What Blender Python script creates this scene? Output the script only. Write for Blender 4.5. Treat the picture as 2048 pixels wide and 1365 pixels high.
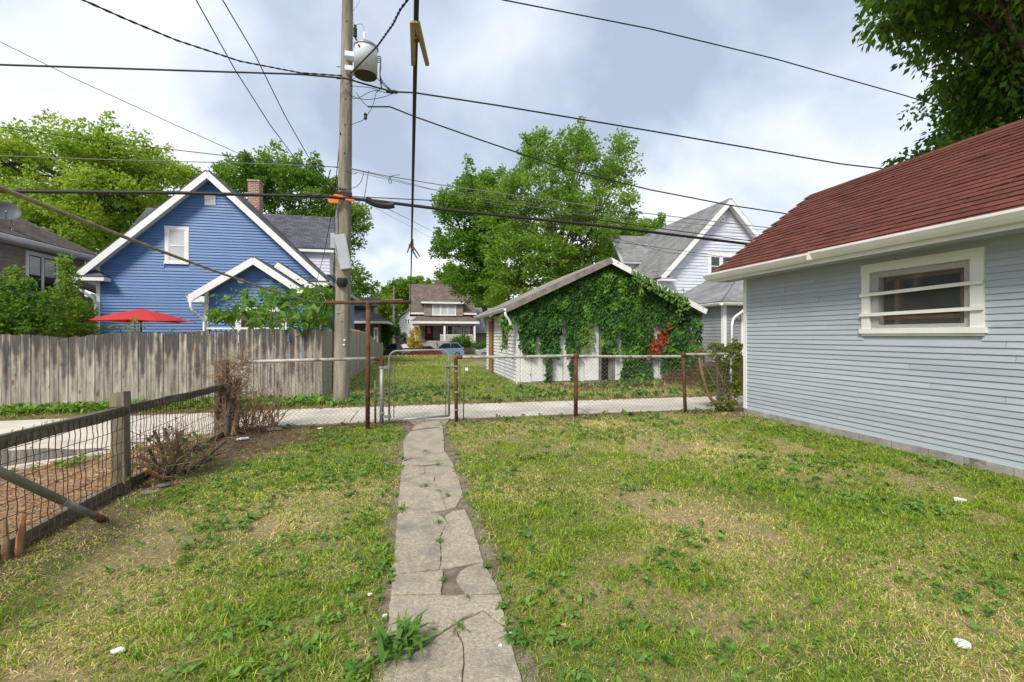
import bpy, bmesh, math, random
import numpy as np
from mathutils import Vector, Matrix

for o in list(bpy.data.objects): bpy.data.objects.remove(o)
SC = bpy.context.scene
C = SC.collection
# ------------------------------------------------------------------ camera
CZ = 1.45; F = 910.0
TH = math.atan(196/F); SN, CS = math.sin(TH), math.cos(TH)
cam = bpy.data.cameras.new('camera'); camo = bpy.data.objects.new('camera', cam); C.objects.link(camo)
camo.location = (0, 0, CZ); camo.rotation_euler = (math.pi/2, 0, -TH)
cam.sensor_width = 36; cam.lens = F/2048*36; cam.shift_y = -10.5/2048
cam.clip_start = 0.05; cam.clip_end = 1500
SC.camera = camo
# ------------------------------------------------------------------ sky, sun, exposure
SUN_EL, SUN_AZ = 44, 220          # azimuth clockwise from +Y
W = bpy.data.worlds.new('World'); SC.world = W; W.use_nodes = True
nt = W.node_tree; nt.nodes.clear()
def wn(t, **k):
    n = nt.nodes.new(t)
    for a, b in k.items(): setattr(n, a, b)
    return n
def wl(a, b): nt.links.new(a, b)
bg = wn('ShaderNodeBackground'); out = wn('ShaderNodeOutputWorld'); wl(bg.outputs[0], out.inputs[0])
bg.inputs['Strength'].default_value = 0.1
sky = wn('ShaderNodeTexSky', sky_type='NISHITA'); sky.sun_disc = False
sky.sun_elevation = math.radians(SUN_EL); sky.sun_rotation = math.radians(SUN_AZ)
tc = wn('ShaderNodeTexCoord'); sp = wn('ShaderNodeSeparateXYZ'); wl(tc.outputs['Generated'], sp.inputs[0])
def wm(op, a, b=None, c=None):
    n = wn('ShaderNodeMath', operation=op)
    for i, v in enumerate((a, b, c)):
        if v is None: continue
        if isinstance(v, (int, float)): n.inputs[i].default_value = v
        else: wl(v, n.inputs[i])
    return n.outputs[0]
zc = wm('ADD', wm('MAXIMUM', sp.outputs[2], 0.0), 0.55)
cb = wn('ShaderNodeCombineXYZ'); wl(wm('DIVIDE', sp.outputs[0], zc), cb.inputs[0]); wl(wm('DIVIDE', sp.outputs[1], zc), cb.inputs[1])
n1 = wn('ShaderNodeTexNoise'); n1.inputs['Scale'].default_value = 2.1; n1.inputs['Detail'].default_value = 8; n1.inputs['Roughness'].default_value = .50; n1.inputs['Distortion'].default_value = .25
mp = wn('ShaderNodeMapping'); mp.inputs['Location'].default_value = (3.1, 1.7, 0); mp.inputs['Scale'].default_value = (1, 1, 1)
wl(cb.outputs[0], mp.inputs[0]); wl(mp.outputs[0], n1.inputs['Vector'])
# brighter towards the horizon, where one looks through the cloud's lit edges
hz = wm('MULTIPLY', wm('SUBTRACT', 0.31, sp.outputs[2]), 0.40)
cl = wm('ADD', n1.outputs[0], wm('MAXIMUM', hz, -0.07))
rp = wn('ShaderNodeValToRGB'); wl(cl, rp.inputs[0])
e = rp.color_ramp.elements; e[0].position = .34; e[0].color = (.42, .49, .61, 1); e[1].position = .65; e[1].color = (.92, .935, .96, 1)
e2 = rp.color_ramp.elements.new(.46); e2.color = (.60, .67, .785, 1)
e3 = rp.color_ramp.elements.new(.55); e3.color = (.79, .84, .91, 1)
sc = wn('ShaderNodeVectorMath', operation='SCALE'); wl(rp.outputs[0], sc.inputs[0]); sc.inputs['Scale'].default_value = 4.25
mx = wn('ShaderNodeMix', data_type='RGBA'); mx.inputs[0].default_value = .93
wl(sky.outputs[0], mx.inputs[6]); wl(sc.outputs[0], mx.inputs[7]); wl(mx.outputs[2], bg.inputs['Color'])
sun = bpy.data.lights.new('sun', 'SUN'); suno = bpy.data.objects.new('sun', sun); C.objects.link(suno)
sun.energy = 1.5; sun.angle = math.radians(16); sun.color = (1, .95, .87)
az, el = math.radians(SUN_AZ), math.radians(SUN_EL)
sdir = Vector((math.sin(az)*math.cos(el), math.cos(az)*math.cos(el), math.sin(el)))
suno.rotation_euler = (-sdir).to_track_quat('-Z', 'Y').to_euler(); suno.location = sdir*40
VS = SC.view_settings
VS.view_transform = 'Standard'; VS.look = 'None'; VS.exposure = 1.5; VS.gamma = 1; VS.use_curve_mapping = False

# ------------------------------------------------------------------ helpers
R = random.Random(7)
NR = np.random.default_rng(11)
def at(px, py, Y):
    u = (px-1024)/F; k = Y/(CS-u*SN)
    return Vector((k*(SN+u*CS), Y, CZ+(672-py)/F*k))
def atx(px, py, X):
    u = (px-1024)/F; k = X/(SN+u*CS)
    return Vector((X, k*(CS-u*SN), CZ+(672-py)/F*k))
def ad(px, py, d):                       # a measured direction at a depth
    u = (px-1024)/F
    return Vector((d*(SN+u*CS), d*(CS-u*SN), CZ+(672-py)/F*d))
def smooth(a, b, x):
    t = np.clip((x-a)/(b-a), 0, 1); return t*t*(3-2*t)
def gh(x, y):                            # ground height
    x = np.asarray(x, float); y = np.asarray(y, float)
    z = -.13*smooth(18, 36, y) - 1.0*smooth(37.5, 43, y) + .35*smooth(53.5, 56, y)
    z = z + .62*np.exp(-(((x-9.6)/1.9)**2+((y-11.5)/.95)**2)) 
    return z
def ghf(x, y): return float(gh(x, y))
_H = np.random.default_rng(5).random((256, 256))
def vn(x, y, s=1.0, o=0):
    x = np.asarray(x, float)*s+o*17.3; y = np.asarray(y, float)*s+o*9.1
    xi = np.floor(x).astype(int); yi = np.floor(y).astype(int); fx = x-xi; fy = y-yi
    fx = fx*fx*(3-2*fx); fy = fy*fy*(3-2*fy)
    a = _H[xi % 256, yi % 256]; b = _H[(xi+1) % 256, yi % 256]; c = _H[xi % 256, (yi+1) % 256]; d = _H[(xi+1) % 256, (yi+1) % 256]
    return (a*(1-fx)+b*fx)*(1-fy)+(c*(1-fx)+d*fx)*fy
def fbm(x, y, s=1.0, o=0): return (vn(x, y, s, o)+.5*vn(x, y, 2.1*s, o+1)+.25*vn(x, y, 4.3*s, o+2))/1.75

def link(name, data, parent=None):
    o = bpy.data.objects.new(name, data); C.objects.link(o)
    if parent is not None:
        o.parent = parent
        if parent.type == 'EMPTY': o.matrix_parent_inverse = Matrix.Translation(-parent.location)
    return o
def tag(o, label=None, cat=None, group=None, kind=None):
    if label: o['label'] = label
    if cat: o['category'] = cat
    if group: o['group'] = group
    if kind: o['kind'] = kind
    return o
def thing(name, label, cat, loc=(0, 0, 0), group=None):
    o = bpy.data.objects.new(name, None); C.objects.link(o); o.location = loc; o.empty_display_size = .1
    return tag(o, label, cat, group)
class MB:
    def __init__(s): s.v = []; s.f = []
    def add(s, vs, fs):
        n = len(s.v); s.v.extend([tuple(p) for p in vs]); s.f.extend([tuple(i+n for i in f) for f in fs]); return s
    def hexa(s, p):      # 8 points, bottom ring then top ring
        return s.add(p, [(0,3,2,1),(4,5,6,7),(0,1,5,4),(1,2,6,5),(2,3,7,6),(3,0,4,7)])
    def box(s, x0, x1, y0, y1, z0, z1):
        return s.hexa([(x0,y0,z0),(x1,y0,z0),(x1,y1,z0),(x0,y1,z0),(x0,y0,z1),(x1,y0,z1),(x1,y1,z1),(x0,y1,z1)])
    def beam(s, p, q, w, h, up=(0,0,1)):
        p = Vector(p); q = Vector(q); d = (q-p).normalized(); up = Vector(up)
        a = d.cross(up)
        if a.length < 1e-4: a = d.cross(Vector((1,0,0)))
        a.normalize(); b = a.cross(d).normalized(); a *= w/2; b *= h/2
        return s.hexa([p-a-b, p+a-b, q+a-b, q-a-b, p-a+b, p+a+b, q+a+b, q-a+b])
    def prism(s, poly, vec):
        n = len(poly); vec = Vector(vec); a = [Vector(p) for p in poly]
        return s.add(a+[p+vec for p in a], [tuple(range(n)), tuple(range(2*n-1, n-1, -1))]+[(i, (i+1) % n, n+(i+1) % n, n+i) for i in range(n)])
    def tube(s, pts, r, n=8, cap=True, jit=0):
        pts = [Vector(p) for p in pts]; m = len(pts)
        rr = r if isinstance(r, (list, tuple)) else [r]*m
        ref = Vector((0,0,1)); t0 = (pts[1]-pts[0]).normalized()
        if abs(t0.dot(ref)) > .9: ref = Vector((1,0,0))
        a = t0.cross(ref).normalized(); vs = []
        for i in range(m):
            t = (pts[min(i+1, m-1)]-pts[max(i-1, 0)])
            if t.length < 1e-9: t = t0
            t = t.normalized(); a = (a-t*a.dot(t))
            if a.length < 1e-6: a = t.orthogonal()
            a.normalize(); b = t.cross(a)
            for k in range(n):
                an = 2*math.pi*k/n; q = rr[i]*(1+(R.uniform(-jit, jit) if jit else 0))
                vs.append(pts[i]+a*math.cos(an)*q+b*math.sin(an)*q)
        fs = [(i*n+k, i*n+(k+1) % n, (i+1)*n+(k+1) % n, (i+1)*n+k) for i in range(m-1) for k in range(n)]
        if cap: fs += [tuple(range(n-1, -1, -1)), tuple((m-1)*n+k for k in range(n))]
        return s.add(vs, fs)
    def lathe(s, prof, c, n=16, axis=(0,0,1)):
        c = Vector(c); ax = Vector(axis).normalized(); a = ax.orthogonal().normalized(); b = ax.cross(a); vs = []
        for r, z in prof:
            for k in range(n):
                an = 2*math.pi*k/n; vs.append(c+ax*z+a*math.cos(an)*r+b*math.sin(an)*r)
        m = len(prof)
        fs = [(i*n+k, i*n+(k+1) % n, (i+1)*n+(k+1) % n, (i+1)*n+k) for i in range(m-1) for k in range(n)]
        fs += [tuple(range(n-1, -1, -1)), tuple((m-1)*n+k for k in range(n))]
        return s.add(vs, fs)
    def mesh(s, name, mat, smooth=False):
        me = bpy.data.meshes.new(name); me.from_pydata(s.v, [], s.f)
        if mat is not None: me.materials.append(mat)
        if smooth: me.polygons.foreach_set('use_smooth', [True]*len(me.polygons))
        me.update(); return me
    def build(s, name, mat, parent=None, smooth=False, kind=None, label=None):
        o = link(name, s.mesh(name, mat, smooth), parent)
        return tag(o, label=label, kind=kind)
def bulk(name, V, Fc, mat, cols=None, parent=None, smooth=False):
    """mesh from numpy arrays: V (n,3), Fc (m,k), cols (n,3)"""
    me = bpy.data.meshes.new(name); V = np.asarray(V, np.float32); Fc = np.asarray(Fc, np.int32)
    me.vertices.add(len(V)); me.vertices.foreach_set('co', V.ravel())
    k = Fc.shape[1]; me.loops.add(Fc.size); me.loops.foreach_set('vertex_index', Fc.ravel())
    me.polygons.add(len(Fc)); me.polygons.foreach_set('loop_start', np.arange(len(Fc), dtype=np.int32)*k)
    if cols is not None:
        ca = me.color_attributes.new('Col', 'FLOAT_COLOR', 'POINT')
        ca.data.foreach_set('color', np.hstack([np.clip(cols, 0, 1), np.ones((len(cols), 1))]).astype(np.float32).ravel())
    me.update(calc_edges=True)
    if smooth: me.polygons.foreach_set('use_smooth', np.ones(len(Fc), bool))
    me.materials.append(mat)
    return link(name, me, parent)

# ------------------------------------------------------------------ materials
def nodes(name):
    m = bpy.data.materials.new(name); m.use_nodes = True; t = m.node_tree
    return m, t, t.nodes['Principled BSDF'], t.nodes.new, t.links.new
def setv(n, **k):
    for a, b in k.items(): n.inputs[a.replace('_', ' ')].default_value = b
def mat(name, c1, c2=None, scale=3.0, rough=.7, bump=0.0, bscale=None, stretch=(1,1,1), rnd=.0, metal=0.0, spec=.3, pos=(.35,.65), c3=None, c3s=1.2, c3p=(.56,.66), detail=5, per_obj=False):
    m, t, p, N, L = nodes(name)
    p.inputs['Roughness'].default_value = rough; p.inputs['Metallic'].default_value = metal; p.inputs['Specular IOR Level'].default_value = spec
    co = N('ShaderNodeTexCoord'); mp = N('ShaderNodeMapping'); mp.inputs['Scale'].default_value = stretch
    src = co.outputs['Object']; oi = N('ShaderNodeObjectInfo')
    if per_obj:
        ad_ = N('ShaderNodeVectorMath'); ad_.operation = 'ADD'; ml = N('ShaderNodeVectorMath'); ml.operation = 'SCALE'
        cx = N('ShaderNodeCombineXYZ')
        for i in range(3): L(oi.outputs['Random'], cx.inputs[i])
        L(cx.outputs[0], ml.inputs[0]); ml.inputs['Scale'].default_value = 91.0
        L(src, ad_.inputs[0]); L(ml.outputs[0], ad_.inputs[1]); src = ad_.outputs[0]
    L(src, mp.inputs[0])
    col = None
    if c2 is not None:
        n = N('ShaderNodeTexNoise'); setv(n, Scale=scale, Detail=detail, Roughness=.6); L(mp.outputs[0], n.inputs['Vector'])
        r = N('ShaderNodeValToRGB'); L(n.outputs[0], r.inputs[0]); e = r.color_ramp.elements
        e[0].position, e[1].position = pos; e[0].color = (*c1, 1); e[1].color = (*c2, 1); col = r.outputs[0]
        if c3 is not None:
            n2 = N('ShaderNodeTexNoise'); setv(n2, Scale=c3s, Detail=6, Roughness=.65); L(mp.outputs[0], n2.inputs['Vector'])
            r2 = N('ShaderNodeValToRGB'); L(n2.outputs[0], r2.inputs[0]); r2.color_ramp.elements[0].position, r2.color_ramp.elements[1].position = c3p
            x = N('ShaderNodeMix'); x.data_type = 'RGBA'; L(r2.outputs[0], x.inputs[0]); L(col, x.inputs[6]); x.inputs[7].default_value = (*c3, 1); col = x.outputs[2]
    else:
        rg = N('ShaderNodeRGB'); rg.outputs[0].default_value = (*c1, 1); col = rg.outputs[0]
    if rnd:
        h = N('ShaderNodeHueSaturation'); mr = N('ShaderNodeMapRange'); L(oi.outputs['Random'], mr.inputs[0]); mr.inputs[3].default_value = 1-rnd; mr.inputs[4].default_value = 1+rnd
        L(mr.outputs[0], h.inputs['Value']); L(col, h.inputs['Color']); col = h.outputs[0]
    L(col, p.inputs['Base Color'])
    if bump:
        nb = N('ShaderNodeTexNoise'); setv(nb, Scale=bscale or scale*6, Detail=4); L(mp.outputs[0], nb.inputs['Vector'])
        b = N('ShaderNodeBump'); setv(b, Strength=bump, Distance=.01); L(nb.outputs[0], b.inputs['Height']); L(b.outputs[0], p.inputs['Normal'])
    return m
def leafmat(name, trans=.35, rough=.45, attr=True, c=(.05,.12,.02), rnd=.25):
    m, t, p, N, L = nodes(name)
    if attr:
        a = N('ShaderNodeAttribute'); a.attribute_name = 'Col'; col = a.outputs['Color']
    else:
        oi = N('ShaderNodeObjectInfo'); h = N('ShaderNodeHueSaturation'); h.inputs['Color'].default_value = (*c, 1)
        mr = N('ShaderNodeMapRange'); L(oi.outputs['Random'], mr.inputs[0]); mr.inputs[3].default_value = 1-rnd; mr.inputs[4].default_value = 1+rnd; L(mr.outputs[0], h.inputs['Value']); col = h.outputs[0]
    L(col, p.inputs['Base Color']); p.inputs['Roughness'].default_value = rough; p.inputs['Specular IOR Level'].default_value = .25
    if trans:
        tr = N('ShaderNodeBsdfTranslucent'); g = N('ShaderNodeMix'); g.data_type = 'RGBA'; g.blend_type = 'MULTIPLY'; g.inputs[0].default_value = 1
        L(col, g.inputs[6]); g.inputs[7].default_value = (1.65, 1.6, .95, 1); L(g.outputs[2], tr.inputs[0])
        x = N('ShaderNodeMixShader'); x.inputs[0].default_value = trans; L(p.outputs[0], x.inputs[1]); L(tr.outputs[0], x.inputs[2]); L(x.outputs[0], t.nodes['Material Output'].inputs[0])
    return m
def shingle(name, c1, c2, axis='x', w=.30, h=.13, zk=1.4, dark=.55, blotch=None):
    """asphalt shingle courses on a pitched roof; axis = direction along the courses"""
    m, t, p, N, L = nodes(name); p.inputs['Roughness'].default_value = .9; p.inputs['Specular IOR Level'].default_value = .15
    co = N('ShaderNodeTexCoord'); s = N('ShaderNodeSeparateXYZ'); L(co.outputs['Object'], s.inputs[0])
    cb = N('ShaderNodeCombineXYZ'); L(s.outputs[0 if axis == 'x' else 1], cb.inputs[0])
    k = N('ShaderNodeMath'); k.operation = 'MULTIPLY'; k.inputs[1].default_value = zk; L(s.outputs[2], k.inputs[0]); L(k.outputs[0], cb.inputs[1])
    b = N('ShaderNodeTexBrick'); L(cb.outputs[0], b.inputs['Vector']); b.offset = .5
    setv(b, Scale=1.0, Brick_Width=w, Row_Height=h, Mortar_Size=.009, Mortar_Smooth=.2, Bias=-.1)
    b.inputs['Color1'].default_value = (*c1, 1); b.inputs['Color2'].default_value = (*c2, 1); b.inputs['Mortar'].default_value = (*[v*dark for v in c1], 1)
    n = N('ShaderNodeTexNoise'); setv(n, Scale=1.1, Detail=5); L(co.outputs['Object'], n.inputs['Vector'])
    mr = N('ShaderNodeMapRange'); L(n.outputs[0], mr.inputs[0]); mr.inputs[1].default_value = .3; mr.inputs[2].default_value = .7; mr.inputs[3].default_value = .78; mr.inputs[4].default_value = 1.2
    hs = N('ShaderNodeHueSaturation'); L(b.outputs[0], hs.inputs['Color']); L(mr.outputs[0], hs.inputs['Value']); L(hs.outputs[0], p.inputs['Base Color'])
    bu = N('ShaderNodeBump'); setv(bu, Strength=.6, Distance=.01); L(b.outputs['Fac'], bu.inputs['Height']); bu.invert = True; L(bu.outputs[0], p.inputs['Normal'])
    return m
M = {}
M['white'] = mat('white_paint', (.72,.72,.70), (.80,.80,.79), 2.5, .5, c3=(.55,.54,.49), c3s=3.0, c3p=(.62,.75))
M['cream'] = mat('cream_paint', (.69,.69,.63), (.77,.77,.72), 3, .5, c3=(.45,.40,.30), c3s=5, c3p=(.66,.78), bump=.1)
M['old_white'] = mat('flaking_white_paint', (.72,.71,.68), (.82,.82,.80), 3, .7, c3=(.17,.15,.13), c3s=4.0, c3p=(.62,.68), bump=.3)
M['grey_siding'] = mat('grey_blue_siding', (.36,.405,.445), (.42,.465,.505), 3.0, .55, stretch=(1,.25,3), bump=.15, bscale=25, rnd=.05, c3=(.25,.27,.285), c3s=6, c3p=(.60,.78), per_obj=True)
M['blue_siding'] = mat('blue_vinyl_siding', (.072,.165,.355), (.088,.188,.39), 1.2, .45, rnd=.06)
M['white_siding'] = mat('white_vinyl_siding', (.56,.59,.65), (.64,.67,.72), 1.5, .5)
M['grey_vinyl'] = mat('grey_vinyl_siding', (.24,.25,.27), (.29,.30,.32), 1.5, .5)
M['taupe'] = mat('taupe_siding', (.20,.165,.135), (.28,.235,.195), 3, .75, rnd=.08)
M['old_siding'] = mat('dirty_white_siding', (.68,.68,.65), (.80,.80,.78), 2, .65, c3=(.20,.18,.15), c3s=4, c3p=(.62,.72))
M['concrete'] = mat('path_concrete', (.23,.20,.145), (.485,.41,.30), 48, .92, bump=.8, bscale=130, c3=(.215,.195,.16), c3s=4.5, c3p=(.46,.70), rnd=.07, detail=10, pos=(.28,.66))
M['foundation'] = mat('foundation_concrete', (.24,.225,.20), (.40,.375,.33), 4, .9, bump=.6, bscale=40, c3=(.15,.14,.12), c3s=2.5)
M['soil'] = mat('soil', (.115,.092,.066), (.235,.19,.14), 9, 1, bump=.9, bscale=60)
M['pole_wood'] = mat('pole_wood', (.15,.135,.10), (.30,.27,.205), 4, .9, stretch=(2.5,2.5,.22), bump=.7, bscale=14, c3=(.09,.08,.06), c3s=5, c3p=(.58,.7))
M['rail_wood'] = mat('weathered_rail_wood', (.075,.066,.05), (.19,.165,.125), 5, .9, stretch=(2,.35,2), bump=.8, bscale=25, c3=(.05,.045,.035), c3s=4)
M['post_wood'] = mat('weathered_post_wood', (.10,.088,.06), (.22,.19,.13), 5, .9, stretch=(2,2,.35), bump=.8, bscale=25, c3=(.06,.052,.036), c3s=4)
M['raw_wood'] = mat('bare_wood', (.26,.125,.05), (.38,.21,.10), 5, .8, stretch=(2,2,.3), bump=.3)
M['grey_wood'] = mat('grey_bare_wood', (.16,.14,.12), (.28,.25,.21), 5, .9, stretch=(1,1,1), bump=.4)
M['twig'] = mat('dry_twig', (.16,.095,.05), (.30,.20,.115), 6, .9, rnd=.15)
M['bark'] = mat('bark', (.07,.055,.04), (.15,.12,.09), 5, .95, stretch=(2,2,.4), bump=.8)
M['palebark'] = mat('pale_bark', (.13,.115,.095), (.24,.21,.18), 5, .95, stretch=(2,2,.4), bump=.6)
M['rust'] = mat('rusty_pipe', (.07,.033,.018), (.145,.068,.036), 9, .85, bump=.5, bscale=90, c3=(.33,.24,.17), c3s=14, c3p=(.64,.72), metal=.1)
M['galv'] = mat('galvanised_pipe', (.22,.215,.20), (.34,.335,.315), 6, .5, metal=.35, c3=(.20,.12,.07), c3s=4, c3p=(.58,.72), bump=.15)
M['galv2'] = mat('grey_steel_pipe', (.22,.23,.235), (.33,.34,.345), 7, .45, metal=.4, c3=(.22,.20,.17), c3s=6, c3p=(.55,.75), bump=.1)
M['oldrail'] = mat('pitted_rail_pipe', (.30,.28,.24), (.50,.47,.42), 10, .65, metal=.15, c3=(.16,.10,.06), c3s=7, c3p=(.52,.66), bump=.3)
M['wire_galv'] = mat('chain_link_wire', (.13,.125,.11), (.22,.21,.19), 6, .5, metal=.4, c3=(.15,.09,.05), c3s=3)
M['wire_rust'] = mat('rusted_fence_wire', (.075,.04,.025), (.14,.085,.05), 9, .9)
M['cable'] = mat('black_cable', (.018,.018,.02), rough=.55)
M['cable_grey'] = mat('grey_cable', (.16,.16,.16), rough=.6)
M['rope'] = mat('tan_rope', (.20,.17,.105), (.33,.29,.19), 30, .95, bump=.7, bscale=150)
M['rope_dark'] = mat('dark_clothesline', (.045,.042,.02), rough=.8)
M['peg'] = mat('clothespin_wood', (.20,.155,.05), (.30,.24,.10), 20, .7, stretch=(1,1,.2))
M['peg2'] = mat('brown_clothespin_wood', (.24,.085,.03), (.35,.15,.06), 20, .7)
M['tank'] = mat('transformer_paint', (.58,.63,.68), (.66,.70,.74), 3, .4, c3=(.42,.44,.45), c3s=3)
M['tankbot'] = mat('transformer_underside', (.035,.03,.012), (.07,.06,.025), 5, .8)
M['black'] = mat('black_plastic', (.02,.02,.021), rough=.5)
M['boxgrey'] = mat('grey_box_metal', (.36,.38,.40), (.44,.46,.47), 4, .5, c3=(.30,.13,.06), c3s=3.5, c3p=(.66,.74))
M['orange'] = mat('orange_plastic', (.85,.16,.02), rough=.5)
M['brick'] = None
M['red_cloth'] = leafmat('red_umbrella_cloth', trans=.12, attr=False, c=(.55,.02,.012), rnd=0)
M['glass'] = mat('window_glass', (.02,.024,.028), rough=.04, spec=.9)
M['glass_blind'] = mat('window_with_blind', (.46,.48,.49), (.55,.57,.58), 3, .12, spec=.6)
M['dish'] = mat('dish_grey', (.09,.10,.11), rough=.5)
M['dark'] = mat('dark_interior', (.015,.014,.013), rough=.9)
M['paper'] = mat('white_paper_litter', (.75,.75,.73), rough=.8)
M['bluelit'] = mat('blue_plastic_litter', (.28,.50,.58), rough=.5)
M['leafdry'] = mat('dry_leaf', (.32,.20,.09), (.42,.30,.16), 20, .8, rnd=.3)
M['leaf'] = leafmat('leaf', .52, .5)
M['leaf_dark'] = leafmat('leaf_dark', .25, .55)
M['ivy'] = leafmat('ivy_leaf', .12, .62)
M['grass'] = leafmat('grass_blade', .30, .6)
M['rubber'] = mat('tyre_rubber', (.02,.02,.02), rough=.8)
M['alloy'] = mat('alloy_rim', (.45,.46,.47), rough=.3, metal=.8)
M['red_lamp'] = mat('red_lens', (.45,.01,.01), rough=.2)
M['white_lamp'] = mat('clear_lens', (.7,.7,.7), rough=.1)
M['roof_blue'] = shingle('charcoal_shingle_across', (.075,.08,.092), (.125,.13,.145), 'x', zk=1.35)
M['roof_blue_y'] = shingle('charcoal_shingle', (.075,.08,.092), (.125,.13,.145), 'y', zk=1.45)
M['roof_grey'] = shingle('grey_shingle_across', (.20,.20,.20), (.28,.28,.275), 'x', zk=1.4, dark=.65)
M['roof_grey_y'] = shingle('grey_shingle', (.20,.20,.20), (.28,.28,.275), 'y', zk=1.4, dark=.65)
M['roof_brown_y'] = shingle('brown_shingle', (.10,.08,.07), (.16,.13,.115), 'y', zk=2.0)
M['roof_brown'] = shingle('brown_shingle_across', (.125,.095,.08), (.19,.15,.13), 'x', zk=1.7)
M['roof_ivy_y'] = shingle('pale_shingle', (.26,.24,.21), (.36,.33,.29), 'y', zk=2.4)
M['red_shingle'] = mat('red_shingle', (.12,.042,.031), (.155,.057,.041), 60, .95, bump=.5, bscale=260, rnd=.17, spec=.15, per_obj=True, detail=8, c3=(.075,.034,.030), c3s=2.6, c3p=(.54,.72))
# ------------------------------------------------------------------ more materials
def plank_mat():
    m, t, p, N, L = nodes('weathered_fence_plank'); p.inputs['Roughness'].default_value = .9; p.inputs['Specular IOR Level'].default_value = .15
    co = N('ShaderNodeTexCoord'); oi = N('ShaderNodeObjectInfo')
    sc = N('ShaderNodeVectorMath'); sc.operation = 'SCALE'; cx = N('ShaderNodeCombineXYZ')
    for i in range(3): L(oi.outputs['Random'], cx.inputs[i])
    L(cx.outputs[0], sc.inputs[0]); sc.inputs['Scale'].default_value = 57
    ad_ = N('ShaderNodeVectorMath'); L(co.outputs['Object'], ad_.inputs[0]); L(sc.outputs[0], ad_.inputs[1])
    def noise(scale, st, det=5):
        mp = N('ShaderNodeMapping'); mp.inputs['Scale'].default_value = st; L(ad_.outputs[0], mp.inputs[0])
        n = N('ShaderNodeTexNoise'); setv(n, Scale=scale, Detail=det, Roughness=.6); L(mp.outputs[0], n.inputs['Vector']); return n.outputs[0]
    def ramp(src, a, b, ca, cb_):
        r = N('ShaderNodeValToRGB'); L(src, r.inputs[0]); e = r.color_ramp.elements; e[0].position = a; e[1].position = b; e[0].color = (*ca, 1); e[1].color = (*cb_, 1); return r.outputs[0]
    def mixc(f, a, b):
        x = N('ShaderNodeMix'); x.data_type = 'RGBA'
        for i, v in ((0, f), (6, a), (7, b)):
            if isinstance(v, tuple): x.inputs[i].default_value = (*v, 1)
            else: L(v, x.inputs[i])
        return x.outputs[2]
    base = ramp(noise(3.2, (5, 5, .8)), .32, .66, (.33, .285, .225), (.56, .505, .425))
    grain = ramp(noise(9, (6, 6, .25), 7), .42, .6, (.14, .13, .12), (1, 1, 1))
    # dark weather stain down the heart of each board, with its own ragged outline
    sp = N('ShaderNodeSeparateXYZ'); L(co.outputs['Generated'], sp.inputs[0])
    def mth(op, a, b=None):
        n = N('ShaderNodeMath'); n.operation = op
        for i, v in enumerate((a, b)):
            if v is None: continue
            if isinstance(v, (int, float)): n.inputs[i].default_value = v
            else: L(v, n.inputs[i])
        return n.outputs[0]
    heart = mth('SUBTRACT', .46, mth('ABSOLUTE', mth('SUBTRACT', sp.outputs[0], .5)))
    low = mth('MULTIPLY', mth('SUBTRACT', sp.outputs[2], .42), .75)
    f = mth('ADD', mth('ADD', heart, low), mth('MULTIPLY', mth('SUBTRACT', noise(1.6, (1.2, 1.2, .9)), .5), 1.9))
    stain = ramp(f, .20, .58, (0, 0, 0), (.94, .94, .94))
    c = mixc(stain, base, (.105, .096, .092))
    g = N('ShaderNodeMix'); g.data_type = 'RGBA'; g.blend_type = 'MULTIPLY'; g.inputs[0].default_value = .38; L(c, g.inputs[6]); L(grain, g.inputs[7]); c = g.outputs[2]
    v = N('ShaderNodeTexVoronoi'); mp = N('ShaderNodeMapping'); mp.inputs['Scale'].default_value = (7, 7, 2.6); L(ad_.outputs[0], mp.inputs[0]); L(mp.outputs[0], v.inputs['Vector']); v.inputs['Scale'].default_value = 1
    c = mixc(ramp(v.outputs['Distance'], .10, .17, (.8, .8, .8), (0, 0, 0)), c, (.16, .085, .04))
    h = N('ShaderNodeHueSaturation'); mr = N('ShaderNodeMapRange'); L(oi.outputs['Random'], mr.inputs[0]); mr.inputs[3].default_value = .82; mr.inputs[4].default_value = 1.15; L(mr.outputs[0], h.inputs['Value']); L(c, h.inputs['Color'])
    L(h.outputs[0], p.inputs['Base Color'])
    b = N('ShaderNodeBump'); setv(b, Strength=.5, Distance=.006); L(grain, b.inputs['Height']); L(b.outputs[0], p.inputs['Normal'])
    return m
M['plank'] = plank_mat()
M['plank_pale'] = mat('tan_fence_plank', (.33,.29,.22), (.46,.42,.34), 4, .9, stretch=(4,4,.5), c3=(.20,.185,.10), c3s=1.0, c3p=(.5,.7), rnd=.12, bump=.3, per_obj=True)
def ground_mat(name, attr='Col'):
    m, t, p, N, L = nodes(name); p.inputs['Roughness'].default_value = 1; p.inputs['Specular IOR Level'].default_value = .1
    a = N('ShaderNodeAttribute'); a.attribute_name = attr; co = N('ShaderNodeTexCoord')
    n = N('ShaderNodeTexNoise'); setv(n, Scale=28, Detail=8, Roughness=.75); L(co.outputs['Object'], n.inputs['Vector'])
    mr = N('ShaderNodeMapRange'); L(n.outputs[0], mr.inputs[0]); mr.inputs[1].default_value = .3; mr.inputs[2].default_value = .7; mr.inputs[3].default_value = .55; mr.inputs[4].default_value = 1.45
    h = N('ShaderNodeHueSaturation'); L(a.outputs[0], h.inputs['Color']); L(mr.outputs[0], h.inputs['Value']); L(h.outputs[0], p.inputs['Base Color'])
    b = N('ShaderNodeBump'); setv(b, Strength=.9, Distance=.02); L(n.outputs[0], b.inputs['Height']); L(b.outputs[0], p.inputs['Normal'])
    return m
def alley_mat():
    m = mat('alley_concrete', (.50,.445,.36), (.64,.58,.485), 1.6, .9, bump=.5, bscale=90, c3=(.37,.335,.28), c3s=.9, c3p=(.52,.78), detail=9)
    return m
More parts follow.
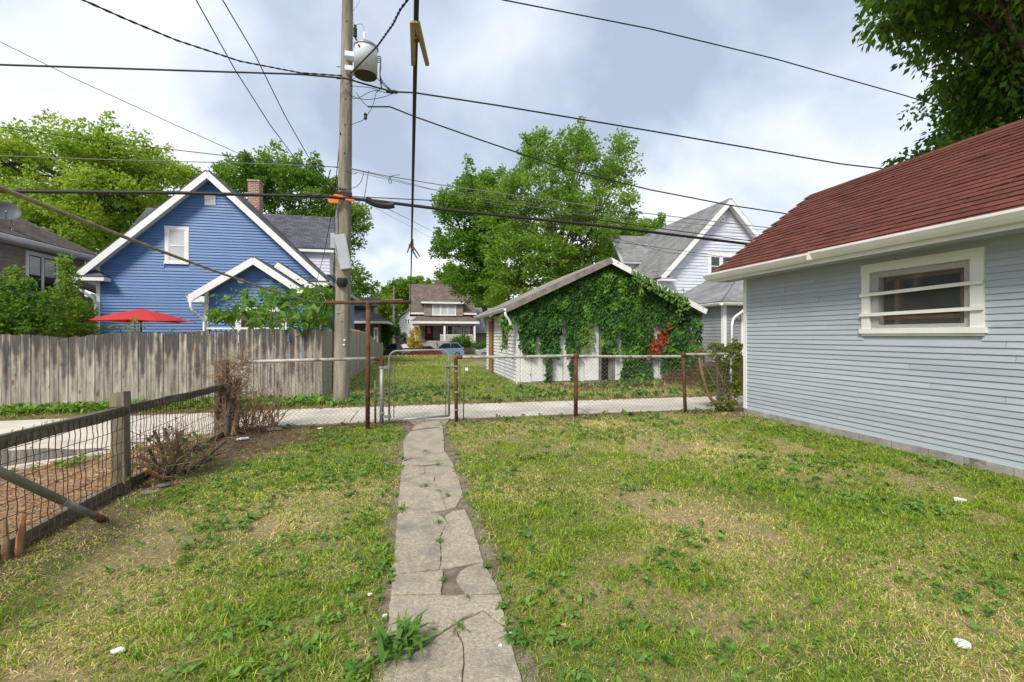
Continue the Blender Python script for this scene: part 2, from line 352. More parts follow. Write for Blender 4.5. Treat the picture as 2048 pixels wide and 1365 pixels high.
M['alley'] = alley_mat()
M['street'] = mat('street_asphalt', (.05,.05,.052), (.075,.075,.078), 5, .9)
def brick_mat(name, c1, c2, mo, s=1.0):
    m, t, p, N, L = nodes(name); p.inputs['Roughness'].default_value = .9
    co = N('ShaderNodeTexCoord'); s3 = N('ShaderNodeSeparateXYZ'); L(co.outputs['Object'], s3.inputs[0]); cb_ = N('ShaderNodeCombineXYZ')
    a = N('ShaderNodeMath'); L(s3.outputs[0], a.inputs[0]); L(s3.outputs[1], a.inputs[1]); L(a.outputs[0], cb_.inputs[0]); L(s3.outputs[2], cb_.inputs[1])
    b = N('ShaderNodeTexBrick'); L(cb_.outputs[0], b.inputs[0]); setv(b, Scale=1, Brick_Width=.21*s, Row_Height=.085*s, Mortar_Size=.012*s)
    b.inputs['Color1'].default_value = (*c1, 1); b.inputs['Color2'].default_value = (*c2, 1); b.inputs['Mortar'].default_value = (*mo, 1)
    L(b.outputs[0], p.inputs['Base Color']); bu = N('ShaderNodeBump'); bu.invert = True; setv(bu, Strength=.5, Distance=.01); L(b.outputs['Fac'], bu.inputs['Height']); L(bu.outputs[0], p.inputs['Normal'])
    return m
M['brick'] = brick_mat('chimney_brick', (.26,.075,.05), (.36,.15,.11), (.42,.37,.32))
M['brick_dark'] = brick_mat('dark_brick', (.10,.045,.033), (.14,.065,.05), (.17,.15,.13), 1.0)
M['glass_clear'] = None
def clear_glass():
    m, t, p, N, L = nodes('clear_glass'); tr = N('ShaderNodeBsdfTransparent'); gl = N('ShaderNodeBsdfGlossy'); gl.inputs['Roughness'].default_value = .05
    x = N('ShaderNodeMixShader'); x.inputs[0].default_value = .07; L(tr.outputs[0], x.inputs[1]); L(gl.outputs[0], x.inputs[2]); L(x.outputs[0], t.nodes['Material Output'].inputs[0]); return m
M['glass_clear'] = clear_glass()
M['puddle'] = mat('puddle_water', (.16,.15,.125), rough=.03, spec=.8)

# ------------------------------------------------------------------ ground
xs = np.concatenate([np.linspace(-320, -42, 10), np.arange(-40, -9, 1.0), np.arange(-9, 11, .1), np.arange(11, 40, 1.0), np.linspace(42, 320, 10)])
ys = np.concatenate([np.linspace(-60, -2, 8), np.arange(-1, 1, .5), np.arange(1, 14, .1), np.arange(14, 62, .5), np.linspace(64, 620, 14)])
GX, GY = np.meshgrid(xs, ys); GZ = gh(GX, GY)
def ground_col(x, y):
    x = np.asarray(x, float); y = np.asarray(y, float)
    thatch = np.array([.31, .25, .13]); soil = np.array([.135, .095, .062]); green = np.array([.125, .16, .035]); straw = np.array([.44, .33, .215]); chip = np.array([.36, .235, .15])
    n = fbm(x, y, 1.1, 3)[..., None]; n2 = fbm(x, y, 3.0, 8)[..., None]
    c = green*(1-smooth(.35, .62, n))+thatch*smooth(.35, .62, n)
    def blend(c, k, m): return c*(1-m)+k*m
    wob = (fbm(x, y, 1.7, 5)-.5)
    # bare soil along the yard's fences and in the back left corner, at the lot's edge and before the ivy wall
    ms = smooth(.5, .0, np.abs(y-7.75)+wob*1.0-.05)*(y < 9)
    ms = np.maximum(ms, smooth(1.9, .7, np.hypot((x+2.2)*1.0, (y-7.0)*1.1)+wob*1.4)*(y < 9))
    ms = np.maximum(ms, smooth(.85, .2, np.abs(x+2.65)+wob*.7)*(y < 8))
    ms = np.maximum(ms, smooth(1.2, .2, np.hypot((x-5.7), (y-7.4))+wob)*.9)
    ms = np.maximum(ms, smooth(.45, .1, np.abs(x-6.0)+wob*.4)*(y < 8)*.8)
    ms = np.maximum(ms, smooth(.20, .04, np.abs(x-.16)-.26+wob*.35)*(y < 8))
    ms = np.maximum(ms, smooth(2.0, .5, np.hypot((x-6.2)*.42, (y-12.0))+wob*1.2))
    ms = np.maximum(ms, smooth(2.1, .8, np.hypot((x-9.3)*.8, (y-11.4))+wob*1.0))
    ms = np.maximum(ms, .55*smooth(.55, .1, np.abs(y-9.85)+wob*.5))
    c = blend(c, soil*(.75+.7*n2), ms[..., None])
    mo = ((x < -2.75) & (y < 7.6)).astype(float)[..., None]
    c = blend(c, straw*(.6+.55*n2)*(1-n)+chip*(.6+.8*n2)*n, mo)
    return c
cols = ground_col(GX, GY).reshape(-1, 3)
ny, nx = GX.shape; ii = np.arange(ny*nx).reshape(ny, nx)
Fq = np.stack([ii[:-1, :-1], ii[:-1, 1:], ii[1:, 1:], ii[1:, :-1]], -1).reshape(-1, 4)
g = bulk('ground', np.stack([GX, GY, GZ], -1).reshape(-1, 3), Fq, ground_mat('ground_earth'), cols, smooth=True)
tag(g, 'grassy, earthy ground of the yard, the lot and beyond', kind='structure')
# alley with the drive that runs off beside the yard, as slabs on the ground
def sheet(name, poly, z, m, label, parent=None, sub=None):
    mb = MB(); mb.prism([(x, y, z-.05) for x, y in poly], (0, 0, .05)); o = mb.build(name, m, parent)
    return tag(o, label, kind='structure') if parent is None else o
alley = sheet('alley', [(60, 7.98), (60, 9.4), (14, 9.50), (3, 9.58), (-2, 9.62), (-7, 9.3), (-60, 8.6), (-60, 5.9), (-8.3, 6.0), (-8.0, -6), (-5.5, -6), (-5.3, 4.3), (-4.3, 5.7), (-3.55, 6.62), (-2.92, 7.5), (-2.4, 7.92), (2, 7.98)], .012, M['alley'], 'pale concrete alley crossing behind the yard fence')
mb = MB()
for x in (-46, -34, -22, -13.5, -9.2, -5.1, -1.05, 3.2, 7.3, 11.4, 22, 34): mb.box(x-.008, x+.008, 8.0 if x > -2.5 else 6.4, 9.2, .0125, .016)
mb.build('joint', M['soil'], alley, label='dark dirt-filled joints across the alley')
pu = MB(); pu.add([(x, y, .0165) for x, y in [(-6.4,6.75),(-5.6,6.32),(-5.2,6.18),(-4.8,5.98),(-4.42,6.04),(-4.2,6.28),(-4.05,6.38),(-3.86,6.62),(-3.72,6.68),(-3.95,6.80),(-4.2,6.78),(-4.6,6.93),(-4.9,6.88),(-5.4,7.02)]], [tuple(range(14))])
tag(pu.build('puddle', M['puddle']), 'shallow brown puddle at the edge of the alley', kind='structure')
mb = MB(); mb.box(-200, 200, 45.2, 53.2, -1.05, -.975); tag(mb.build('street', M['street']), 'asphalt street beyond the grassy lot', kind='structure')
mb = MB(); mb.box(-200, 200, 53.2, 53.4, -1.05, -.85); tag(mb.build('kerb', M['foundation']), 'concrete kerb along the far side of the street', kind='structure')

# ------------------------------------------------------------------ garden path of cracked slabs
def gp(px, py):
    d = CZ*F/(py-672); u = (px-1024)/F
    return (d*(SN+u*CS), d*(CS-u*SN))
pb = MB(); pb.add([(-.17, -1, .004), (.52, -1, .004), (.52, 7.95, .004), (-.19, 7.95, .004)], [(0, 1, 2, 3)])
path = tag(pb.build('path', M['soil']), 'narrow cracked concrete garden path leading to the gate', kind='structure')
def inset(poly, d):
    n = len(poly); A = sum(poly[i][0]*poly[(i+1) % n][1]-poly[(i+1) % n][0]*poly[i][1] for i in range(n))
    if A < 0: poly = poly[::-1]
    out = []
    for i in range(n):
        p0, p1, p2 = Vector(poly[i-1]), Vector(poly[i]), Vector(poly[(i+1) % n])
        e1 = (p1-p0).normalized(); e2 = (p2-p1).normalized(); n1_ = Vector((-e1.y, e1.x)); n2_ = Vector((-e2.y, e2.x))
        b = (n1_+n2_); b = b/max(b.length, .3); k = d/max(b.dot(n1_), .5); out.append(p1+b*k)
    return out
def rough(poly, step=.035, amp=.005):
    out = []; n = len(poly)
    for i in range(n):
        a, b = Vector(poly[i]), Vector(poly[(i+1) % n]); m = max(1, int((b-a).length/step))
        for k in range(m):
            q = a.lerp(b, k/m)
            if k: q = q+Vector((R.uniform(-amp, amp), R.uniform(-amp, amp)))
            out.append((q.x, q.y))
    return out
slabs_px = [
  [(808,911),(889,905),(888,880),(886,858),(880,845),(838,845),(818,868),(806,885)],
  [(803,935),(905,928),(896,914),(889,905),(808,911)],
  [(795,1027),(850,1029),(893,1022),(882,985),(868,966),(871,955),(848,952),(851,936),(803,935)],
  [(893,1022),(912,1016),(920,1003),(928,997),(917,960),(905,928),(851,936),(848,952),(871,955),(868,966),(882,985)],
  [(784,1152),(879,1142),(883,1116),(880,1082),(890,1058),(897,1050),(876,1030),(795,1030)],
  [(879,1142),(968,1127),(944,1052),(930,1022),(905,1026),(890,1036),(897,1050),(890,1058),(880,1082),(883,1116)],
  [(781,1195),(883,1193),(886,1146),(784,1156)],
  [(930,1196),(1000,1192),(984,1158),(966,1132),(934,1141),(920,1150),(912,1165)],
  [(778,1240),(832,1252),(886,1267),(906,1256),(930,1240),(968,1226),(1000,1252),(1012,1252),(1002,1196),(781,1198)],
  [(778,1242),(832,1254),(884,1269),(860,1288),(833,1305),(800,1312),(768,1300)],
  [(768,1303),(800,1314),(835,1307),(862,1290),(886,1271),(908,1258),(925,1290),(928,1320),(925,1365),(930,1460),(760,1460)],
  [(930,1460),(925,1365),(928,1320),(925,1290),(910,1258),(966,1229),(1010,1262),(1022,1290),(1036,1340),(1070,1460)],
]
for k, pp in enumerate(slabs_px):
    poly = rough([gp(*q) for q in pp]); top0 = inset(poly, .0012); top1 = inset(poly, .0045)
    zt = .018+R.uniform(-.004, .006); n = len(top0); tx, ty = R.uniform(-.006, .006), R.uniform(-.004, .004)
    cx = sum(p.x for p in top0)/n; cy = sum(p.y for p in top0)/n
    zf = lambda p: zt+(p.x-cx)*tx+(p.y-cy)*ty
    mb = MB(); mb.add([(p.x, p.y, -.03) for p in top0]+[(p.x, p.y, zf(p)-.005) for p in top0]+[(p.x, p.y, zf(p)) for p in top1],
        [(i, (i+1) % n, n+(i+1) % n, n+i) for i in range(n)]+[(n+i, n+(i+1) % n, 2*n+(i+1) % n, 2*n+i) for i in range(n)]+[tuple(range(2*n, 3*n))])
    mb.build('slab', M['concrete'], path)
mb = MB(); mb.box(-.12, .42, -.9, 1.55, -.03, .02); mb.build('slab', M['concrete'], path)
mb = MB(); mb.prism([(-.02, 7.6, -.02), (.5, 7.45, -.02), (.62, 7.98, -.02), (-.12, 7.98, -.02)], (0, 0, .036)); mb.build('slab', M['concrete'], path)

# ------------------------------------------------------------------ grass and ground cover
def blades(name, x, y, h, w, lean, cols, m=M['grass']):
    n = len(x); z = gh(x, y)-.004; a = NR.random(n)*2*np.pi; la = NR.random(n)*2*np.pi
    sx, sy = np.cos(a)*w/2, np.sin(a)*w/2; lx, ly = np.cos(la)*lean*h, np.sin(la)*lean*h
    V = np.empty((n, 5, 3))
    V[:, 0] = np.stack([x-sx, y-sy, z], 1); V[:, 1] = np.stack([x+sx, y+sy, z], 1)
    mz = z+h*.55; V[:, 2] = np.stack([x-sx*.8+lx*.3, y-sy*.8+ly*.3, mz], 1); V[:, 3] = np.stack([x+sx*.8+lx*.3, y+sy*.8+ly*.3, mz], 1)
    V[:, 4] = np.stack([x+lx, y+ly, z+h*np.maximum(.25, 1-.38*lean**2)], 1)
    b = np.arange(n)[:, None]*5; Ft = np.stack([b+np.array([[0, 1, 3]]), b+np.array([[0, 3, 2]]), b+np.array([[2, 3, 4]])], 1).reshape(-1, 3)
    return bulk(name, V.reshape(-1, 3), Ft, m, np.repeat(cols, 5, 0))
G1, G2, G3 = np.array([.085, .19, .012]), np.array([.37, .47, .045]), np.array([.68, .57, .26])
def grass_cols(x, y, dry, tone=1.0):
    n = len(x); t = NR.random(n)[:, None]; c = G1*(1-t)+G2*t
    s = (NR.random(n) < dry)[:, None]; st = G3*(.75+.5*NR.random(n))[:, None]
    return np.where(s, st, c*(.6+.8*NR.random(n))[:, None])*tone
def yard_mask(x, y):
    wob = fbm(x, y, 1.7, 5)-.5
    d = np.ones_like(x)
    d *= 1-.93*smooth(1.9, .7, np.hypot((x+2.2), (y-7.0)*1.1)+wob*1.4)
    d *= 1-.80*smooth(.75, .15, np.abs(x+2.65)+wob*.7)
    d *= 1-.85*smooth(.33, .0, np.abs(y-7.75)+wob*.5)
    d *= 1-.8*smooth(1.0, .2, np.hypot((x-5.7), (y-7.4))+wob)
    bare = smooth(.66, .74, fbm(x, y, 2.0, 14)); d *= 1-.8*bare; d *= .62+.75*smooth(.35, .6, fbm(x, y, 4.5, 19))
    d *= np.where(np.abs(x-.155)-.285-(fbm(x, y, 6, 2)-.5)*.14 < .0, 0, 1)
    d *= 1-.35*smooth(.42, .3, np.abs(x-.16)+wob*.3)
    return d
def scatter(x0, x1, y0, y1, dens, maskf):
    n = int((x1-x0)*(y1-y0)*dens); x = NR.uniform(x0, x1, n); y = NR.uniform(y0, y1, n); k = NR.random(n) < maskf(x, y); return x[k], y[k]
X_, Y_ = [], []
for (y0, y1, dn) in ((.9, 3.2, 9500), (3.2, 5.2, 5200), (5.2, 7.85, 2900)):
    a, b = scatter(-2.62, 6.0, y0, y1, dn, yard_mask); X_.append(a); Y_.append(b)
x = np.concatenate(X_); y = np.concatenate(Y_)
lush = fbm(x, y, .9, 21); dry = np.clip(.17+1.5*(fbm(x, y, .8, 14)-.45)+.9*(fbm(x, y, 2.6, 4)-.5), .03, .95)
h = (.015+.036*NR.random(len(x)))*(.5+.8*lush+.9*smooth(.45, .75, fbm(x, y, 5.0, 23))); w = (.0028+.0008*y)*(.8+.4*NR.random(len(x)))
cols = grass_cols(x, y, dry); isdry = cols[:, 0] > cols[:, 1]*1.05
lean = np.where(isdry, 1.0+NR.random(len(x))*1.4, .3+NR.random(len(x))*1.4); h = np.where(isdry, h*.75, h)
tag(blades('grass', x, y, h, w, lean, cols), 'patchy mown lawn grass of the yard, partly dried to straw', 'grass', kind='stuff')
def thatch_mask(x, y): return np.where(np.abs(x-.155)-.30 < 0, 0, 1)*(.45+.95*smooth(.45, .68, fbm(x, y, 2.0, 14)))*(1-.8*smooth(1.7, .6, np.hypot((x+2.2), (y-7.0)*1.1)))
X_, Y_ = [], []
for (y0, y1, dn) in ((.9, 3.2, 3600), (3.2, 5.2, 2300), (5.2, 7.85, 1300)):
    a, b = scatter(-2.62, 6.0, y0, y1, dn, thatch_mask); X_.append(a); Y_.append(b)
x = np.concatenate(X_); y = np.concatenate(Y_); n = len(x)
cols = np.array([[.60, .49, .25]])*NR.uniform(.35, 1.25, (n, 1))*np.stack([np.ones(n), NR.uniform(.85, 1.05, n), NR.uniform(.7, 1.1, n)], 1)
tag(blades('thatch', x, y, .010+.012*NR.random(n), (.0022+.0006*y)*(.8+.5*NR.random(n)), 1.8+2.2*NR.random(n), cols), 'dry straw-coloured thatch matted between the lawn blades', 'thatch', kind='stuff')
# lawn of the vacant lot and verges beyond the alley
def lot_mask(x, y):
    wob = fbm(x, y, 1.3, 6)-.5; d = np.ones_like(x)
    d *= np.where(y < 9.72+.25*wob, 0, 1)
    d *= 1-.85*smooth(1.7, .4, np.hypot((x-6.2)*.42, (y-12.0))+wob*1.2)
    d *= 1-.7*smooth(1.9, .6, np.hypot((x-9.3)*.8, (y-11.4))+wob)
    d *= np.where((x > 2.95) & (y > 13.2), 0, 1)*np.where((x < -2.05) & (y > 11.1), 0, 1)
    d *= 1-.5*smooth(.5, .1, np.abs(y-9.85)+wob*.5)
    return d
a = [scatter(-9, 12, 9.6, 11.5, 1100, lot_mask), scatter(-2.1, 11, 11.5, 17, 620, lot_mask), scatter(-2.1, 3.2, 17, 27, 380, lot_mask), scatter(-4, 9, 27, 42, 90, lot_mask)]
x = np.concatenate([q[0] for q in a]); y = np.concatenate([q[1] for q in a])
dry = np.clip(.12+1.4*(fbm(x, y, .35, 31)-.45)+.25*(fbm(x, y, 1.3, 4)-.5), .03, .9)
h = (.04+.05*NR.random(len(x)))*(1+.004*y); w = .0009*y*(.8+.5*NR.random(len(x)))
o = blades('grass', x, y, h, w, .3+NR.random(len(x))*.9, grass_cols(x, y, dry, .95)); tag(o, 'sunny lawn of the empty lot beyond the alley', 'grass', kind='stuff')

def leafset(P, A, L_, Wd, arch, cols):
    """oval leaves: base P, direction A (unit), length, width; returns V,F,cols"""
    n = len(P); up = np.tile(np.array([[0, 0, 1.0]]), (n, 1)); S = np.cross(A, up); S /= np.maximum(np.linalg.norm(S, axis=1, keepdims=True), 1e-5); Nn = np.cross(S, A)
    V = np.empty((n, 6, 3)); L_ = L_[:, None]; Wd = Wd[:, None]; ar = arch[:, None]
    V[:, 0] = P
    q = P+A*L_*.35+Nn*ar*L_*.10; V[:, 1] = q-S*Wd*.5+Nn*L_*.03; V[:, 2] = q+S*Wd*.5+Nn*L_*.03
    q = P+A*L_*.70+Nn*ar*L_*.02; V[:, 3] = q-S*Wd*.42+Nn*L_*.03; V[:, 4] = q+S*Wd*.42+Nn*L_*.03
    V[:, 5] = P+A*L_-Nn*ar*L_*.15
    b = np.arange(n)[:, None]*6
    Ft = np.stack([b+np.array([[0, 2, 1]]), b+np.array([[1, 2, 3]]), b+np.array([[2, 4, 3]]), b+np.array([[3, 4, 5]])], 1).reshape(-1, 3)
    return V.reshape(-1, 3), Ft, np.repeat(cols, 6, 0)
def rosettes(name, cx, cy, size, label, nl=(5, 10), cbase=(.075, .185, .025), cvar=(.17, .29, .05), elev=(.15, 1.05), wk=.48):
    P, A, L_, Wd, ar, cl = [], [], [], [], [], []
    for x0, y0, s in zip(cx, cy, size):
        k = NR.integers(*nl); az = NR.random(k)*2*np.pi; e_ = NR.uniform(elev[0], elev[1], k)
        A.append(np.stack([np.cos(az)*np.cos(e_), np.sin(az)*np.cos(e_), np.sin(e_)], 1))
        off = NR.normal(0, s*.25, (k, 2)); P.append(np.stack([x0+off[:, 0], y0+off[:, 1], gh(x0+off[:, 0], y0+off[:, 1])+.006+NR.random(k)*.02], 1))
        ln = s*NR.uniform(.6, 1.15, k); L_.append(ln); Wd.append(ln*wk*NR.uniform(.8, 1.2, k)); ar.append(NR.uniform(.5, 2.2, k))
        t = NR.random(); b = np.array(cbase)*(1-t)+np.array(cvar)*t; cl.append(b[None]*NR.uniform(.8, 1.2, (k, 1)))
    V, Ft, cc = leafset(np.concatenate(P), np.concatenate(A), np.concatenate(L_), np.concatenate(Wd), np.concatenate(ar), np.concatenate(cl))
    o = bulk(name, V, Ft, M['leaf_dark'], cc); return tag(o, label, 'weeds', kind='stuff')
cx, cy = scatter(-2.5, 5.95, 1.0, 7.6, 120, lambda x, y: np.clip(yard_mask(x, y), 0, 1)*np.clip(smooth(.50, .62, fbm(x, y, 1.3, 40))*1.0+.08, 0, 1))
rosettes('broadleaf_weeds', cx, cy, NR.uniform(.022, .052, len(cx)), 'broadleaf weeds and clover growing in the yard lawn')
cx, cy = scatter(-2.5, 5.95, 1.0, 7.6, 120, lambda x, y: yard_mask(x, y)*smooth(.50, .62, fbm(x, y, 1.1, 55)))
rosettes('clover', cx, cy, NR.uniform(.012, .028, len(cx)), 'patches of small bright clover in the yard lawn', nl=(6, 14), cbase=(.12, .24, .03), cvar=(.20, .33, .05), wk=.75)
cx, cy = scatter(-9, -1.2, 9.75, 11.2, 130, lambda x, y: smooth(.62, .2, np.abs(y-10.45)-.2*(fbm(x, y, 1.5, 3)-.5)))
rosettes('verge_weeds', cx, cy, NR.uniform(.08, .19, len(cx)), 'lush green weeds along the foot of the plank fence', nl=(7, 15), cbase=(.11, .23, .025), cvar=(.20, .34, .05), elev=(.3, 1.4), wk=.3)
cx, cy = scatter(-1.9, 11.5, 9.8, 13.0, 26, lambda x, y: smooth(.45, .6, fbm(x, y, .9, 61)))
rosettes('lot_weeds', cx, cy, NR.uniform(.07, .16, len(cx)), 'scattered weeds on the lot edge before the ivy garage', nl=(6, 12), elev=(.3, 1.3), cbase=(.10, .20, .03), cvar=(.18, .29, .05), wk=.35)
cx, cy = scatter(-4.4, -2.75, 4.6, 7.4, 55, lambda x, y: smooth(.32, .08, np.abs((y-5.9)-(x+4.0)*1.15+.12)))
rosettes('drive_edge_weeds', cx, cy, NR.uniform(.05, .11, len(cx)), 'strip of green weeds between the drive and the wire fence', nl=(6, 12), elev=(.3, 1.3), cbase=(.11, .23, .025), cvar=(.20, .34, .05), wk=.3)
cx, cy = scatter(-2.7, 6, 7.45, 7.95, 22, lambda x, y: np.ones_like(x)*(np.abs(x-.1) > .5))
rosettes('fence_weeds', cx, cy, NR.uniform(.03, .09, len(cx)), 'sparse weeds along the chain-link fence foot', nl=(4, 10), elev=(.2, 1.2), wk=.4)
# straw and twigs on the bare ground (left strip beyond the wire fence, corner, brush heap)
def litter(name, x, y, ln, r, cols, label, lift=.01, tilt=.25):
    n = len(x); a = NR.random(n)*np.pi; e_ = NR.normal(0, tilt, n); z = gh(x, y)+lift*NR.random(n)+np.abs(np.sin(e_))*ln/2+.003
    D = np.stack([np.cos(a)*np.cos(e_), np.sin(a)*np.cos(e_), np.sin(e_)], 1)*ln[:, None]/2; S = np.stack([-np.sin(a), np.cos(a), 0*a], 1)*r[:, None]; U = np.array([[0, 0, 1]])*r[:, None]*1.5; P = np.stack([x, y, z], 1)
    V = np.stack([P-D-S, P-D+S, P-D*.9+U, P+D-S, P+D+S, P+D*.9+U], 1).reshape(-1, 3); b = np.arange(n)[:, None]*6
    Ft = np.stack([b+np.array([q]) for q in ([[0, 1, 4]], [[0, 4, 3]], [[1, 2, 5]], [[1, 5, 4]], [[2, 0, 3]], [[2, 3, 5]])], 1).reshape(-1, 3)
    o = bulk(name, V, Ft, M['grass'], np.repeat(cols, 6, 0)); return tag(o, label, 'litter', kind='stuff')
tw = lambda n: np.array([[.30, .20, .115]])*NR.uniform(.4, 1.35, (n, 1))*np.stack([np.ones(n), NR.uniform(.85, 1.1, n), NR.uniform(.7, 1.1, n)], 1)
x, y = scatter(-4.6, -2.75, 2.0, 7.0, 900, lambda x, y: smooth(.05, .2, (x+4.45)-(y-5.9)*.85)); litter('straw_mulch', x, y, NR.uniform(.02, .09, len(x)), NR.uniform(.0015, .004, len(x)), tw(len(x))*1.9, 'straw and wood chips strewn beyond the wire fence')
x, y = scatter(-2.7, .2, 5.2, 7.8, 420, lambda x, y: smooth(1.9, .6, np.hypot((x+2.2), (y-7.0)*1.1))+.8*smooth(.3, 0, np.abs(y-7.65))); litter('twig_litter', x, y, NR.uniform(.03, .16, len(x)), NR.uniform(.001, .0035, len(x)), tw(len(x)), 'twigs and leaf litter in the bare yard corner')
x, y = scatter(7.0, 11.0, 10.3, 12.8, 330, lambda x, y: smooth(1.7, .5, np.hypot((x-8.6)*.7, (y-11.4)))); litter('brush_heap', x, y, NR.uniform(.15, .7, len(x)), NR.uniform(.002, .006, len(x)), tw(len(x))*.85, 'heap of dry brush before the ivy garage', lift=.16, tilt=.35)
x, y = scatter(4.0, 9.0, 11.2, 13.0, 160, lambda x, y: np.ones_like(x)); litter('leaf_litter', x, y, NR.uniform(.02, .12, len(x)), NR.uniform(.003, .01, len(x)), tw(len(x)), 'dead leaves and debris on the soil below the ivy wall')
x, y = scatter(-8, 11, 9.45, 9.95, 160, lambda x, y: np.ones_like(x)*.7); litter('verge_litter', x, y, NR.uniform(.03, .10, len(x)), NR.uniform(.003, .008, len(x)), tw(len(x))*1.1, 'fallen leaves along the far edge of the alley')
x, y = scatter(.6, 5.9, 1.0, 7.4, 60, lambda x, y: yard_mask(x, y)); litter('straw', x, y, NR.uniform(.03, .10, len(x)), NR.uniform(.0006, .0012, len(x)), tw(len(x))*1.6, 'loose straw on the lawn', lift=.03)
# ------------------------------------------------------------------ building helpers
V3 = Vector
def boards(parent, O, d, n, z0, z1, ex, m, prof, holes=(), joined=False, th=.016, name='siding_board', joints=0.0):
    """lapped boards on a wall: O origin, d along, n outward; prof(z)->(s0,s1)"""
    O, d, n = V3(O), V3(d), V3(n); J = MB(); z = z0
    while z < z1-1e-4:
        zt = min(z+ex, z1); a0, b0 = prof(z); a1, b1 = prof(zt)
        if b0-a0 < .03: break
        spans = [(a0, b0, a1, b1)]
        for h0, h1, hz0, hz1 in holes:
            if zt > hz0+.005 and z < hz1-.005:
                ns = []
                for p in spans:
                    if h0 > p[0]+.02 and h1 < p[1]-.02: ns += [(p[0], h0, p[2], h0), (h1, p[1], h1, p[3])]
                    elif h1 <= p[0] or h0 >= p[1]: ns.append(p)
                    elif h0 > p[0]+.02: ns.append((p[0], h0, p[2], h0))
                    elif h1 < p[1]-.02: ns.append((h1, p[1], h1, p[3]))
                spans = ns
        if joints:
            ns = []
            for p in spans:
                if p[1]-p[0] > 1.2 and R.random() < joints:
                    c = R.uniform(p[0]+.5, p[1]-.5); ns += [(p[0], c-.0025, p[2], c-.0025), (c+.0025, p[1], c+.0025, p[3])]
                else: ns.append(p)
            spans = ns
        for s0, s1, t0, t1 in spans:
            P = lambda s, o, zz: O+d*s+n*o+V3((0, 0, zz))
            q = R.uniform(-.0015, .0015) if not joined else 0
            t1 = max(t1, t0+.002); s1 = max(s1, s0+.002)
            wz = (R.uniform(-.0035, .0025), R.uniform(-.0035, .0025)) if joints else (0, 0)
            pts = [P(s0, 0, z), P(s1, 0, z), P(s1, th+q, z-.004+wz[0]), P(s0, th+q, z-.004+wz[1]), P(t0, 0, zt), P(t1, 0, zt), P(t1, .003, zt), P(t0, .003, zt)]
            if joined: J.hexa(pts)
            else: MB().hexa(pts).build(name, m, parent)
        z += ex
    if joined and J.v: J.build('siding', m, parent, kind='stuff')
def slab(parent, pts, th, m, name='roof_slope'):
    a, b, c = V3(pts[0]), V3(pts[1]), V3(pts[2]); n = (b-a).cross(c-a).normalized()
    if n.z < 0: n = -n
    mb = MB(); mb.prism(pts, n*th); return mb.build(name, m, parent)
def board(parent, p, q, w, h, m, name, up=(0, 0, 1)):
    mb = MB(); mb.beam(p, q, w, h, up); return mb.build(name, m, parent)
def window(parent, O, d, n, s0, s1, z0, z1, tw=.10, m=None, sash=None, glass=None, mull=1, rail=True, sill=.03, out=.03, name='window', label=None):
    O, d, n = V3(O), V3(d), V3(n); m = m or M['white']; sash = sash or m; glass = glass or M['glass']
    def bx(mb, a, b, c, e, o0, o1):
        P = lambda s, z, o: O+d*s+n*o+V3((0, 0, z))
        mb.hexa([P(a, c, o0), P(b, c, o0), P(b, c, o1), P(a, c, o1), P(a, e, o0), P(b, e, o0), P(b, e, o1), P(a, e, o1)])
    mb = MB(); bx(mb, s0-tw, s0, z0, z1, 0, out); bx(mb, s1, s1+tw, z0, z1, 0, out); bx(mb, s0-tw-.01, s1+tw+.01, z1, z1+tw*1.1, 0, out+.004)
    bx(mb, s0-tw-.015, s1+tw+.015, z0-tw*.8, z0, 0, out+sill)
    mw = (s1-s0)/mull
    for k in range(1, mull): bx(mb, s0+mw*k-tw*.5, s0+mw*k+tw*.5, z0, z1, 0, out-.002)
    w = mb.build(name, m, parent); tag(w, label=label)
    zm = (z0+z1)/2
    for k in range(mull):
        a = s0+mw*k+(tw*.5 if k else 0); b = s0+mw*(k+1)-(tw*.5 if k < mull-1 else 0)
        mb = MB(); t = .035
        bx(mb, a, a+t, z0, z1, 0, .018); bx(mb, b-t, b, z0, z1, 0, .018); bx(mb, a+t, b-t, z0, z0+t, 0, .018); bx(mb, a+t, b-t, z1-t, z1, 0, .018)
        if rail: bx(mb, a+t, b-t, zm-.02, zm+.02, 0, .022)
        mb.build('sash', sash, w)
        for c, e in (((z0+t, zm-.02), (zm+.02, z1-t)) if rail else ((z0+t, z1-t),)):
            mb = MB(); bx(mb, a+t, b-t, c, e, -.004, .006 if c < zm-.1 or not rail else .010); g_ = glass[1 if c > zm else 0] if isinstance(glass, tuple) else glass; mb.build('pane', g_, w)
    return w
def box_core(parent, x0, x1, y0, y1, z0, z1, m, name='wall'): return MB().box(x0, x1, y0, y1, z0, z1).build(name, m, parent)
def gutter(parent, p, q, m, w=.11, h=.10, name='gutter'):
    p, q = V3(p), V3(q); d = (q-p).normalized(); s = d.cross(V3((0, 0, 1))).normalized()
    pr = [(0, 0), (w*.55, 0), (w*.78, .35*h), (w, .75*h), (w, h), (w-.012, h), (w-.012, .78*h), (w*.7, .4*h), (w*.5, .02*h+.012), (.01, .012), (.01, h), (0, h)]
    mb = MB(); mb.prism([p+s*a+V3((0, 0, b)) for a, b in pr], q-p); return mb.build(name, m, parent)
def pipe(parent, pts, r, m, name, n=8): return MB().tube(pts, r, n).build(name, m, parent, smooth=True)
def arc(pts, it=3):
    pts = [V3(p) for p in pts]
    for _ in range(it):
        q = [pts[0]]
        for a, b in zip(pts[:-1], pts[1:]): q += [a.lerp(b, .25), a.lerp(b, .75)]
        pts = q+[pts[-1]]
    return pts

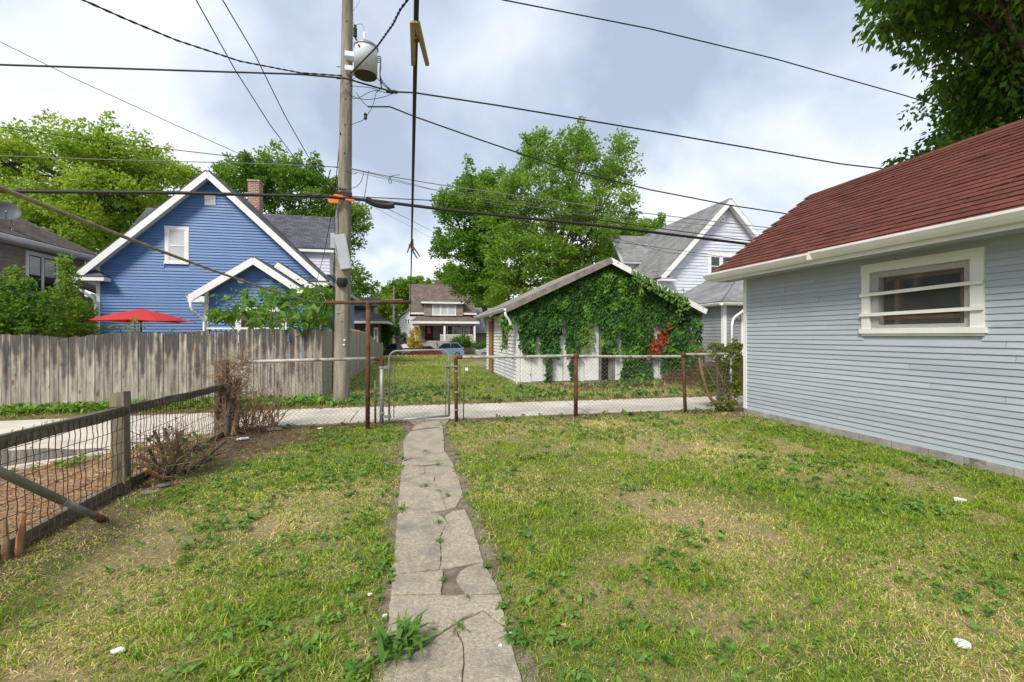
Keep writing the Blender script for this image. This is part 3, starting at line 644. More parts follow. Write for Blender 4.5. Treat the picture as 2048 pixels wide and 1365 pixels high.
# ================================================================== grey garage with red roof
gr = thing('garage', 'grey-blue clapboard garage with red shingle roof beside the lawn', 'garage', (7.9, 4.4, 0))
WX, Y0, Y1, ZB, ZE = 6.05, 1.2, 7.4, .10, 2.60
WS0, WS1, WZ0, WZ1 = 3.86, 5.0, 1.545, 2.30     # window opening
bw = MB()                                         # wall core around the opening
bw.box(WX, WX+.1, Y0, WS0, ZB, ZE); bw.box(WX, WX+.1, WS1, Y1-.012, ZB, ZE); bw.box(WX, WX+.1, WS0, WS1, ZB, WZ0); bw.box(WX, WX+.1, WS0, WS1, WZ1, ZE)
bw.build('wall', M['grey_siding'], gr)
boards(gr, (WX, Y1, 0), (0, -1, 0), (-1, 0, 0), ZB, ZE-.02, .0722, M['grey_siding'], lambda z: (.06, Y1-Y0), holes=[(Y1-WS1-.10, Y1-WS0+.10, 1.46, 2.38)], joints=.7)
for yy in (Y0, Y1-.1):
    MB().prism([(WX+.1, yy, ZB), (9.75, yy, ZB), (9.75, yy, ZE), (7.9, yy, 4.1), (WX+.1, yy, ZE)], (0, .1 if yy < 3 else .088, 0)).build('wall', M['grey_siding'], gr)
MB().box(9.65, 9.75, Y0+.1, Y1-.1, ZB, ZE).build('wall', M['grey_siding'], gr)
MB().box(WX-.022, WX+.09, Y1-.062, Y1+.02, .10, ZE+.02).build('corner_board', M['white'], gr)
fb = MB(); yb = Y0
while yb < Y1-.01:
    e_ = min(yb+R.uniform(.36, .46), Y1-.005); o_ = R.uniform(-.004, .006)
    MB().box(WX-.03+o_, WX+.16, yb+.004, e_-.004, -.12, ZB-.002).build('foundation_block', M['foundation'], gr); yb = e_
MB().box(WX-.012, WX+.12, Y0, Y1, -.12, ZB-.012).build('foundation', M['soil'], gr)
# window: trim, inner casing, wire cloth, bars, timbers behind
O, d_, n_ = V3((WX, 0, 0)), V3((0, 1, 0)), V3((-1, 0, 0))
def gbx(mb, a, b, c, e, o0, o1):
    mb.hexa([(WX-o0, a, c), (WX-o0, b, c), (WX-o1, b, c), (WX-o1, a, c), (WX-o0, a, e), (WX-o0, b, e), (WX-o1, b, e), (WX-o1, a, e)])
mb = MB(); gbx(mb, WS0-.125, WS0, WZ0, WZ1, 0, .032); gbx(mb, WS1, WS1+.11, WZ0, WZ1, 0, .032); gbx(mb, WS0-.13, WS1+.115, WZ1, WZ1+.115, 0, .036); gbx(mb, WS0-.15, WS1+.13, WZ0-.065, WZ0, 0, .05); gbx(mb, WS0-.125, WS1+.11, WZ0-.095, WZ0-.065, 0, .03)
gw = mb.build('window', M['cream'], gr, label='small window with white casing, wire cloth and two bars')
mb = MB(); t = .075
gbx(mb, WS0, WS0+t, WZ0, WZ1, -.09, -.005); gbx(mb, WS1-t*1.3, WS1, WZ0, WZ1, -.09, -.005); gbx(mb, WS0+t, WS1-t*1.3, WZ0, WZ0+.05, -.09, -.006); gbx(mb, WS0+t, WS1-t*1.3, WZ1-t, WZ1, -.09, -.006); mb.build('casing', M['cream'], gw)
mb = MB()
for k in range(1, 96): yy = WS0+(WS1-WS0)*k/96; gbx(mb, yy-.0007, yy+.0007, WZ0+.005, WZ1-.004, .004, .0055)
for k in range(1, 63): zz = WZ0+(WZ1-WZ0)*k/63; gbx(mb, WS0, WS1, zz-.0007, zz+.0007, .0055, .007)
mb.build('wire_cloth', M['cable_grey'], gw, kind='stuff')
mb = MB(); gbx(mb, WS0+.02, WS1-.02, WZ0+.02, WZ1-.02, -.055, -.05); mb.build('pane', M['glass_clear'], gw)
for zb_, dz in ((1.735, .015), (2.005, .03)):
    MB().beam((WX-.047, WS0-.13, zb_+dz), (WX-.047, WS1+.118, zb_-dz*.2), .022, .042).build('bar', M['cream'], gw)
for yy in (WS0+.14, WS1-.26): MB().box(WX+.14, WX+.19, yy, yy+.06, 1.2, 2.55).build('stud', M['raw_wood'], gr)
for zz in (1.66, 2.18): MB().box(WX+.12, WX+.138, WS0-.1, WS1+.1, zz, zz+.05).build('stud', M['raw_wood'], gr)
# eaves, gutter, roof
RY0, RY1, EX, EZ, RX, RZ = .8, 7.82, 5.62, 2.605, 7.9, 4.27
sl = V3((RX-EX, 0, RZ-EZ)); SLn = sl.length; su = sl.normalized(); sn = V3((-su.z, 0, su.x))
for sx in (1, -1):
    e0 = EX if sx == 1 else 2*RX-EX
    slab(gr, [(e0, RY0, EZ), (e0, RY1, EZ), (RX, RY1, RZ), (RX, RY0, RZ)], .03, M['grey_wood'] if sx == 1 else M['red_shingle'], 'roof_deck')
MB().box(EX+.022, WX-.02, RY0, RY1-.02, EZ-.115, EZ-.09).build('soffit', M['grey_siding'], gr)
MB().box(EX, EX+.02, RY0, RY1-.002, EZ-.13, EZ+.005).build('fascia', M['white'], gr)
MB().beam((EX+.02, RY1-.01, EZ-.06), (RX, RY1-.01, RZ-.06), .03, .12, up=(-su.z, 0, su.x)).build('rake_board', M['white'], gr)
MB().beam((2*RX-EX-.02, RY1-.01, EZ-.06), (RX+.03, RY1-.01, RZ-.06), .03, .12, up=(su.z, 0, su.x)).build('rake_board', M['white'], gr)
seams = [RY0, 5.46, RY1+.05]
for a, b in zip(seams[:-1], seams[1:]):
    gutter(gr, (EX-.001, b, EZ-.085+.012*(b < 6)), (EX-.001, a+.003, EZ-.085), M['cream'], .125, .115)
mb = MB()
for q in range(40): yy = R.uniform(RY0, RY1)
MB().box(EX-.127, EX-.06, 5.44, 5.48, EZ-.07, EZ+.032).build('gutter_joint', M['cream'], gr, label='spotted joint sleeve of the gutter')
# shingle tabs
tabs = []; ex = .125; nrow = int(SLn/ex)+1
for r in range(nrow):
    yy = RY1-(.15 if r % 2 else 0)+.01
    while yy > RY0+.3: tabs.append((r, yy-.295, yy-.004)); yy -= .302
def tabm(mb, w, lift):
    T = .013; mb.hexa([(0, -.005, .006), (w, -.005, .006), (w, ex+.05, 0), (0, ex+.05, 0), (0, -.005, .006+T+lift[0]), (w, -.005, .006+T+lift[1]), (w, ex+.05, .003), (0, ex+.05, .003)]); return mb
tmesh = [tabm(MB(), .2915, (R.uniform(0, .004), R.uniform(0, .004))).mesh('shingle', M['red_shingle']) for _ in range(7)]
tmesh += [tabm(MB(), .2915, (.014, .003)).mesh('shingle', M['red_shingle'])]
def tabmat(r, y0):
    P = V3((EX, 0, EZ))+su*(r*ex-.02)+sn*(.031+.0015*(r % 2)); P.y = y0
    yx = V3((0, 1, 0)); return Matrix(((yx.x, su.x, sn.x, P.x), (yx.y, su.y, sn.y, P.y), (yx.z, su.z, sn.z, P.z), (0, 0, 0, 1)))
tabs.sort(key=lambda t: (0 if 1.77*(t[1]+.3) > EX+t[0]*ex*.8 else 1, -t[1]*0+math.hypot(EX+t[0]*.1, t[1])))
rest = MB()
for k, (r, a, b) in enumerate(tabs):
    mw = tabmat(r, a+R.uniform(-.004, .004))
    if k < 300:
        o = bpy.data.objects.new('shingle', tmesh[7 if R.random() < .07 else R.randrange(7)]); C.objects.link(o); o.parent = gr; o.matrix_parent_inverse = Matrix.Translation(-gr.location); o.matrix_world = mw; o.matrix_basis = mw
    else:
        q = tabm(MB(), .2915, (R.uniform(0, .004), R.uniform(0, .004))); rest.add([mw @ V3(p) for p in q.v], q.f)
rest.build('shingles', M['red_shingle'], gr, kind='stuff')
for k in range(23):
    y1_ = RY1-k*.30+.01; MB().prism([(RX-.13, y1_-.296, RZ-.062+.03), (RX, y1_-.296, RZ+.042), (RX+.13, y1_-.296, RZ-.062+.03), (RX+.13, y1_-.296, RZ-.075+.03), (RX, y1_-.296, RZ+.03), (RX-.13, y1_-.296, RZ-.075+.03)], (0, .292, 0)).build('ridge_cap', M['red_shingle'], gr)

# ================================================================== ivy garage
ig = thing('garage', 'old white garage overgrown with ivy on the alley', 'garage', (5.9, 16.3, 0))
IX0, IX1, IY0, IY1, IC, IZ, IR = 3.05, 8.85, 13.4, 19.2, 5.9, 2.20, 3.62
gprof = lambda z: (0, IX1-IX0) if z < IZ else ((z-IZ)/(IR-IZ)*(IC-IX0), (IX1-IX0)-(z-IZ)/(IR-IZ)*(IX1-IC))
MB().prism([(IX0, IY0+.02, 0), (IX1, IY0+.02, 0), (IX1, IY0+.02, IZ), (IC, IY0+.02, IR), (IX0, IY0+.02, IZ)], (0, .1, 0)).build('wall', M['old_siding'], ig)
MB().prism([(IX0, IY1, 0), (IX1, IY1, 0), (IX1, IY1, IZ), (IC, IY1, IR), (IX0, IY1, IZ)], (0, -.1, 0)).build('wall', M['old_siding'], ig)
for xx in (IX0, IX1-.1): MB().box(xx, xx+.1, IY0+.12, IY1-.1, 0, IZ).build('wall', M['old_siding'], ig)
boards(ig, (IX0, IY1, 0), (0, -1, 0), (-1, 0, 0), .06, IZ, .115, M['old_siding'], lambda z: (0, IY1-IY0), holes=[(IY1-15.75, IY1-14.7, 1.05, 2.05)], th=.035)
boards(ig, (IX0, IY0+.02, 0), (1, 0, 0), (0, -1, 0), 2.05, IR, .12, M['old_siding'], gprof, th=.015, joined=True)
window(ig, (IX0, 0, 0), (0, 1, 0), (-1, 0, 0), 14.75, 15.7, 1.1, 2.0, .05, M['grey_wood'], glass=M['dark'], rail=False, label='dark side window of the ivy garage')
# the side door jamb of bare wood
MB().box(IX0-.05, IX0-.018, 17.55, 18.5, .0, 2.05).build('side_door', M['raw_wood'], ig, label='bare wood side door')
MB().box(IX0-.07, IX0-.02, 17.42, 17.54, .0, 2.12).build('door_jamb', M['rust'], ig)
# front: swing doors of wide painted boards
def front(px0, px1, z0, z1, o, m, name, par=ig): 
    a = at(px0, 672, IY0).x; b = at(px1, 672, IY0).x
    return MB().box(a, b, IY0-o, IY0+.018, z0, z1).build(name, m, par)
dpx = [1044, 1062, 1086, 1104, 1124.5]
for a, b in zip(dpx[:-1], dpx[1:]): front(a+.4, b-.4, .05+R.uniform(-.02, .02), 2.02, .03+R.uniform(0, .006), M['old_white'], 'door_board')
for a, b in ((1126.5, 1146), (1146.5, 1167), (1167.5, 1196.5)): front(a+.3, b-.3, .06+R.uniform(-.02, .02), 2.02, .035+R.uniform(0, .006), M['old_white'], 'door_board')
front(1198, 1201.5, .02, 2.05, .05, M['grey_wood'], 'door_post'); front(1225, 1228.5, .02, 2.05, .05, M['grey_wood'], 'door_post')
front(1202, 1224.5, .03, .98, .012, M['dark'], 'doorway', ig); front(1216, 1224, .04, .97, .03, M['grey_wood'], 'broken_board')
front(1202, 1224.5, 1.0, 2.02, .028, M['old_white'], 'door_board')
for a, b in ((1229, 1250), (1250.5, 1272), (1272.5, 1294), (1294.5, 1316), (1316.5, 1338), (1338.5, 1362), (1362.5, 1376)): front(a+.3, b-.3, .06, 2.02, .03+R.uniform(0, .008), M['old_white'], 'door_board')
for xx, wd in ((IX0-.03, .11), (IX1-.08, .11)): MB().box(xx, xx+wd, IY0-.012, IY0+.019, 0, IZ+.02).build('corner_board', M['old_white'], ig)
# roof
ov = .42; k_ = (IR+.12-IZ)/(IC-IX0); RYa, RYb = IY0-.42, IY1+.35; pz = 3.80; ez = pz-(IC-2.62)*.468
for sx in (1, -1):
    exx = 2.62 if sx == 1 else 9.2
    slab(ig, [(exx, RYa, ez), (exx, RYb, ez), (IC, RYb, pz), (IC, RYa, pz)], .05, M['roof_ivy_y'])
    up = (-.42*sx, 0, .9)
    board(ig, (exx+.01*sx, RYa-.014-.003*sx, ez-.045), (IC+.03*sx, RYa-.014-.003*sx, pz-.033), .026, .17, M['grey_wood'] if sx == 1 else M['old_white'], 'rake_board', up)
gutter(ig, (2.62, RYb, ez-.09), (2.62, RYa-.02, ez-.09), M['old_white'], .10, .09)
for yy in np.arange(RYa+.3, RYb, .6): MB().beam((2.65, yy, ez-.06), (IX0+.1, yy, ez+.13), .05, .09).build('rafter_end', M['old_white'], ig)
pipe(ig, arc([(2.62, RYa+.05, ez-.08), (2.6, RYa+.04, ez-.22), (2.74, RYa+.1, ez-.36), (2.78, RYa+.12, ez-.5)]), .04, M['white'], 'downspout_elbow')
MB().box(IX0+.0, IX1, IY0-.03, IY0+.019, -.06, .055).build('sill_board', M['grey_wood'], ig)

# ================================================================== blue house
bh = thing('house', 'blue vinyl-sided gabled house behind the plank fence', 'house', (-7.75, 25, 0))
BX0, BX1, BY, BYB, BC = -11.63, -3.80, 20.0, 31.0, -7.78
BE, BP = 4.12, 7.62
slope = (BP-BE)/(BC-BX0)
bprof = lambda z: (0, BX1-BX0) if z < BE else ((z-BE)/slope, (BX1-BX0)-(z-BE)/slope)
MB().prism([(BX0, BY, 0), (BX1, BY, 0), (BX1, BY, BE), (BC, BY, BP), (BX0, BY, BE)], (0, BYB-BY, 0)).build('wall', M['blue_siding'], bh)
wpx = (at(337, 672, BY).x-BX0, at(371, 672, BY).x-BX0)
boards(bh, (BX0, BY-.002, 0), (1, 0, 0), (0, -1, 0), .6, BP, .112, M['blue_siding'], bprof, holes=[(wpx[0]-.13, wpx[1]+.13, at(350, 532, BY).z, at(350, 452, BY).z), (at(412, 0, BY).x-BX0, at(431, 0, BY).x-BX0, at(420, 407, BY).z, at(420, 390, BY).z)], th=.034)
boards(bh, (BX1+.002, BY, 0), (0, 1, 0), (1, 0, 0), .6, BE, .112, M['blue_siding'], lambda z: (0, BYB-BY), th=.022, joined=True)
window(bh, (BX0, BY-.002, 0), (1, 0, 0), (0, -1, 0), wpx[0], wpx[1], at(354, 524, BY).z, at(354, 460, BY).z, .12, glass=M['glass_blind'], label='white framed upstairs window with blinds')
p = at(421, 399, BY); mb = MB(); mb.box(p.x-.19, p.x+.19, BY-.05, BY, p.z-.24, p.z+.22); v = mb.build('gable_vent', M['white'], bh)
for k in range(7): MB().beam((p.x-.15, BY-.062, p.z-.18+k*.055), (p.x+.15, BY-.062, p.z-.18+k*.055), .035, .008, up=(0, -.6, .8)).build('slat', M['white'], v)
for xx in (BX0-.02, BX1-.10): MB().box(xx, xx+.12, BY-.045, BY-.002, .5, BE-.05).build('corner_board', M['white'], bh)
# main roof with rakes and soffit
ry0, ry1, bz = BY-.42, BYB+.4, 7.78; sl_ = .955; hx = 4.34
for sx in (1, -1):
    ex_ = BC-sx*hx; ez_ = bz-hx*sl_
    slab(bh, [(ex_, ry0, ez_), (ex_, ry1, ez_), (BC, ry1, bz), (BC, ry0, bz)], .09, M['roof_blue_y'])
    up = (-.69*sx, 0, .72)
    board(bh, (ex_+.1*sx, ry0-.02-.003*sx, ez_-.02), (BC+.03*sx, ry0-.02-.003*sx, bz-.12+.028), .035, .22, M['white'], 'rake_board', up)
    slab(bh, [(ex_+.12*sx, ry0, ez_-.03), (ex_+.12*sx, BY-.03, ez_-.03), (BC, BY-.03, bz-.147), (BC, ry0, bz-.147)], .02, M['white'], 'soffit')
    # cornice return: small hipped roof on the corner
    cx_ = BC-sx*(hx+.02); x_in = BC-sx*(hx-.95)
    a, b = min(cx_, x_in), max(cx_, x_in); zc_ = ez_-.16
    MB().box(a, b, BY-.46, BY-.025, zc_, zc_+.14).build('cornice_return', M['white'], bh)
    MB().prism([(a, BY-.48, zc_+.145), (b, BY-.48, zc_+.145), (b-.06 if sx == 1 else b-.1, BY-.03, zc_+.145), (a+.02, BY-.03, zc_+.145)], (0, 0, .03)).build('return_roof', M['roof_blue'], bh)
    mb = MB(); mx_ = x_in-sx*.55
    mb.add([(a, BY-.48, zc_+.176), (b, BY-.48, zc_+.176), (b, BY-.026, zc_+.176), (a, BY-.026, zc_+.176), (mx_, BY-.027, zc_+.50), (cx_+sx*.15, BY-.027, zc_+.50)], [(0, 1, 4, 5), (1, 2, 4), (3, 0, 5), (2, 3, 5, 4)]); mb.build('return_roof', M['roof_blue'], bh)
    gx = cx_-sx*.0
    gutter(bh, (ex_+(.0 if sx == 1 else 0), ry1 if sx == 1 else ry0, ez_-.06), (ex_, ry0 if sx == 1 else ry1, ez_-.06), M['white'], .12, .11)
ezl = bz-hx*sl_
pipe(bh, arc([(BC-hx+.02, BY-.44, ezl-.14), (BC-hx+.03, BY-.46, ezl-.42), (BC-hx+.45, BY-.25, ezl-.72), (BX0+.0, BY-.09, ezl-.95), (BX0+.0, BY-.09, ezl-1.3)])+[V3((BX0, BY-.09, .5))], .055, M['white'], 'downspout')
pipe(bh, arc([(BC+hx-.1, BY-.44, ezl-.14), (BC+hx-.05, BY-.46, ezl-.45), (BC+hx-.5, BY-.25, ezl-.7), (BX1+.02, BY-.09, ezl-1.0), (BX1+.02, BY-.09, ezl-1.4)])+[V3((BX1+.02, BY-.09, .5))], .05, M['white'], 'downspout')
# dormers on both slopes
dy, dhw, dez, drz = 24.3, 2.05, 5.45, 7.35
for sx in (1, -1):
    xw = BC+sx*3.95; xr = BC+sx*4.35; xi = BC+sx*.45; xe = BC+sx*2.2
    dorm = MB().prism([(xw, dy-dhw+.22, 4.3), (xw, dy+dhw-.22, 4.3), (xw, dy+dhw-.22, dez), (xw, dy, drz-.2), (xw, dy-dhw+.22, dez)], (-sx*3.0, 0, 0)).build('dormer', M['white_siding'], bh, label='white shingled dormer on the dark roof')
    for s2 in (1, -1): slab(dorm, [(xr, dy-s2*dhw, dez-.06), (xi, dy-s2*dhw, dez-.06), (xi, dy, drz), (xr, dy, drz)], .08, M['roof_blue'])
    MB().box(min(xr, xi), max(xr, xi), dy-dhw-.02, dy-dhw+.03, dez-.16, dez-.04).build('fascia', M['white'], dorm)
    MB().box(min(xr, xe), max(xr, xe), dy-dhw+.03, dy-dhw+.24, dez-.17, dez-.15).build('soffit', M['white'], dorm)
    for s2 in (1, -1): board(dorm, (xr+sx*.012, dy-s2*dhw, dez-.12), (xr+sx*.012, dy, drz-.07), .03, .16, M['white'], 'rake_board', (0, -s2*.67, .73))
    if sx == 1:
        boards(dorm, (xw-2.6, dy-dhw+.22, 0), (1, 0, 0), (0, -1, 0), 4.3, dez-.1, .15, M['white_siding'], lambda z: (0, 2.6), joined=True, th=.02)
        boards(dorm, (xw, dy-dhw+.22, 0), (0, 1, 0), (1, 0, 0), 4.3, dez-.1, .15, M['white_siding'], lambda z: (0, 2*dhw-.44), joined=True, th=.02, holes=[(.55, 3.2, 4.3, dez-.05)])
        window(dorm, (xw+.002, dy-dhw+.22, 0), (0, 1, 0), (1, 0, 0), .7, 3.0, 4.45, 5.25, .1, mull=3)
mb = MB(); ch = at(511, 364, 25.2); mb.box(ch.x-.26, ch.x+.26, 24.9, 25.5, 6.8, ch.z-.08); chim = mb.build('chimney', M['brick'], bh, label='red brick chimney with worn mortar')
MB().box(ch.x-.29, ch.x+.29, 24.86, 25.54, ch.z-.079, ch.z).build('chimney_cap', M['foundation'], chim)
MB().box(ch.x-.265, ch.x+.1, 24.892, 24.899, 6.9, 7.9).build('flashing', M['white'], chim)
# gabled back porch
pc, pz_, ph, py_ = -5.42, 4.14, 1.98, 17.6
pe = pz_-ph*.70
MB().prism([(pc-1.62, py_, .5), (pc+1.62, py_, .5), (pc+1.62, py_, pz_-1.62*.7-.05), (pc, py_, pz_-.08), (pc-1.62, py_, pz_-1.62*.7-.05)], (0, BY-py_-.03, 0)).build('porch_wall', M['blue_siding'], bh)
ppf = lambda z: (0, 3.24) if z < pz_-1.62*.7-.05 else ((z-(pz_-1.62*.7-.05))/.7, 3.24-(z-(pz_-1.62*.7-.05))/.7)
boards(bh, (pc-1.62, py_-.002, 0), (1, 0, 0), (0, -1, 0), .6, pz_-.1, .112, M['blue_siding'], ppf, th=.034, holes=[(.95, 2.6, .9, 2.45)])
window(bh, (pc-1.62, py_-.002, 0), (1, 0, 0), (0, -1, 0), 1.08, 2.46, 1.15, 2.3, .14, mull=1, label='wide porch window half hidden by leaves')
for q, (dx, dz, yy) in enumerate(((0, 0, py_-.38), (.5, .0, py_+.55))):
    for sx in (1, -1):
        if q == 1 and sx == 1: continue
        ex_ = pc+dx-sx*ph; e2 = pe+dz
        slab(bh, [(ex_, yy, e2), (ex_, BY-.03 if q == 0 else BY-.5, e2), (pc+dx, BY-.03 if q == 0 else BY-.5, pz_+dz), (pc+dx, yy, pz_+dz)], .06, M['roof_blue_y'], 'porch_roof')
        board(bh, (ex_+.05*sx, yy-.02-.003*sx, e2-.03), (pc+dx+.03*sx, yy-.02-.003*sx, pz_+dz-.10+.02), .035, .22, M['white'], 'rake_board', (-.57*sx, 0, .82))
        if q == 0: slab(bh, [(ex_+.1*sx, yy+.001, e2-.03), (ex_+.1*sx, py_-.03, e2-.03), (pc, py_-.03, pz_-.14), (pc, yy+.001, pz_-.14)], .015, M['white'], 'soffit')
MB().box(pc-ph-.02, pc-1.5, py_-.40, py_-.025, pe-.17, pe+.03).build('cornice_return', M['white'], bh)
MB().box(pc-1.66, pc-1.52, py_-.05, py_-.003, .5, pe+.2).build('corner_board', M['white'], bh)
p = at(482, 563, py_); MB().box(p.x-.09, p.x+.09, py_-.05, py_, p.z-.07, p.z+.08).build('wall_vent', M['white'], bh)
pipe(bh, arc([(pc-ph+.05, py_-.36, pe-.12), (pc-ph+.08, py_-.4, pe-.4), (pc-1.75, py_-.2, pe-.62), (pc-1.62, py_-.09, pe-.8)])+[V3((pc-1.62, py_-.09, .5))], .05, M['white'], 'downspout')
gutter(bh, (pc-ph+.03, BY-.1, pe-.05), (pc-ph+.03, py_-.38, pe-.05), M['white'], .11, .1)
# deck rail behind the fence
dk = thing('deck_railing', 'weathered deck railing with peeling white cap behind the fence', 'railing', (-5.5, 15.4, 0))
a, b = at(415, 655, 15.2), at(565, 655, 15.2)
MB().box(a.x, b.x, 15.13, 15.27, a.z-.06, a.z-.01).build('top_rail', M['old_white'], dk)
k = 0; xx = a.x+.06
while xx < b.x:
    MB().box(xx, xx+.04, 15.18, 15.22, 0, a.z-.061).build('baluster', M['grey_wood'], dk); xx += .14
MB().box(a.x, a.x+.055, 15.16, 15.24, 0, a.z-.062).build('post', M['grey_wood'], dk)

# ================================================================== taupe house at the left
th_ = thing('house', 'taupe shingle-sided house with satellite dish and white gutter', 'house', (-17, 17, 0))
TX, TY0, TY1, TE = -13.5, 11.0, 22.4, 4.75
MB().box(-22, TX, TY0, TY1, 0, TE).build('wall', M['taupe'], th_)
tws = [(TY1-at_.y) for at_ in (atx(110, 0, TX), atx(56, 0, TX))]
tz0, tz1 = 2.92, 4.36
boards(th_, (TX+.002, TY1, 0), (0, -1, 0), (1, 0, 0), .5, TE, .15, M['taupe'], lambda z: (0, TY1-TY0), holes=[(tws[0]-.14, tws[1]+.14, tz0-.08, tz1+.12)], th=.022)
window(th_, (TX+.002, TY1, 0), (0, -1, 0), (1, 0, 0), tws[0], tws[1], tz0, tz1, .12, sash=M['black'], glass=(M['glass'], M['glass_blind']), mull=2, label='pair of dark-sashed windows in a white frame')
hipr = 3.4; e0 = TE-.02; tx1 = TX+.5
pts = {'a': (tx1, TY1+.5, e0), 'b': (tx1, TY0-.5, e0), 'c': (-22.5, TY0-.5, e0), 'd': (-22.5, TY1+.5, e0), 'r0': (-17.75, TY1-4.0, e0+3.05), 'r1': (-17.75, TY0+4.0, e0+3.05)}
slab(th_, [pts['a'], pts['b'], pts['r1'], pts['r0']], .08, M['roof_brown_y']); slab(th_, [pts['d'], pts['a'], pts['r0']], .08, M['roof_brown_y']); slab(th_, [pts['c'], pts['d'], pts['r0'], pts['r1']], .08, M['roof_brown_y']); slab(th_, [pts['b'], pts['c'], pts['r1']], .08, M['roof_brown_y'])
MB().box(TX-.01, tx1-.02, TY0-.4, TY1+.45, e0-.14, e0-.1).build('soffit', M['white'], th_)
gutter(th_, (tx1-.02, TY0-.5, e0-.11), (tx1-.02, TY1+.5, e0-.11), M['white'], .13, .13)
# lower wing towards the blue house
MB().box(-15.5, TX+.35, TY1+.001, TY1+3.5, 0, 3.05).build('wing_wall', M['taupe'], th_)
boards(th_, (TX+.352, TY1+3.5, 0), (0, -1, 0), (1, 0, 0), .5, 3.05, .15, M['taupe'], lambda z: (0, 3.45), th=.022, joined=True)
slab(th_, [(TX+.75, TY1+.02, 3.05), (TX+.75, TY1+3.9, 3.05), (-15.5, TY1+3.9, 4.3), (-15.5, TY1+.02, 4.3)], .08, M['roof_brown_y'], 'wing_roof')
gutter(th_, (TX+.74, TY1+.02, 2.96), (TX+.74, TY1+3.9, 2.96), M['white'], .11, .11)
slab(th_, [(TX+.75, 15.2, 2.86), (TX+.75, 18.8, 2.86), (TX, 18.8, 3.3), (TX, 15.2, 3.3)], .06, M['roof_brown_y'], 'bay_roof'); gutter(th_, (TX+.74, 15.2, 2.78), (TX+.74, 18.8, 2.78), M['white'], .1, .1)
dh = thing('satellite_dish', 'round grey satellite dish on the taupe house roof', 'satellite dish', atx(24, 462, -13.4))
b_ = V3(dh.location); dc = b_+V3((-.1, -.1, .62)); axd = V3((.55, -.75, .38)).normalized()
MB().lathe([(.001, .05), (.16, .062), (.28, .10), (.36, .15), (.365, .15), (.28, .085), (.16, .045), (.001, .035)], dc-axd*.1, 20, axd).build('reflector', M['dish'], dh, smooth=True)
pipe(dh, arc([b_+V3((.05, 0, -.02)), b_+V3((.04, 0, .25)), dc-axd*.09]), .022, M['galv2'], 'mast'); pipe(dh, [dc-V3((0, 0, .3)), dc+axd*.38-V3((0, 0, .24))], .014, M['galv2'], 'arm')
MB().lathe([(.03, 0), (.045, .05), (.03, .1)], dc+axd*.36-V3((0, 0, .24)), 8, axd).build('feed_horn', M['galv2'], dh)
for s_ in (-.25, .3): pipe(dh, [b_+V3((.05, 0, .2)), b_+V3((.12, s_, -.12))], .01, M['galv2'], 'strut', 5)
# ================================================================== white gabled house
wh = thing('house', 'white vinyl-sided gabled house behind the ivy garage', 'house', (16.7, 27, 0))
HX, HY, HP, HE, HW = 16.72, 22.0, 8.62, 4.55, 3.95
hs = (HP-HE)/HW
MB().prism([(HX-HW, HY, 0), (HX+HW, HY, 0), (HX+HW, HY, HE), (HX, HY, HP), (HX-HW, HY, HE)], (0, 11, 0)).build('wall', M['white_siding'], wh)
hp = lambda z: (0, 2*HW) if z < HE else ((z-HE)/hs, 2*HW-(z-HE)/hs)
ws = [at(q, 0, HY).x-(HX-HW) for q in (1421, 1463)]
boards(wh, (HX-HW, HY-.002, 0), (1, 0, 0), (0, -1, 0), .5, HP, .17, M['white_siding'], hp, holes=[(ws[0]-.15, ws[1]+.15, 4.5, 6.0)], th=.03)
window(wh, (HX-HW, HY-.002, 0), (1, 0, 0), (0, -1, 0), ws[0], ws[1], 4.72, 5.78, .16, mull=2, label='paired white-framed attic windows')
p = at(1440, 439, HY); v = MB().box(p.x-.27, p.x+.27, HY-.06, HY, p.z-.25, p.z+.24).build('gable_vent', M['white'], wh)
for dx, dz, w_, h_ in ((0, .14, .05, .12), (0, -.15, .05, .10), (.13, 0, .12, .05), (-.13, 0, .12, .05)): MB().box(p.x+dx-w_/2, p.x+dx+w_/2, HY-.066, HY-.058, p.z+dz-h_/2, p.z+dz+h_/2).build('vent_slot', M['dark'], v)
y0_, y1_, rz, hx2 = HY-.45, HY+11.4, 8.83, 4.12; s2_ = 1.06
for sx in (1, -1):
    ex_ = HX-sx*hx2; ez_ = rz-hx2*s2_
    slab(wh, [(ex_, y0_, ez_), (ex_, y1_, ez_), (HX, y1_, rz), (HX, y0_, rz)], .09, M['roof_grey_y'])
    board(wh, (ex_+.05*sx, y0_-.02-.003*sx, ez_-.02), (HX+.03*sx, y0_-.02-.003*sx, rz-.10), .035, .24, M['white'], 'rake_board', (-.73*sx, 0, .68))
    slab(wh, [(ex_+.1*sx, y0_, ez_-.05), (ex_+.1*sx, HY-.035, ez_-.05), (HX, HY-.035, rz-.17), (HX, y0_, rz-.17)], .015, M['white'], 'soffit')
    a, b = sorted((ex_, ex_+sx*.85)); zc_ = ez_-.14
    MB().box(a, b, HY-.5, HY-.035, zc_, zc_+.12).build('cornice_return', M['white'], wh)
    mb = MB(); mb.add([(a, HY-.52, zc_+.125), (b, HY-.52, zc_+.125), (b, HY-.036, zc_+.125), (a, HY-.036, zc_+.125), (b if sx == -1 else b-.5, HY-.037, zc_+.42), (a+.5 if sx == -1 else a, HY-.037, zc_+.42)], [(0, 1, 4, 5), (1, 2, 4), (3, 0, 5), (2, 3, 5, 4), (0, 3, 2, 1)]); mb.build('return_roof', M['roof_grey'], wh)
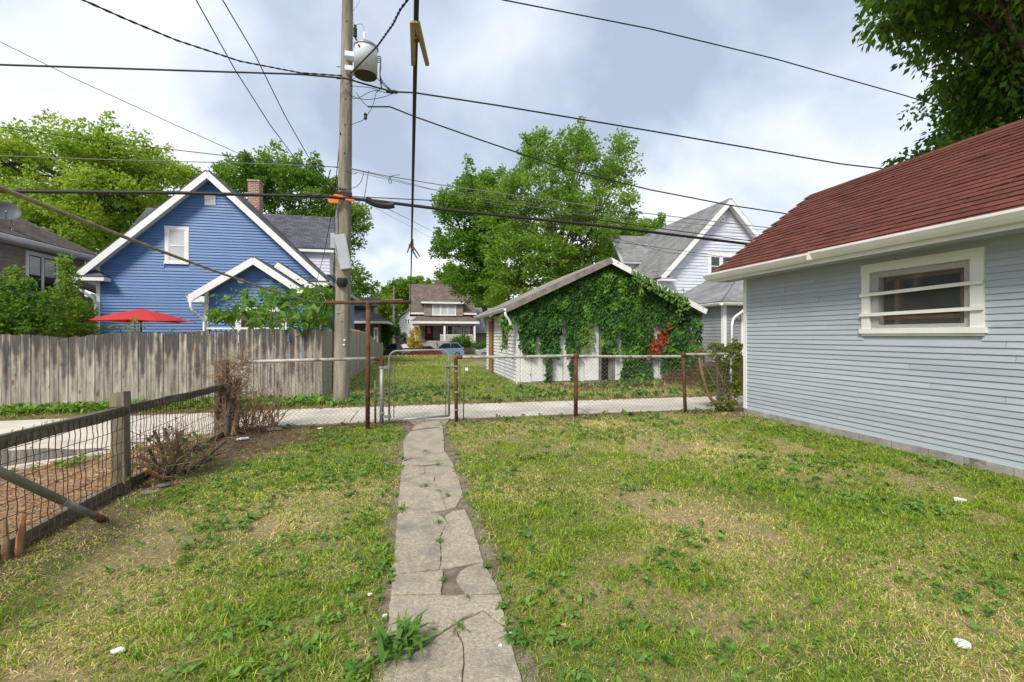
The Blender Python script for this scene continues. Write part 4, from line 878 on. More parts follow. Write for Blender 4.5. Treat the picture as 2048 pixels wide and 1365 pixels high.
# side dormer
xw, xr, dy, hw_, dez, drz = 13.1, 12.75, 28.2, 1.9, 6.05, 8.1
dm = MB().prism([(xw, dy-hw_+.2, 5), (xw, dy+hw_-.2, 5), (xw, dy+hw_-.2, dez), (xw, dy, drz-.2), (xw, dy-hw_+.2, dez)], (2.6, 0, 0)).build('dormer', M['white_siding'], wh, label='white dormer on the grey roof')
for s2 in (1, -1):
    slab(dm, [(xr, dy-s2*hw_, dez), (16.4, dy-s2*hw_, dez), (16.4, dy, drz), (xr, dy, drz)], .08, M['roof_grey'])
    board(dm, (xr-.012, dy-s2*hw_, dez-.05), (xr-.012, dy, drz-.05), .03, .18, M['white'], 'rake_board', (0, -s2*.7, .7))
gutter(dm, (xr, dy-hw_+.0, dez-.1), (15.2, dy-hw_, dez-.1), M['white'], .11, .11)
boards(dm, (xw-.002, dy+hw_-.2, 0), (0, -1, 0), (-1, 0, 0), 5, drz-.2, .17, M['white_siding'], lambda z: (0, 2*hw_-.4) if z < dez else ((z-dez)*.83, 2*hw_-.4-(z-dez)*.83), joined=True, th=.02)
# lower wing with hipped roof and door
gx, gy, gz = 12.85, 17.0, 2.82
MB().box(gx, 21, gy, HY-.04, 0, gz).build('wing_wall', M['grey_vinyl'], wh)
boards(wh, (gx-.002, HY-.05, 0), (0, -1, 0), (-1, 0, 0), .3, gz, .14, M['grey_vinyl'], lambda z: (0, HY-.05-gy), th=.025)
boards(wh, (gx, gy-.002, 0), (1, 0, 0), (0, -1, 0), .3, gz, .14, M['grey_vinyl'], lambda z: (0, 6), th=.025, holes=[(.75, 4.0, 0, 2.45)])
MB().box(gx-.03, gx+.12, gy-.04, gy+.12, .2, gz).build('corner_board', M['white'], wh)
slab(wh, [(gx-.35, gy-.35, gz), (gx-.35, HY-.04, gz), (16.0, HY-.04, gz+1.75), (16.0, gy+2.8, gz+1.75)], .08, M['roof_grey_y'], 'wing_roof'); slab(wh, [(gx-.35, gy-.35, gz), (22, gy-.35, gz), (22, gy+2.8, gz+1.75), (16.0, gy+2.8, gz+1.75)], .08, M['roof_grey'], 'wing_roof')
slab(wh, [(16, gy+2.8, gz+1.75), (22, gy+2.8, gz+1.75), (22, HY-.04, gz+1.76), (16, HY-.04, gz+1.76)], .06, M['roof_grey'], 'wing_roof')
MB().box(gx-.3, gx, gy-.3, HY-.05, gz-.05, gz-.02).build('soffit', M['white'], wh)
gutter(wh, (gx-.35, HY-.05, gz-.1), (gx-.35, gy-.35, gz-.1), M['white'], .12, .12); gutter(wh, (gx-.35, gy-.35, gz-.1), (22, gy-.35, gz-.1), M['white'], .12, .12)
pipe(wh, arc([(gx+.75, gy-.4, gz-.05), (gx+.72, gy-.4, gz-.3), (gx+.4, gy-.1, gz-.6), (gx+.35, gy-.09, gz-.9)])+[V3((gx+.35, gy-.09, .2))], .06, M['white'], 'downspout')
dr = MB().box(gx+.85, gx+4, gy-.05, gy-.004, .1, 2.4).build('garage_door', M['white'], wh)
for k in range(5): MB().box(gx+.95, gx+3.9, gy-.062, gy-.051, .2+k*.42, .56+k*.42).build('panel', M['white_siding'], dr)

# ================================================================== bungalow across the street
fh = thing('house', 'brown-roofed bungalow with front porch across the street', 'house', (2.5, 62, -.65))
FY = 60.0; fx = lambda px, Y=FY: at(px, 672, Y).x
fz = lambda py, Y=FY: at(880, py, Y).z
x0, x1 = fx(838), fx(946); zb = -.7
MB().box(x0, x1, FY, FY+9, zb, fz(628)).build('wall', M['taupe'], fh)
boards(fh, (x0, FY-.002, 0), (1, 0, 0), (0, -1, 0), zb+.4, fz(628), .2, M['taupe'], lambda z: (0, x1-x0), joined=True, th=.03)
rx0, rx1 = fx(818), fx(952); ridz = fz(571, FY+4.5)
for s_, yy in ((1, FY-.6), (-1, FY+9.6)): slab(fh, [(rx0, yy, fz(628)), (rx1, yy, fz(628)), (rx1-.45, FY+4.5, ridz), (rx0, FY+4.5, ridz)], .12, M['roof_brown'])
MB().prism([(x0, FY+.3, fz(628)), (x0, FY+8.7, fz(628)), (x0, FY+4.5, ridz-.15)], (x1-x0, 0, 0)).build('gable_wall', M['taupe'], fh)
MB().box(rx0, rx1, FY-.68, FY-.6, fz(628)-.12, fz(628)+.1).build('fascia', M['cream'], fh)
# dormer with three windows
da, db = fx(848, FY-.8), fx(926, FY-.8); dz0, dz1 = fz(632, FY-.8), fz(607, FY-.8)
dm = MB().box(da, db, FY-.80, FY+3, dz0, dz1).build('dormer', M['taupe'], fh, label='taupe dormer with three windows under a hipped roof')
boards(dm, (da, FY-.802, 0), (1, 0, 0), (0, -1, 0), dz0, dz1, .17, M['taupe'], lambda z: (0, db-da), joined=True, th=.02, holes=[(fx(863)-da, fx(911)-da, dz0, dz1)])
window(dm, (da, FY-.802, 0), (1, 0, 0), (0, -1, 0), fx(866)-da, fx(909)-da, dz0+.12, dz1-.12, .13, M['cream'], glass=M['glass_blind'], mull=3)
ha, hb, hz = fx(842, FY-1.2), fx(933, FY-1.2), dz1+.05; pk = (fx(886, FY+2.5), FY+2.6, fz(574, FY+2.6))
slab(dm, [(ha, FY-1.2, hz), (hb, FY-1.2, hz), pk], .1, M['roof_brown'], 'dormer_roof'); slab(dm, [(ha, FY-1.2, hz), (ha, FY+2.6, hz), pk], .1, M['roof_brown_y'], 'dormer_roof'); slab(dm, [(hb, FY-1.2, hz), (hb, FY+2.6, hz), pk], .1, M['roof_brown_y'], 'dormer_roof')
MB().box(ha, hb, FY-1.28, FY-1.18, hz-.12, hz+.1).build('fascia', M['cream'], dm)
# porch
PY = FY-2.6; pa, pb_ = at(820, 672, PY).x, at(958, 672, PY).x; pz0 = fz(645, PY)
slab(fh, [(pa, PY-.3, pz0), (pb_, PY-.3, pz0), (pb_-1.0, FY-.25, fz(634, FY)), (pa+1.0, FY-.25, fz(634, FY))], .12, M['roof_brown'], 'porch_roof'); MB().box(pa, pb_, PY-.36, PY-.28, pz0-.18, pz0+.12).build('fascia', M['cream'], fh)
MB().box(pa+.3, pb_-.3, PY-.2, FY-.03, pz0-.4, pz0-.2).build('porch_beam', M['taupe'], fh)
zf = fz(682, PY); MB().box(pa+.4, pb_-.4, PY-.3, FY-.03, zb-.1, zf).build('porch_floor', M['foundation'], fh)
for q in (828, 889, 949): xx = at(q, 672, PY).x; MB().box(xx-.12, xx+.12, PY-.12, PY+.12, zf, pz0-.39).build('porch_post', M['white'], fh)
rl = MB().box(at(880, 0, PY).x, at(945, 0, PY).x, PY-.05, PY+.05, zf+.68, zf+.78).build('porch_rail', M['white'], fh)
for q in np.arange(881, 945, 2.2): xx = at(q, 0, PY).x; MB().box(xx-.03, xx+.03, PY-.03, PY+.03, zf, zf+.679).build('baluster', M['white'], rl)
MB().box(fx(850), fx(866), FY-.09, FY-.03, zf, zf+2.1).build('front_door', mat('dark_red_door', (.06, .012, .02), rough=.5), fh)
MB().box(fx(855), fx(861), FY-.10, FY-.091, zf+.9, zf+1.7).build('door_wreath', mat('pink_wreath', (.5, .12, .2), rough=.8), fh)
for a, b in ((895, 905), (908, 923), (928, 938)): window(fh, (0, FY-.03, 0), (1, 0, 0), (0, -1, 0), fx(a), fx(b), zf+.55, zf+2.0, .1, M['cream'])
st = at(858, 700, PY-1); 
for k in range(3): MB().box(st.x-.9, st.x+.9, PY-.4-.35*(k+1), PY-.301 if k == 0 else PY-.4-.35*k-.001, zb-.1, zf-.16*(k+1)).build('step', M['foundation'], fh)
ck = at(875, 556, FY+4.8); chm = MB().box(ck.x-.4, ck.x+.4, FY+4.4, FY+5.2, ridz-.6, ck.z-.35).build('chimney', M['brick_dark'], fh); MB().lathe([(.3, 0), (.22, .2), (.3, .34), (.3, .36)], (ck.x, FY+4.8, ck.z-.351), 10).build('chimney_pot', M['foundation'], chm)
# ---- dark-roofed brick bungalow left of it, beyond the side fence
dhs = thing('house', 'low brick bungalow with dark grey roof beyond the plank fence', 'house', (-5.5, 46, 0))
DY = 40.0; a, b = at(640, 0, DY).x, at(757, 0, DY).x; ze = at(740, 645, DY).z
MB().box(a, b, DY, DY+10, 0, ze).build('wall', M['brick_dark'], dhs)
for q in (733, 750): window(dhs, (0, DY-.01, 0), (1, 0, 0), (0, -1, 0), at(q, 0, DY).x, at(q+4, 0, DY).x, .7, ze-.55, .1)
eo = .9; slab(dhs, [(a-eo, DY-eo, ze), (b+eo, DY-eo, ze), (b-2.6, DY+4.5, ze+2.0), (a, DY+4.5, ze+2.0)], .1, M['roof_blue']); slab(dhs, [(b+eo, DY-eo, ze), (b+eo, DY+10, ze), (b-2.6, DY+10, ze+2.0), (b-2.6, DY+4.5, ze+2.0)], .1, M['roof_blue_y'])
MB().box(a-eo, b+eo, DY-eo-.04, DY-eo+.02, ze-.12, ze+.08).build('fascia', M['cream'], dhs); MB().box(b+eo-.05, b+eo+.03, DY-eo+.03, DY+10, ze-.12, ze+.08).build('fascia', M['cream'], dhs)
MB().box(b-3.4, b-.55, DY+2.2, DY+6, ze+.3, ze+1.5).build('dormer', M['taupe'], dhs); slab(dhs, [(b-3.7, DY+1.7, ze+1.4), (b-.2, DY+1.7, ze+1.4), (b-.2, DY+6, ze+2.5), (b-3.7, DY+6, ze+2.5)], .1, M['roof_blue'], 'dormer_roof')
# ---- pale house behind the bungalow
ph_ = thing('house', 'pale two-storey house glimpsed behind the porch bungalow', 'house', (-3.5, 80, -.5))
EY = 78; a, b = at(799, 0, EY).x, at(822, 0, EY).x; z1 = at(800, 637, EY).z
MB().prism([(a, EY, -.6), (b+4, EY, -.6), (b+4, EY, z1), ((a+b+4)/2, EY, z1+2.6), (a, EY, z1)], (0, 8, 0)).build('wall', M['white_siding'], ph_)
for s_, e_ in ((1, a-.4), (-1, b+4.4)): slab(ph_, [(e_, EY-.4, z1-.15), (e_, EY+8.4, z1-.15), ((a+b+4)/2, EY+8.4, z1+2.75), ((a+b+4)/2, EY-.4, z1+2.75)], .12, M['roof_grey_y'])
window(ph_, (0, EY-.01, 0), (1, 0, 0), (0, -1, 0), at(810, 0, EY).x, at(819, 0, EY).x, at(800, 648, EY).z, at(800, 639, EY).z, .1, mull=2)
rh = thing('house', 'grey roofed house half hidden beside the ivy garage', 'house', (9, 66, -.6))
RYh = 64; a = at(951, 0, RYh).x; MB().box(a, a+9, RYh, RYh+8, -.6, 1.9).build('wall', M['taupe'], rh); slab(rh, [(a-.5, RYh-.5, 1.8), (a+9.5, RYh-.5, 1.8), (a+9.5, RYh+4, 5.6), (a-.5, RYh+4, 5.6)], .1, M['roof_grey'])

# ================================================================== parked cars
def car(label, px0, px1, Y, ztop, paint, prof, cab, heading, lamp=None, lpos=None):
    xa, xb = at(px0, 0, Y).x, at(px1, 0, Y).x; L_ = xb-xa; zg = -.975; H = ztop-zg; wd = 1.75
    root = thing('car', label, 'car', ((xa+xb)/2, Y+wd/2, zg), 'cars parked along the street')
    fxn = (lambda t: xa+L_*t) if heading > 0 else (lambda t: xb-L_*t)
    body = MB(); sec = []
    for dy, sc_ in ((0, .96), (.1, 1), (wd-.1, 1), (wd, .96)): sec.append([(fxn(.5+(t-.5)*(sc_ if sc_ == 1 else .985)), Y+dy, zg+.16+(h-.16/H)*H*sc_) for t, h in prof])
    n = len(prof); vs = [p for s in sec for p in s]
    body.add(vs, [(k*n+i, k*n+(i+1) % n, (k+1)*n+(i+1) % n, (k+1)*n+i) for k in range(3) for i in range(n)]+[tuple(range(n)), tuple(range(4*n-1, 3*n-1, -1))]); bo = body.build('body', paint, root, smooth=False)
    bel = min(h for t, h in cab)*H
    cb_ = MB(); lo = [(fxn(t), zg+h*H) for t, h in cab]; n = len(cab)
    vs = []
    for k, (ins, _) in enumerate(((.06, 0), (.22, 0))):
        pass
    cen = sum(t for t, h in cab)/n
    A = [(x, Y+(.05 if abs(z-zg-bel) < .03 else .2), z) for x, z in lo]; B = [(x, Y+wd-(.05 if abs(z-zg-bel) < .03 else .2), z) for x, z in lo]
    cb_.add(A+B, [(i, (i+1) % n, n+(i+1) % n, n+i) for i in range(n)]+[tuple(range(n)), tuple(range(2*n-1, n-1, -1))]); cabin = cb_.build('cabin', paint, root)
    # side glass in two panes, windscreens
    tt = sorted(t for t, h in cab); tp = sorted(cab, key=lambda q: -q[1])[:2]; tl, tr = sorted(q[0] for q in tp); bl, br = tt[0], tt[-1]; top = tp[0][1]
    zb_, zt_ = zg+bel+.04, zg+top*H-.06
    def gl(a0, a1, b0, b1):
        MB().hexa([(fxn(a0), Y+.035, zb_), (fxn(a1), Y+.035, zb_), (fxn(a1), Y+.09, zb_), (fxn(a0), Y+.09, zb_), (fxn(b0), Y+.175, zt_), (fxn(b1), Y+.175, zt_), (fxn(b1), Y+.22, zt_), (fxn(b0), Y+.22, zt_)]).build('side_window', M['glass'], root)
    mid = (tl+tr)/2; gl(bl+.03, mid-.008, tl+.015, mid-.008); gl(mid+.008, br-.035, mid+.008, tr-.01)
    for t in (.19, .80):
        wx = fxn(t)
        for yy in (Y+.02, Y+wd-.22):
            w_ = MB().lathe([(.12, 0), (.30, 0), (.335, .04), (.335, .17), (.30, .2), (.12, .2)], (wx, yy-.03, zg+.335), 16, (0, 1, 0)).build('wheel', M['rubber'], root); MB().lathe([(.02, -.005), (.2, -.012), (.22, .01), (.02, .012)], (wx, yy-.035, zg+.335), 12, (0, 1, 0)).build('rim', M['alloy'], w_)
    for t, m_ in ((.02, M['white_lamp']), (.985, M['red_lamp'])):
        x_ = fxn(t); MB().box(x_-.12, x_+.12, Y-.012, Y+.25, zg+.5*H, zg+.6*H).build('headlight' if t < .5 else 'tail_light', m_, root)
    return root
sedan = [(0, .28), (.0, .45), (.03, .55), (.28, .63), (.97, .66), (1, .55), (1, .25), (.9, .16), (.1, .16)]
P_ = lambda c: mat('car_paint', c, rough=.25, spec=.7)
car('red sedan parked on the street beyond the lot', 804, 884, 46.0, .42, P_((.45, .025, .02)), sedan, [(.22, .60), (.42, .98), (.72, 1.0), (.95, .62)], 1)
car('light blue crossover parked across the street before the porch', 858, 929, 50.6, .68, P_((.18, .30, .43)), sedan, [(.2, .60), (.40, .97), (.82, 1.0), (.97, .62)], 1)
car('dark grey hatchback parked across the street beside the fence end', 735, 808, 50.6, .62, P_((.045, .055, .075)), sedan, [(.2, .60), (.38, .97), (.86, 1.0), (.98, .62)], 1)
car('silver car parked across the street beside the ivy garage', 953, 1030, 50.6, .45, P_((.36, .37, .38)), sedan, [(.22, .60), (.42, .98), (.72, 1.0), (.95, .62)], 1)

# ================================================================== trees
def leaves_v(P, A, L_, Wd):
    n = len(P); r = NR.normal(size=(n, 3)); S = np.cross(A, r); S /= np.maximum(np.linalg.norm(S, axis=1, keepdims=True), 1e-6); Nn = np.cross(A, S)
    L_ = L_[:, None]; Wd = Wd[:, None]; V = np.empty((n, 4, 3)); q = P+A*L_*.45+Nn*L_*.12
    V[:, 0] = P; V[:, 1] = q-S*Wd*.5; V[:, 2] = P+A*L_; V[:, 3] = q+S*Wd*.5; return V
def foliage(name, P, A, L_, Wd, cols, m, parent=None, kind=None):
    V = leaves_v(P, A, L_, Wd); b = np.arange(len(P))[:, None]*4
    Ft = np.stack([b+np.array([[0, 1, 2]]), b+np.array([[0, 2, 3]])], 1).reshape(-1, 3)
    o = bulk(name, V.reshape(-1, 3), Ft, m, np.repeat(cols, 4, 0), parent); return tag(o, kind=kind)
def tree(name, label, base, fork, lobes, tr, clumps, per, lsize, c1, c2, cr=.7, group='trees behind the houses', bark='bark', spike=.25, m='leaf', flat=.55, seed=0, droop=-.1, shoots=90):
    rg = np.random.default_rng(100+seed); rr = random.Random(seed); base = V3(base); fork = V3(fork)
    root = thing(name, label, 'tree', base, group); tb = MB()
    mid = base.lerp(fork, .5)+V3((rr.uniform(-.2, .2), rr.uniform(-.2, .2), 0)); tb.tube([base-V3((0, 0, .1)), base+V3((0, 0, .3)), mid, fork], [tr*1.35, tr*1.05, tr*.85, tr*.7], 9)
    vol = np.array([l[3]*l[4]*l[5] for l in lobes])**.67; vol /= vol.sum(); CP, UP = [], []
    for (cx, cy, cz, rx, ry, rz_), f in zip(lobes, vol):
        c = V3((cx, cy, cz)); st = fork.lerp(base, rr.uniform(0, .25)); k = c-st
        lp = arc([st, st+V3((k.x*.25, k.y*.25, k.z*.45)), st+k*.75, c+V3((0, 0, rz_*.45))], 2); nl = len(lp); tb.tube(lp, [max(.02, tr*.38*(1-.9*i/nl)) for i in range(nl)], 6)
        nc = max(3, int(clumps*f)); d = rg.normal(size=(nc, 3)); d /= np.linalg.norm(d, axis=1, keepdims=True); d[:, 2] = np.where(d[:, 2] < -.55, -d[:, 2]*.6, d[:, 2])
        ra = rg.uniform(.35, 1.0, nc)**.55; sp_ = 1+spike*rg.random(nc)*(d[:, 2] > .35); pc_ = np.array([cx, cy, cz])+d*ra[:, None]*np.array([rx, ry, rz_])*sp_[:, None]; CP.append(pc_)
        for i in range(0, nc, 5):
            a = lp[rr.randrange(nl//2, nl)]; b = V3(pc_[i]); tb.tube([a, a.lerp(b, .5)+V3((0, 0, .15)), b], [.045*tr/.25, .03*tr/.25, .012], 4, cap=False)
    CP = np.concatenate(CP); SZ = cr*rg.uniform(.6, 1.3, len(CP)); ext, exs = [], []
    if shoots:           # leafy shoots that break the outline
        L0 = np.array(lobes)
        for i in rg.choice(len(CP), min(len(CP), shoots), replace=False):
            j = np.argmin(np.linalg.norm((CP[i]-L0[:, :3])/L0[:, 3:6], axis=1)); d = (CP[i]-L0[j, :3])/L0[j, 3:6]; l_ = np.linalg.norm(d)
            if l_ < .62 or d[2] < -.25: continue
            d = d/l_*np.array([.75, .75, .55])+np.array([0, 0, .75])+rg.normal(0, .18, 3); d /= np.linalg.norm(d); p_ = CP[i].copy(); s_ = cr*.62
            for q in range(rg.integers(2, 5)): p_ = p_+d*s_*.95; ext.append(p_.copy()); exs.append(s_); s_ *= .72
    if ext: CP = np.concatenate([CP, np.array(ext)]); SZ = np.concatenate([SZ, np.array(exs)])
    pn = np.maximum(12, (per*np.minimum(1, (SZ/cr)**1.6)).astype(int)); ci = np.repeat(np.arange(len(CP)), pn); n = len(ci)
    g_ = rg.normal(size=(n, 3)); g_ /= np.linalg.norm(g_, axis=1, keepdims=True); g_ *= rg.random((n, 1))**.45
    csz = SZ; P = CP[ci]+g_*csz[ci][:, None]*np.array([1, 1, flat])
    A = g_*np.array([1, 1, .5])+rg.normal(size=(n, 3))*.55+np.array([0, 0, droop]); A /= np.linalg.norm(A, axis=1, keepdims=True)
    t = np.clip(rg.random(len(CP))[ci]*.65+rg.random(n)*.45, 0, 1)[:, None]; cols = np.array(c1)*(1-t)+np.array(c2)*t
    L_ = lsize*rg.uniform(.65, 1.25, n)
    tb.build('trunk', M[bark], root, smooth=True); foliage('crown', P, A, L_, L_*rg.uniform(.55, .8, n), cols, M[m], root); return root
def tl(px, py, Y, rp, rq, ry):      # a crown lobe measured in the picture, stood at its distance
    c = at(px, py, Y); k = (Y*CS+c.x*SN*0+c.x*SN)/F if False else (c.x*SN+Y*CS)/F
    return (c.x, Y, c.z, rp*k, ry, rq*k)
g1, g2 = (.145, .265, .025), (.33, .43, .065)      # bright maple
tree('maple_tree', 'tall bright green maple behind the taupe and blue houses', (at(215, 0, 33).x, 33, 0), at(213, 470, 33),
     [tl(60, 350, 33, 90, 62, 4), tl(150, 322, 32, 90, 48, 4), tl(235, 318, 33, 85, 46, 4), tl(310, 348, 33, 75, 46, 3.5), tl(90, 420, 32, 100, 50, 4), tl(250, 390, 31, 70, 45, 3.5), tl(150, 470, 31, 80, 60, 4), tl(340, 370, 34, 55, 30, 2.5), tl(215, 520, 32, 70, 70, 3), tl(-40, 380, 33, 80, 80, 4), tl(60, 480, 32, 90, 60, 4), tl(300, 440, 33, 60, 50, 3), tl(200, 440, 34, 90, 60, 3)],
     .34, 800, 85, .20, g1, g2, .66, seed=1, spike=.28, shoots=70)
tree('tree', 'dense mid-green tree rising behind the blue house chimney', (at(600, 0, 37).x, 37, 0), at(600, 500, 37),
     [tl(500, 380, 37, 55, 52, 3), tl(560, 370, 37, 65, 52, 3.5), tl(625, 390, 37, 55, 60, 3.5), tl(660, 460, 37, 60, 60, 3), tl(700, 450, 36, 42, 38, 2.2), tl(690, 560, 36, 42, 50, 2.2), tl(715, 590, 36, 24, 26, 1.6), tl(560, 470, 38, 80, 60, 3)],
     .36, 460, 95, .21, (.075, .18, .018), (.19, .305, .04), .64, shoots=50, seed=2, spike=.12)
tree('tree', 'large leafy green tree with three pointed tops behind the ivy garage', (at(1110, 0, 30).x, 30, 0), at(1115, 540, 30),
     [tl(1075, 350, 30, 40, 62, 2.4), tl(1080, 300, 30, 20, 30, 1.4), tl(1155, 340, 30, 42, 70, 2.6), tl(1157, 285, 30, 20, 30, 1.4), tl(1236, 370, 30, 34, 62, 2.4), tl(1240, 305, 30, 20, 28, 1.4), tl(1010, 420, 30, 55, 55, 3), tl(1110, 430, 29, 80, 52, 3.4), tl(1200, 440, 30, 70, 55, 3), tl(1020, 510, 29, 60, 60, 3), tl(1090, 530, 28.5, 85, 60, 3), tl(1180, 530, 30, 70, 45, 3), tl(1020, 590, 29, 55, 45, 2.5), tl(1240, 500, 31, 35, 32, 2), tl(1150, 470, 29, 90, 60, 3), tl(1060, 570, 28.5, 80, 50, 3), tl(1160, 590, 29, 80, 50, 3), tl(1220, 560, 31, 40, 40, 2)],
     .33, 800, 80, .205, (.09, .20, .02), (.235, .345, .055), .60, bark='palebark', seed=3, spike=.42)
tree('tree', 'darker green tree standing left of the three-topped tree', (at(988, 0, 35).x, 35, .1), at(960, 560, 35),
     [tl(945, 380, 35, 36, 32, 2.5), tl(905, 425, 35, 34, 40, 2.5), tl(960, 440, 35, 50, 55, 3), tl(915, 500, 35, 44, 42, 2.6), tl(965, 540, 35, 45, 45, 2.6), tl(990, 400, 36, 40, 40, 2.4), tl(960, 590, 35, 50, 40, 2.6), tl(925, 560, 35, 35, 35, 2.2), tl(985, 480, 35, 45, 60, 2.6)],
     .26, 400, 95, .21, (.07, .18, .016), (.17, .30, .032), .62, seed=4, spike=.35)
far = [('bushy green tree behind the brick bungalow roof', 740, 78, [(745, 640, 30, 22), (720, 625, 30, 25), (765, 620, 22, 18)], 5), ('round green tree behind the pale two-storey house', 785, 82, [(775, 610, 24, 22), (800, 600, 26, 26), (815, 585, 22, 18)], 6),
       ('tall green tree right behind the bungalow chimney', 915, 80, [(905, 565, 26, 26), (925, 590, 30, 28), (895, 590, 20, 20)], 7), ('spreading green tree behind the grey-roofed house', 965, 76, [(950, 600, 28, 26), (975, 580, 30, 28), (985, 620, 28, 24), (955, 630, 20, 20)], 8),
       ('distant tree over the left end of the bungalow roof', 835, 95, [(835, 585, 24, 20), (860, 592, 24, 18)], 9),
       ('tree top showing over the white house dormer', 1280, 48, [(1265, 500, 40, 45), (1300, 475, 24, 22), (1240, 540, 40, 40)], 10)]
for lb, px, Y, ls, sd in far:
    tree('tree', lb, (at(px, 0, Y).x, Y, ghf(0, Y)), at(px, 660, Y)+V3((0, 0, 1.0)), [tl(a, b, Y+R.uniform(-1, 1), c, d, c*Y/F*.9) for a, b, c, d in ls], .3, 150, 80, .42, (.09, .20, .016), (.22, .33, .035), 1.0, seed=sd, spike=.2)
# far-off wood that closes the horizon
def wood():
    n = 26000; rg = np.random.default_rng(77); ang = rg.uniform(-2.3, 1.9, n); d = rg.uniform(118, 135, n); ht = 6+5*vn(ang*9, ang*0, 1.0, 3)+3*vn(ang*31, ang*0, 1.0, 4)
    P = np.stack([np.sin(ang)*d, np.cos(ang)*d, -1+rg.random(n)**.7*ht], 1); A = rg.normal(size=(n, 3)); A /= np.linalg.norm(A, axis=1, keepdims=True); t = rg.random((n, 1))
    L_ = rg.uniform(1.2, 2.4, n); o = foliage('wood', P, A, L_, L_*.8, np.array((.07, .14, .02))*(1-t)+np.array((.15, .24, .04))*t, M['leaf']); return tag(o, 'far-off belt of green trees closing the horizon', 'trees', kind='stuff')
wood()
# near tree hanging in over the garage roof: its nearest leaves are objects of their own
nt_ = thing('tree', 'big dark-leaved tree overhanging the red-roofed garage', 'tree', (17.2, 7.8, 0))
tb = MB(); fk = V3((16.8, 7.9, 3.4)); tb.tube([(17.2, 7.8, -.1), (17.1, 7.8, .5), (17.0, 7.9, 2), fk], [.34, .27, .24, .2], 9)
lob = [(10.9, 6.3, 8.6, 1.9, 1.6, .9, 1), (9.2, 5.9, 8.0, 1.6, 1.3, .8, 1), (8.1, 5.3, 7.0, 1.35, 1.1, .62, 1), (9.9, 6.0, 6.9, 1.6, 1.2, .7, 1), (11.2, 6.4, 6.3, 1.3, 1.1, .65, 1), (12.2, 7.6, 5.2, 1.7, 1.4, .7, .8), (11.0, 7.2, 4.9, 1.2, 1.0, .55, .8), (12.9, 7.6, 6.6, 1.6, 1.5, 1.0, .8), (12.3, 6.4, 8.2, 1.8, 1.6, 1.1, 1), (7.4, 4.8, 7.0, .7, .7, .36, .8), (9.0, 5.4, 9.4, 1.8, 1.5, .9, .9), (8.0, 4.9, 8.4, 1.0, 1.0, .55, .9), (12.6, 6.2, 10, 2, 2, 1.2, 1)]
rg = np.random.default_rng(300); CP = []
for cx, cy, cz, rx, ry, rz_, kk in lob:
    c = V3((cx, cy, cz)); lp = arc([fk, fk.lerp(c, .4)+V3((0, 0, .5)), c.lerp(fk, .2)+V3((0, 0, .15)), c], 2); tb.tube(lp, [max(.015, .075*(1-.85*i/len(lp))) for i in range(len(lp))], 6)
    nc = int(40*kk*(rx*ry)**.6)+6; d = rg.normal(size=(nc, 3)); d /= np.linalg.norm(d, axis=1, keepdims=True); pc_ = np.array([cx, cy, cz])+d*(rg.uniform(.2, 1, nc)**.6)[:, None]*np.array([rx, ry, rz_]); CP.append(pc_)
    for q in pc_[::2]: a = lp[R.randrange(len(lp)//2, len(lp))]; tb.tube([a, a.lerp(V3(q), .5)+V3((0, 0, .06)), V3(q)], [.02, .012, .005], 4, cap=False)
CP = np.concatenate(CP); per = 70; n = len(CP)*per; ci = np.repeat(np.arange(len(CP)), per); g_ = rg.normal(size=(n, 3)); g_ /= np.linalg.norm(g_, axis=1, keepdims=True); g_ *= rg.random((n, 1))**.5
P = CP[ci]+g_*np.array([.45, .45, .30]); A = g_*np.array([.8, .8, .2])+rg.normal(size=(n, 3))*.35+np.array([0, 0, -.55]); A /= np.linalg.norm(A, axis=1, keepdims=True)
t = np.clip(rg.random(len(CP))[ci]*.6+rg.random(n)*.5, 0, 1)[:, None]; cols = np.array((.045, .125, .010))*(1-t)+np.array((.13, .25, .024))*t
tb.build('trunk', M['bark'], nt_, smooth=True)
L_ = rg.uniform(.10, .19, n); dist = np.linalg.norm(P-np.array([0, 0, CZ]), axis=1); dep = P[:, 0]*SN+P[:, 1]*CS; pxx = 1024+F*(P[:, 0]*CS-P[:, 1]*SN)/dep; pyy = 672-F*(P[:, 2]-CZ)/dep
vis = (pxx > 0) & (pxx < 2060) & (pyy > -10); order = np.argsort(np.where(vis, dist, 99)-L_*8); near = order[:300]; far_ = order[300:]
foliage('crown', P[far_], A[far_], L_[far_], L_[far_]*.5, cols[far_], M['leaf_dark'], nt_)
def leaf_objs(P, A, L_, Wd, cols, m, parent, name='leaf'):
    V = leaves_v(P, A, L_, Wd)
    for k in range(len(P)):
        me = bpy.data.meshes.new(name); v_ = V[k]; sh = (v_[2]-v_[0])*.5+v_[0]
        a, b, c, d = v_[0], v_[1], v_[2], v_[3]; e1_ = (b*.75+c*.25); e2_ = (d*.75+c*.25)
        me.from_pydata([tuple(q) for q in (a, b, (b+c)/2*.9+sh*.1, c, (d+c)/2*.9+sh*.1, d, sh)], [], [(0, 1, 6), (1, 2, 6), (2, 3, 6), (3, 4, 6), (4, 5, 6), (5, 0, 6)])
        ca = me.color_attributes.new('Col', 'FLOAT_COLOR', 'POINT')
        for i in range(7): ca.data[i].color = (*cols[k], 1)
        me.materials.append(m); link(name, me, parent)
leaf_objs(P[near], A[near], L_[near], L_[near]*.55, cols[near], M['leaf_dark'], nt_)
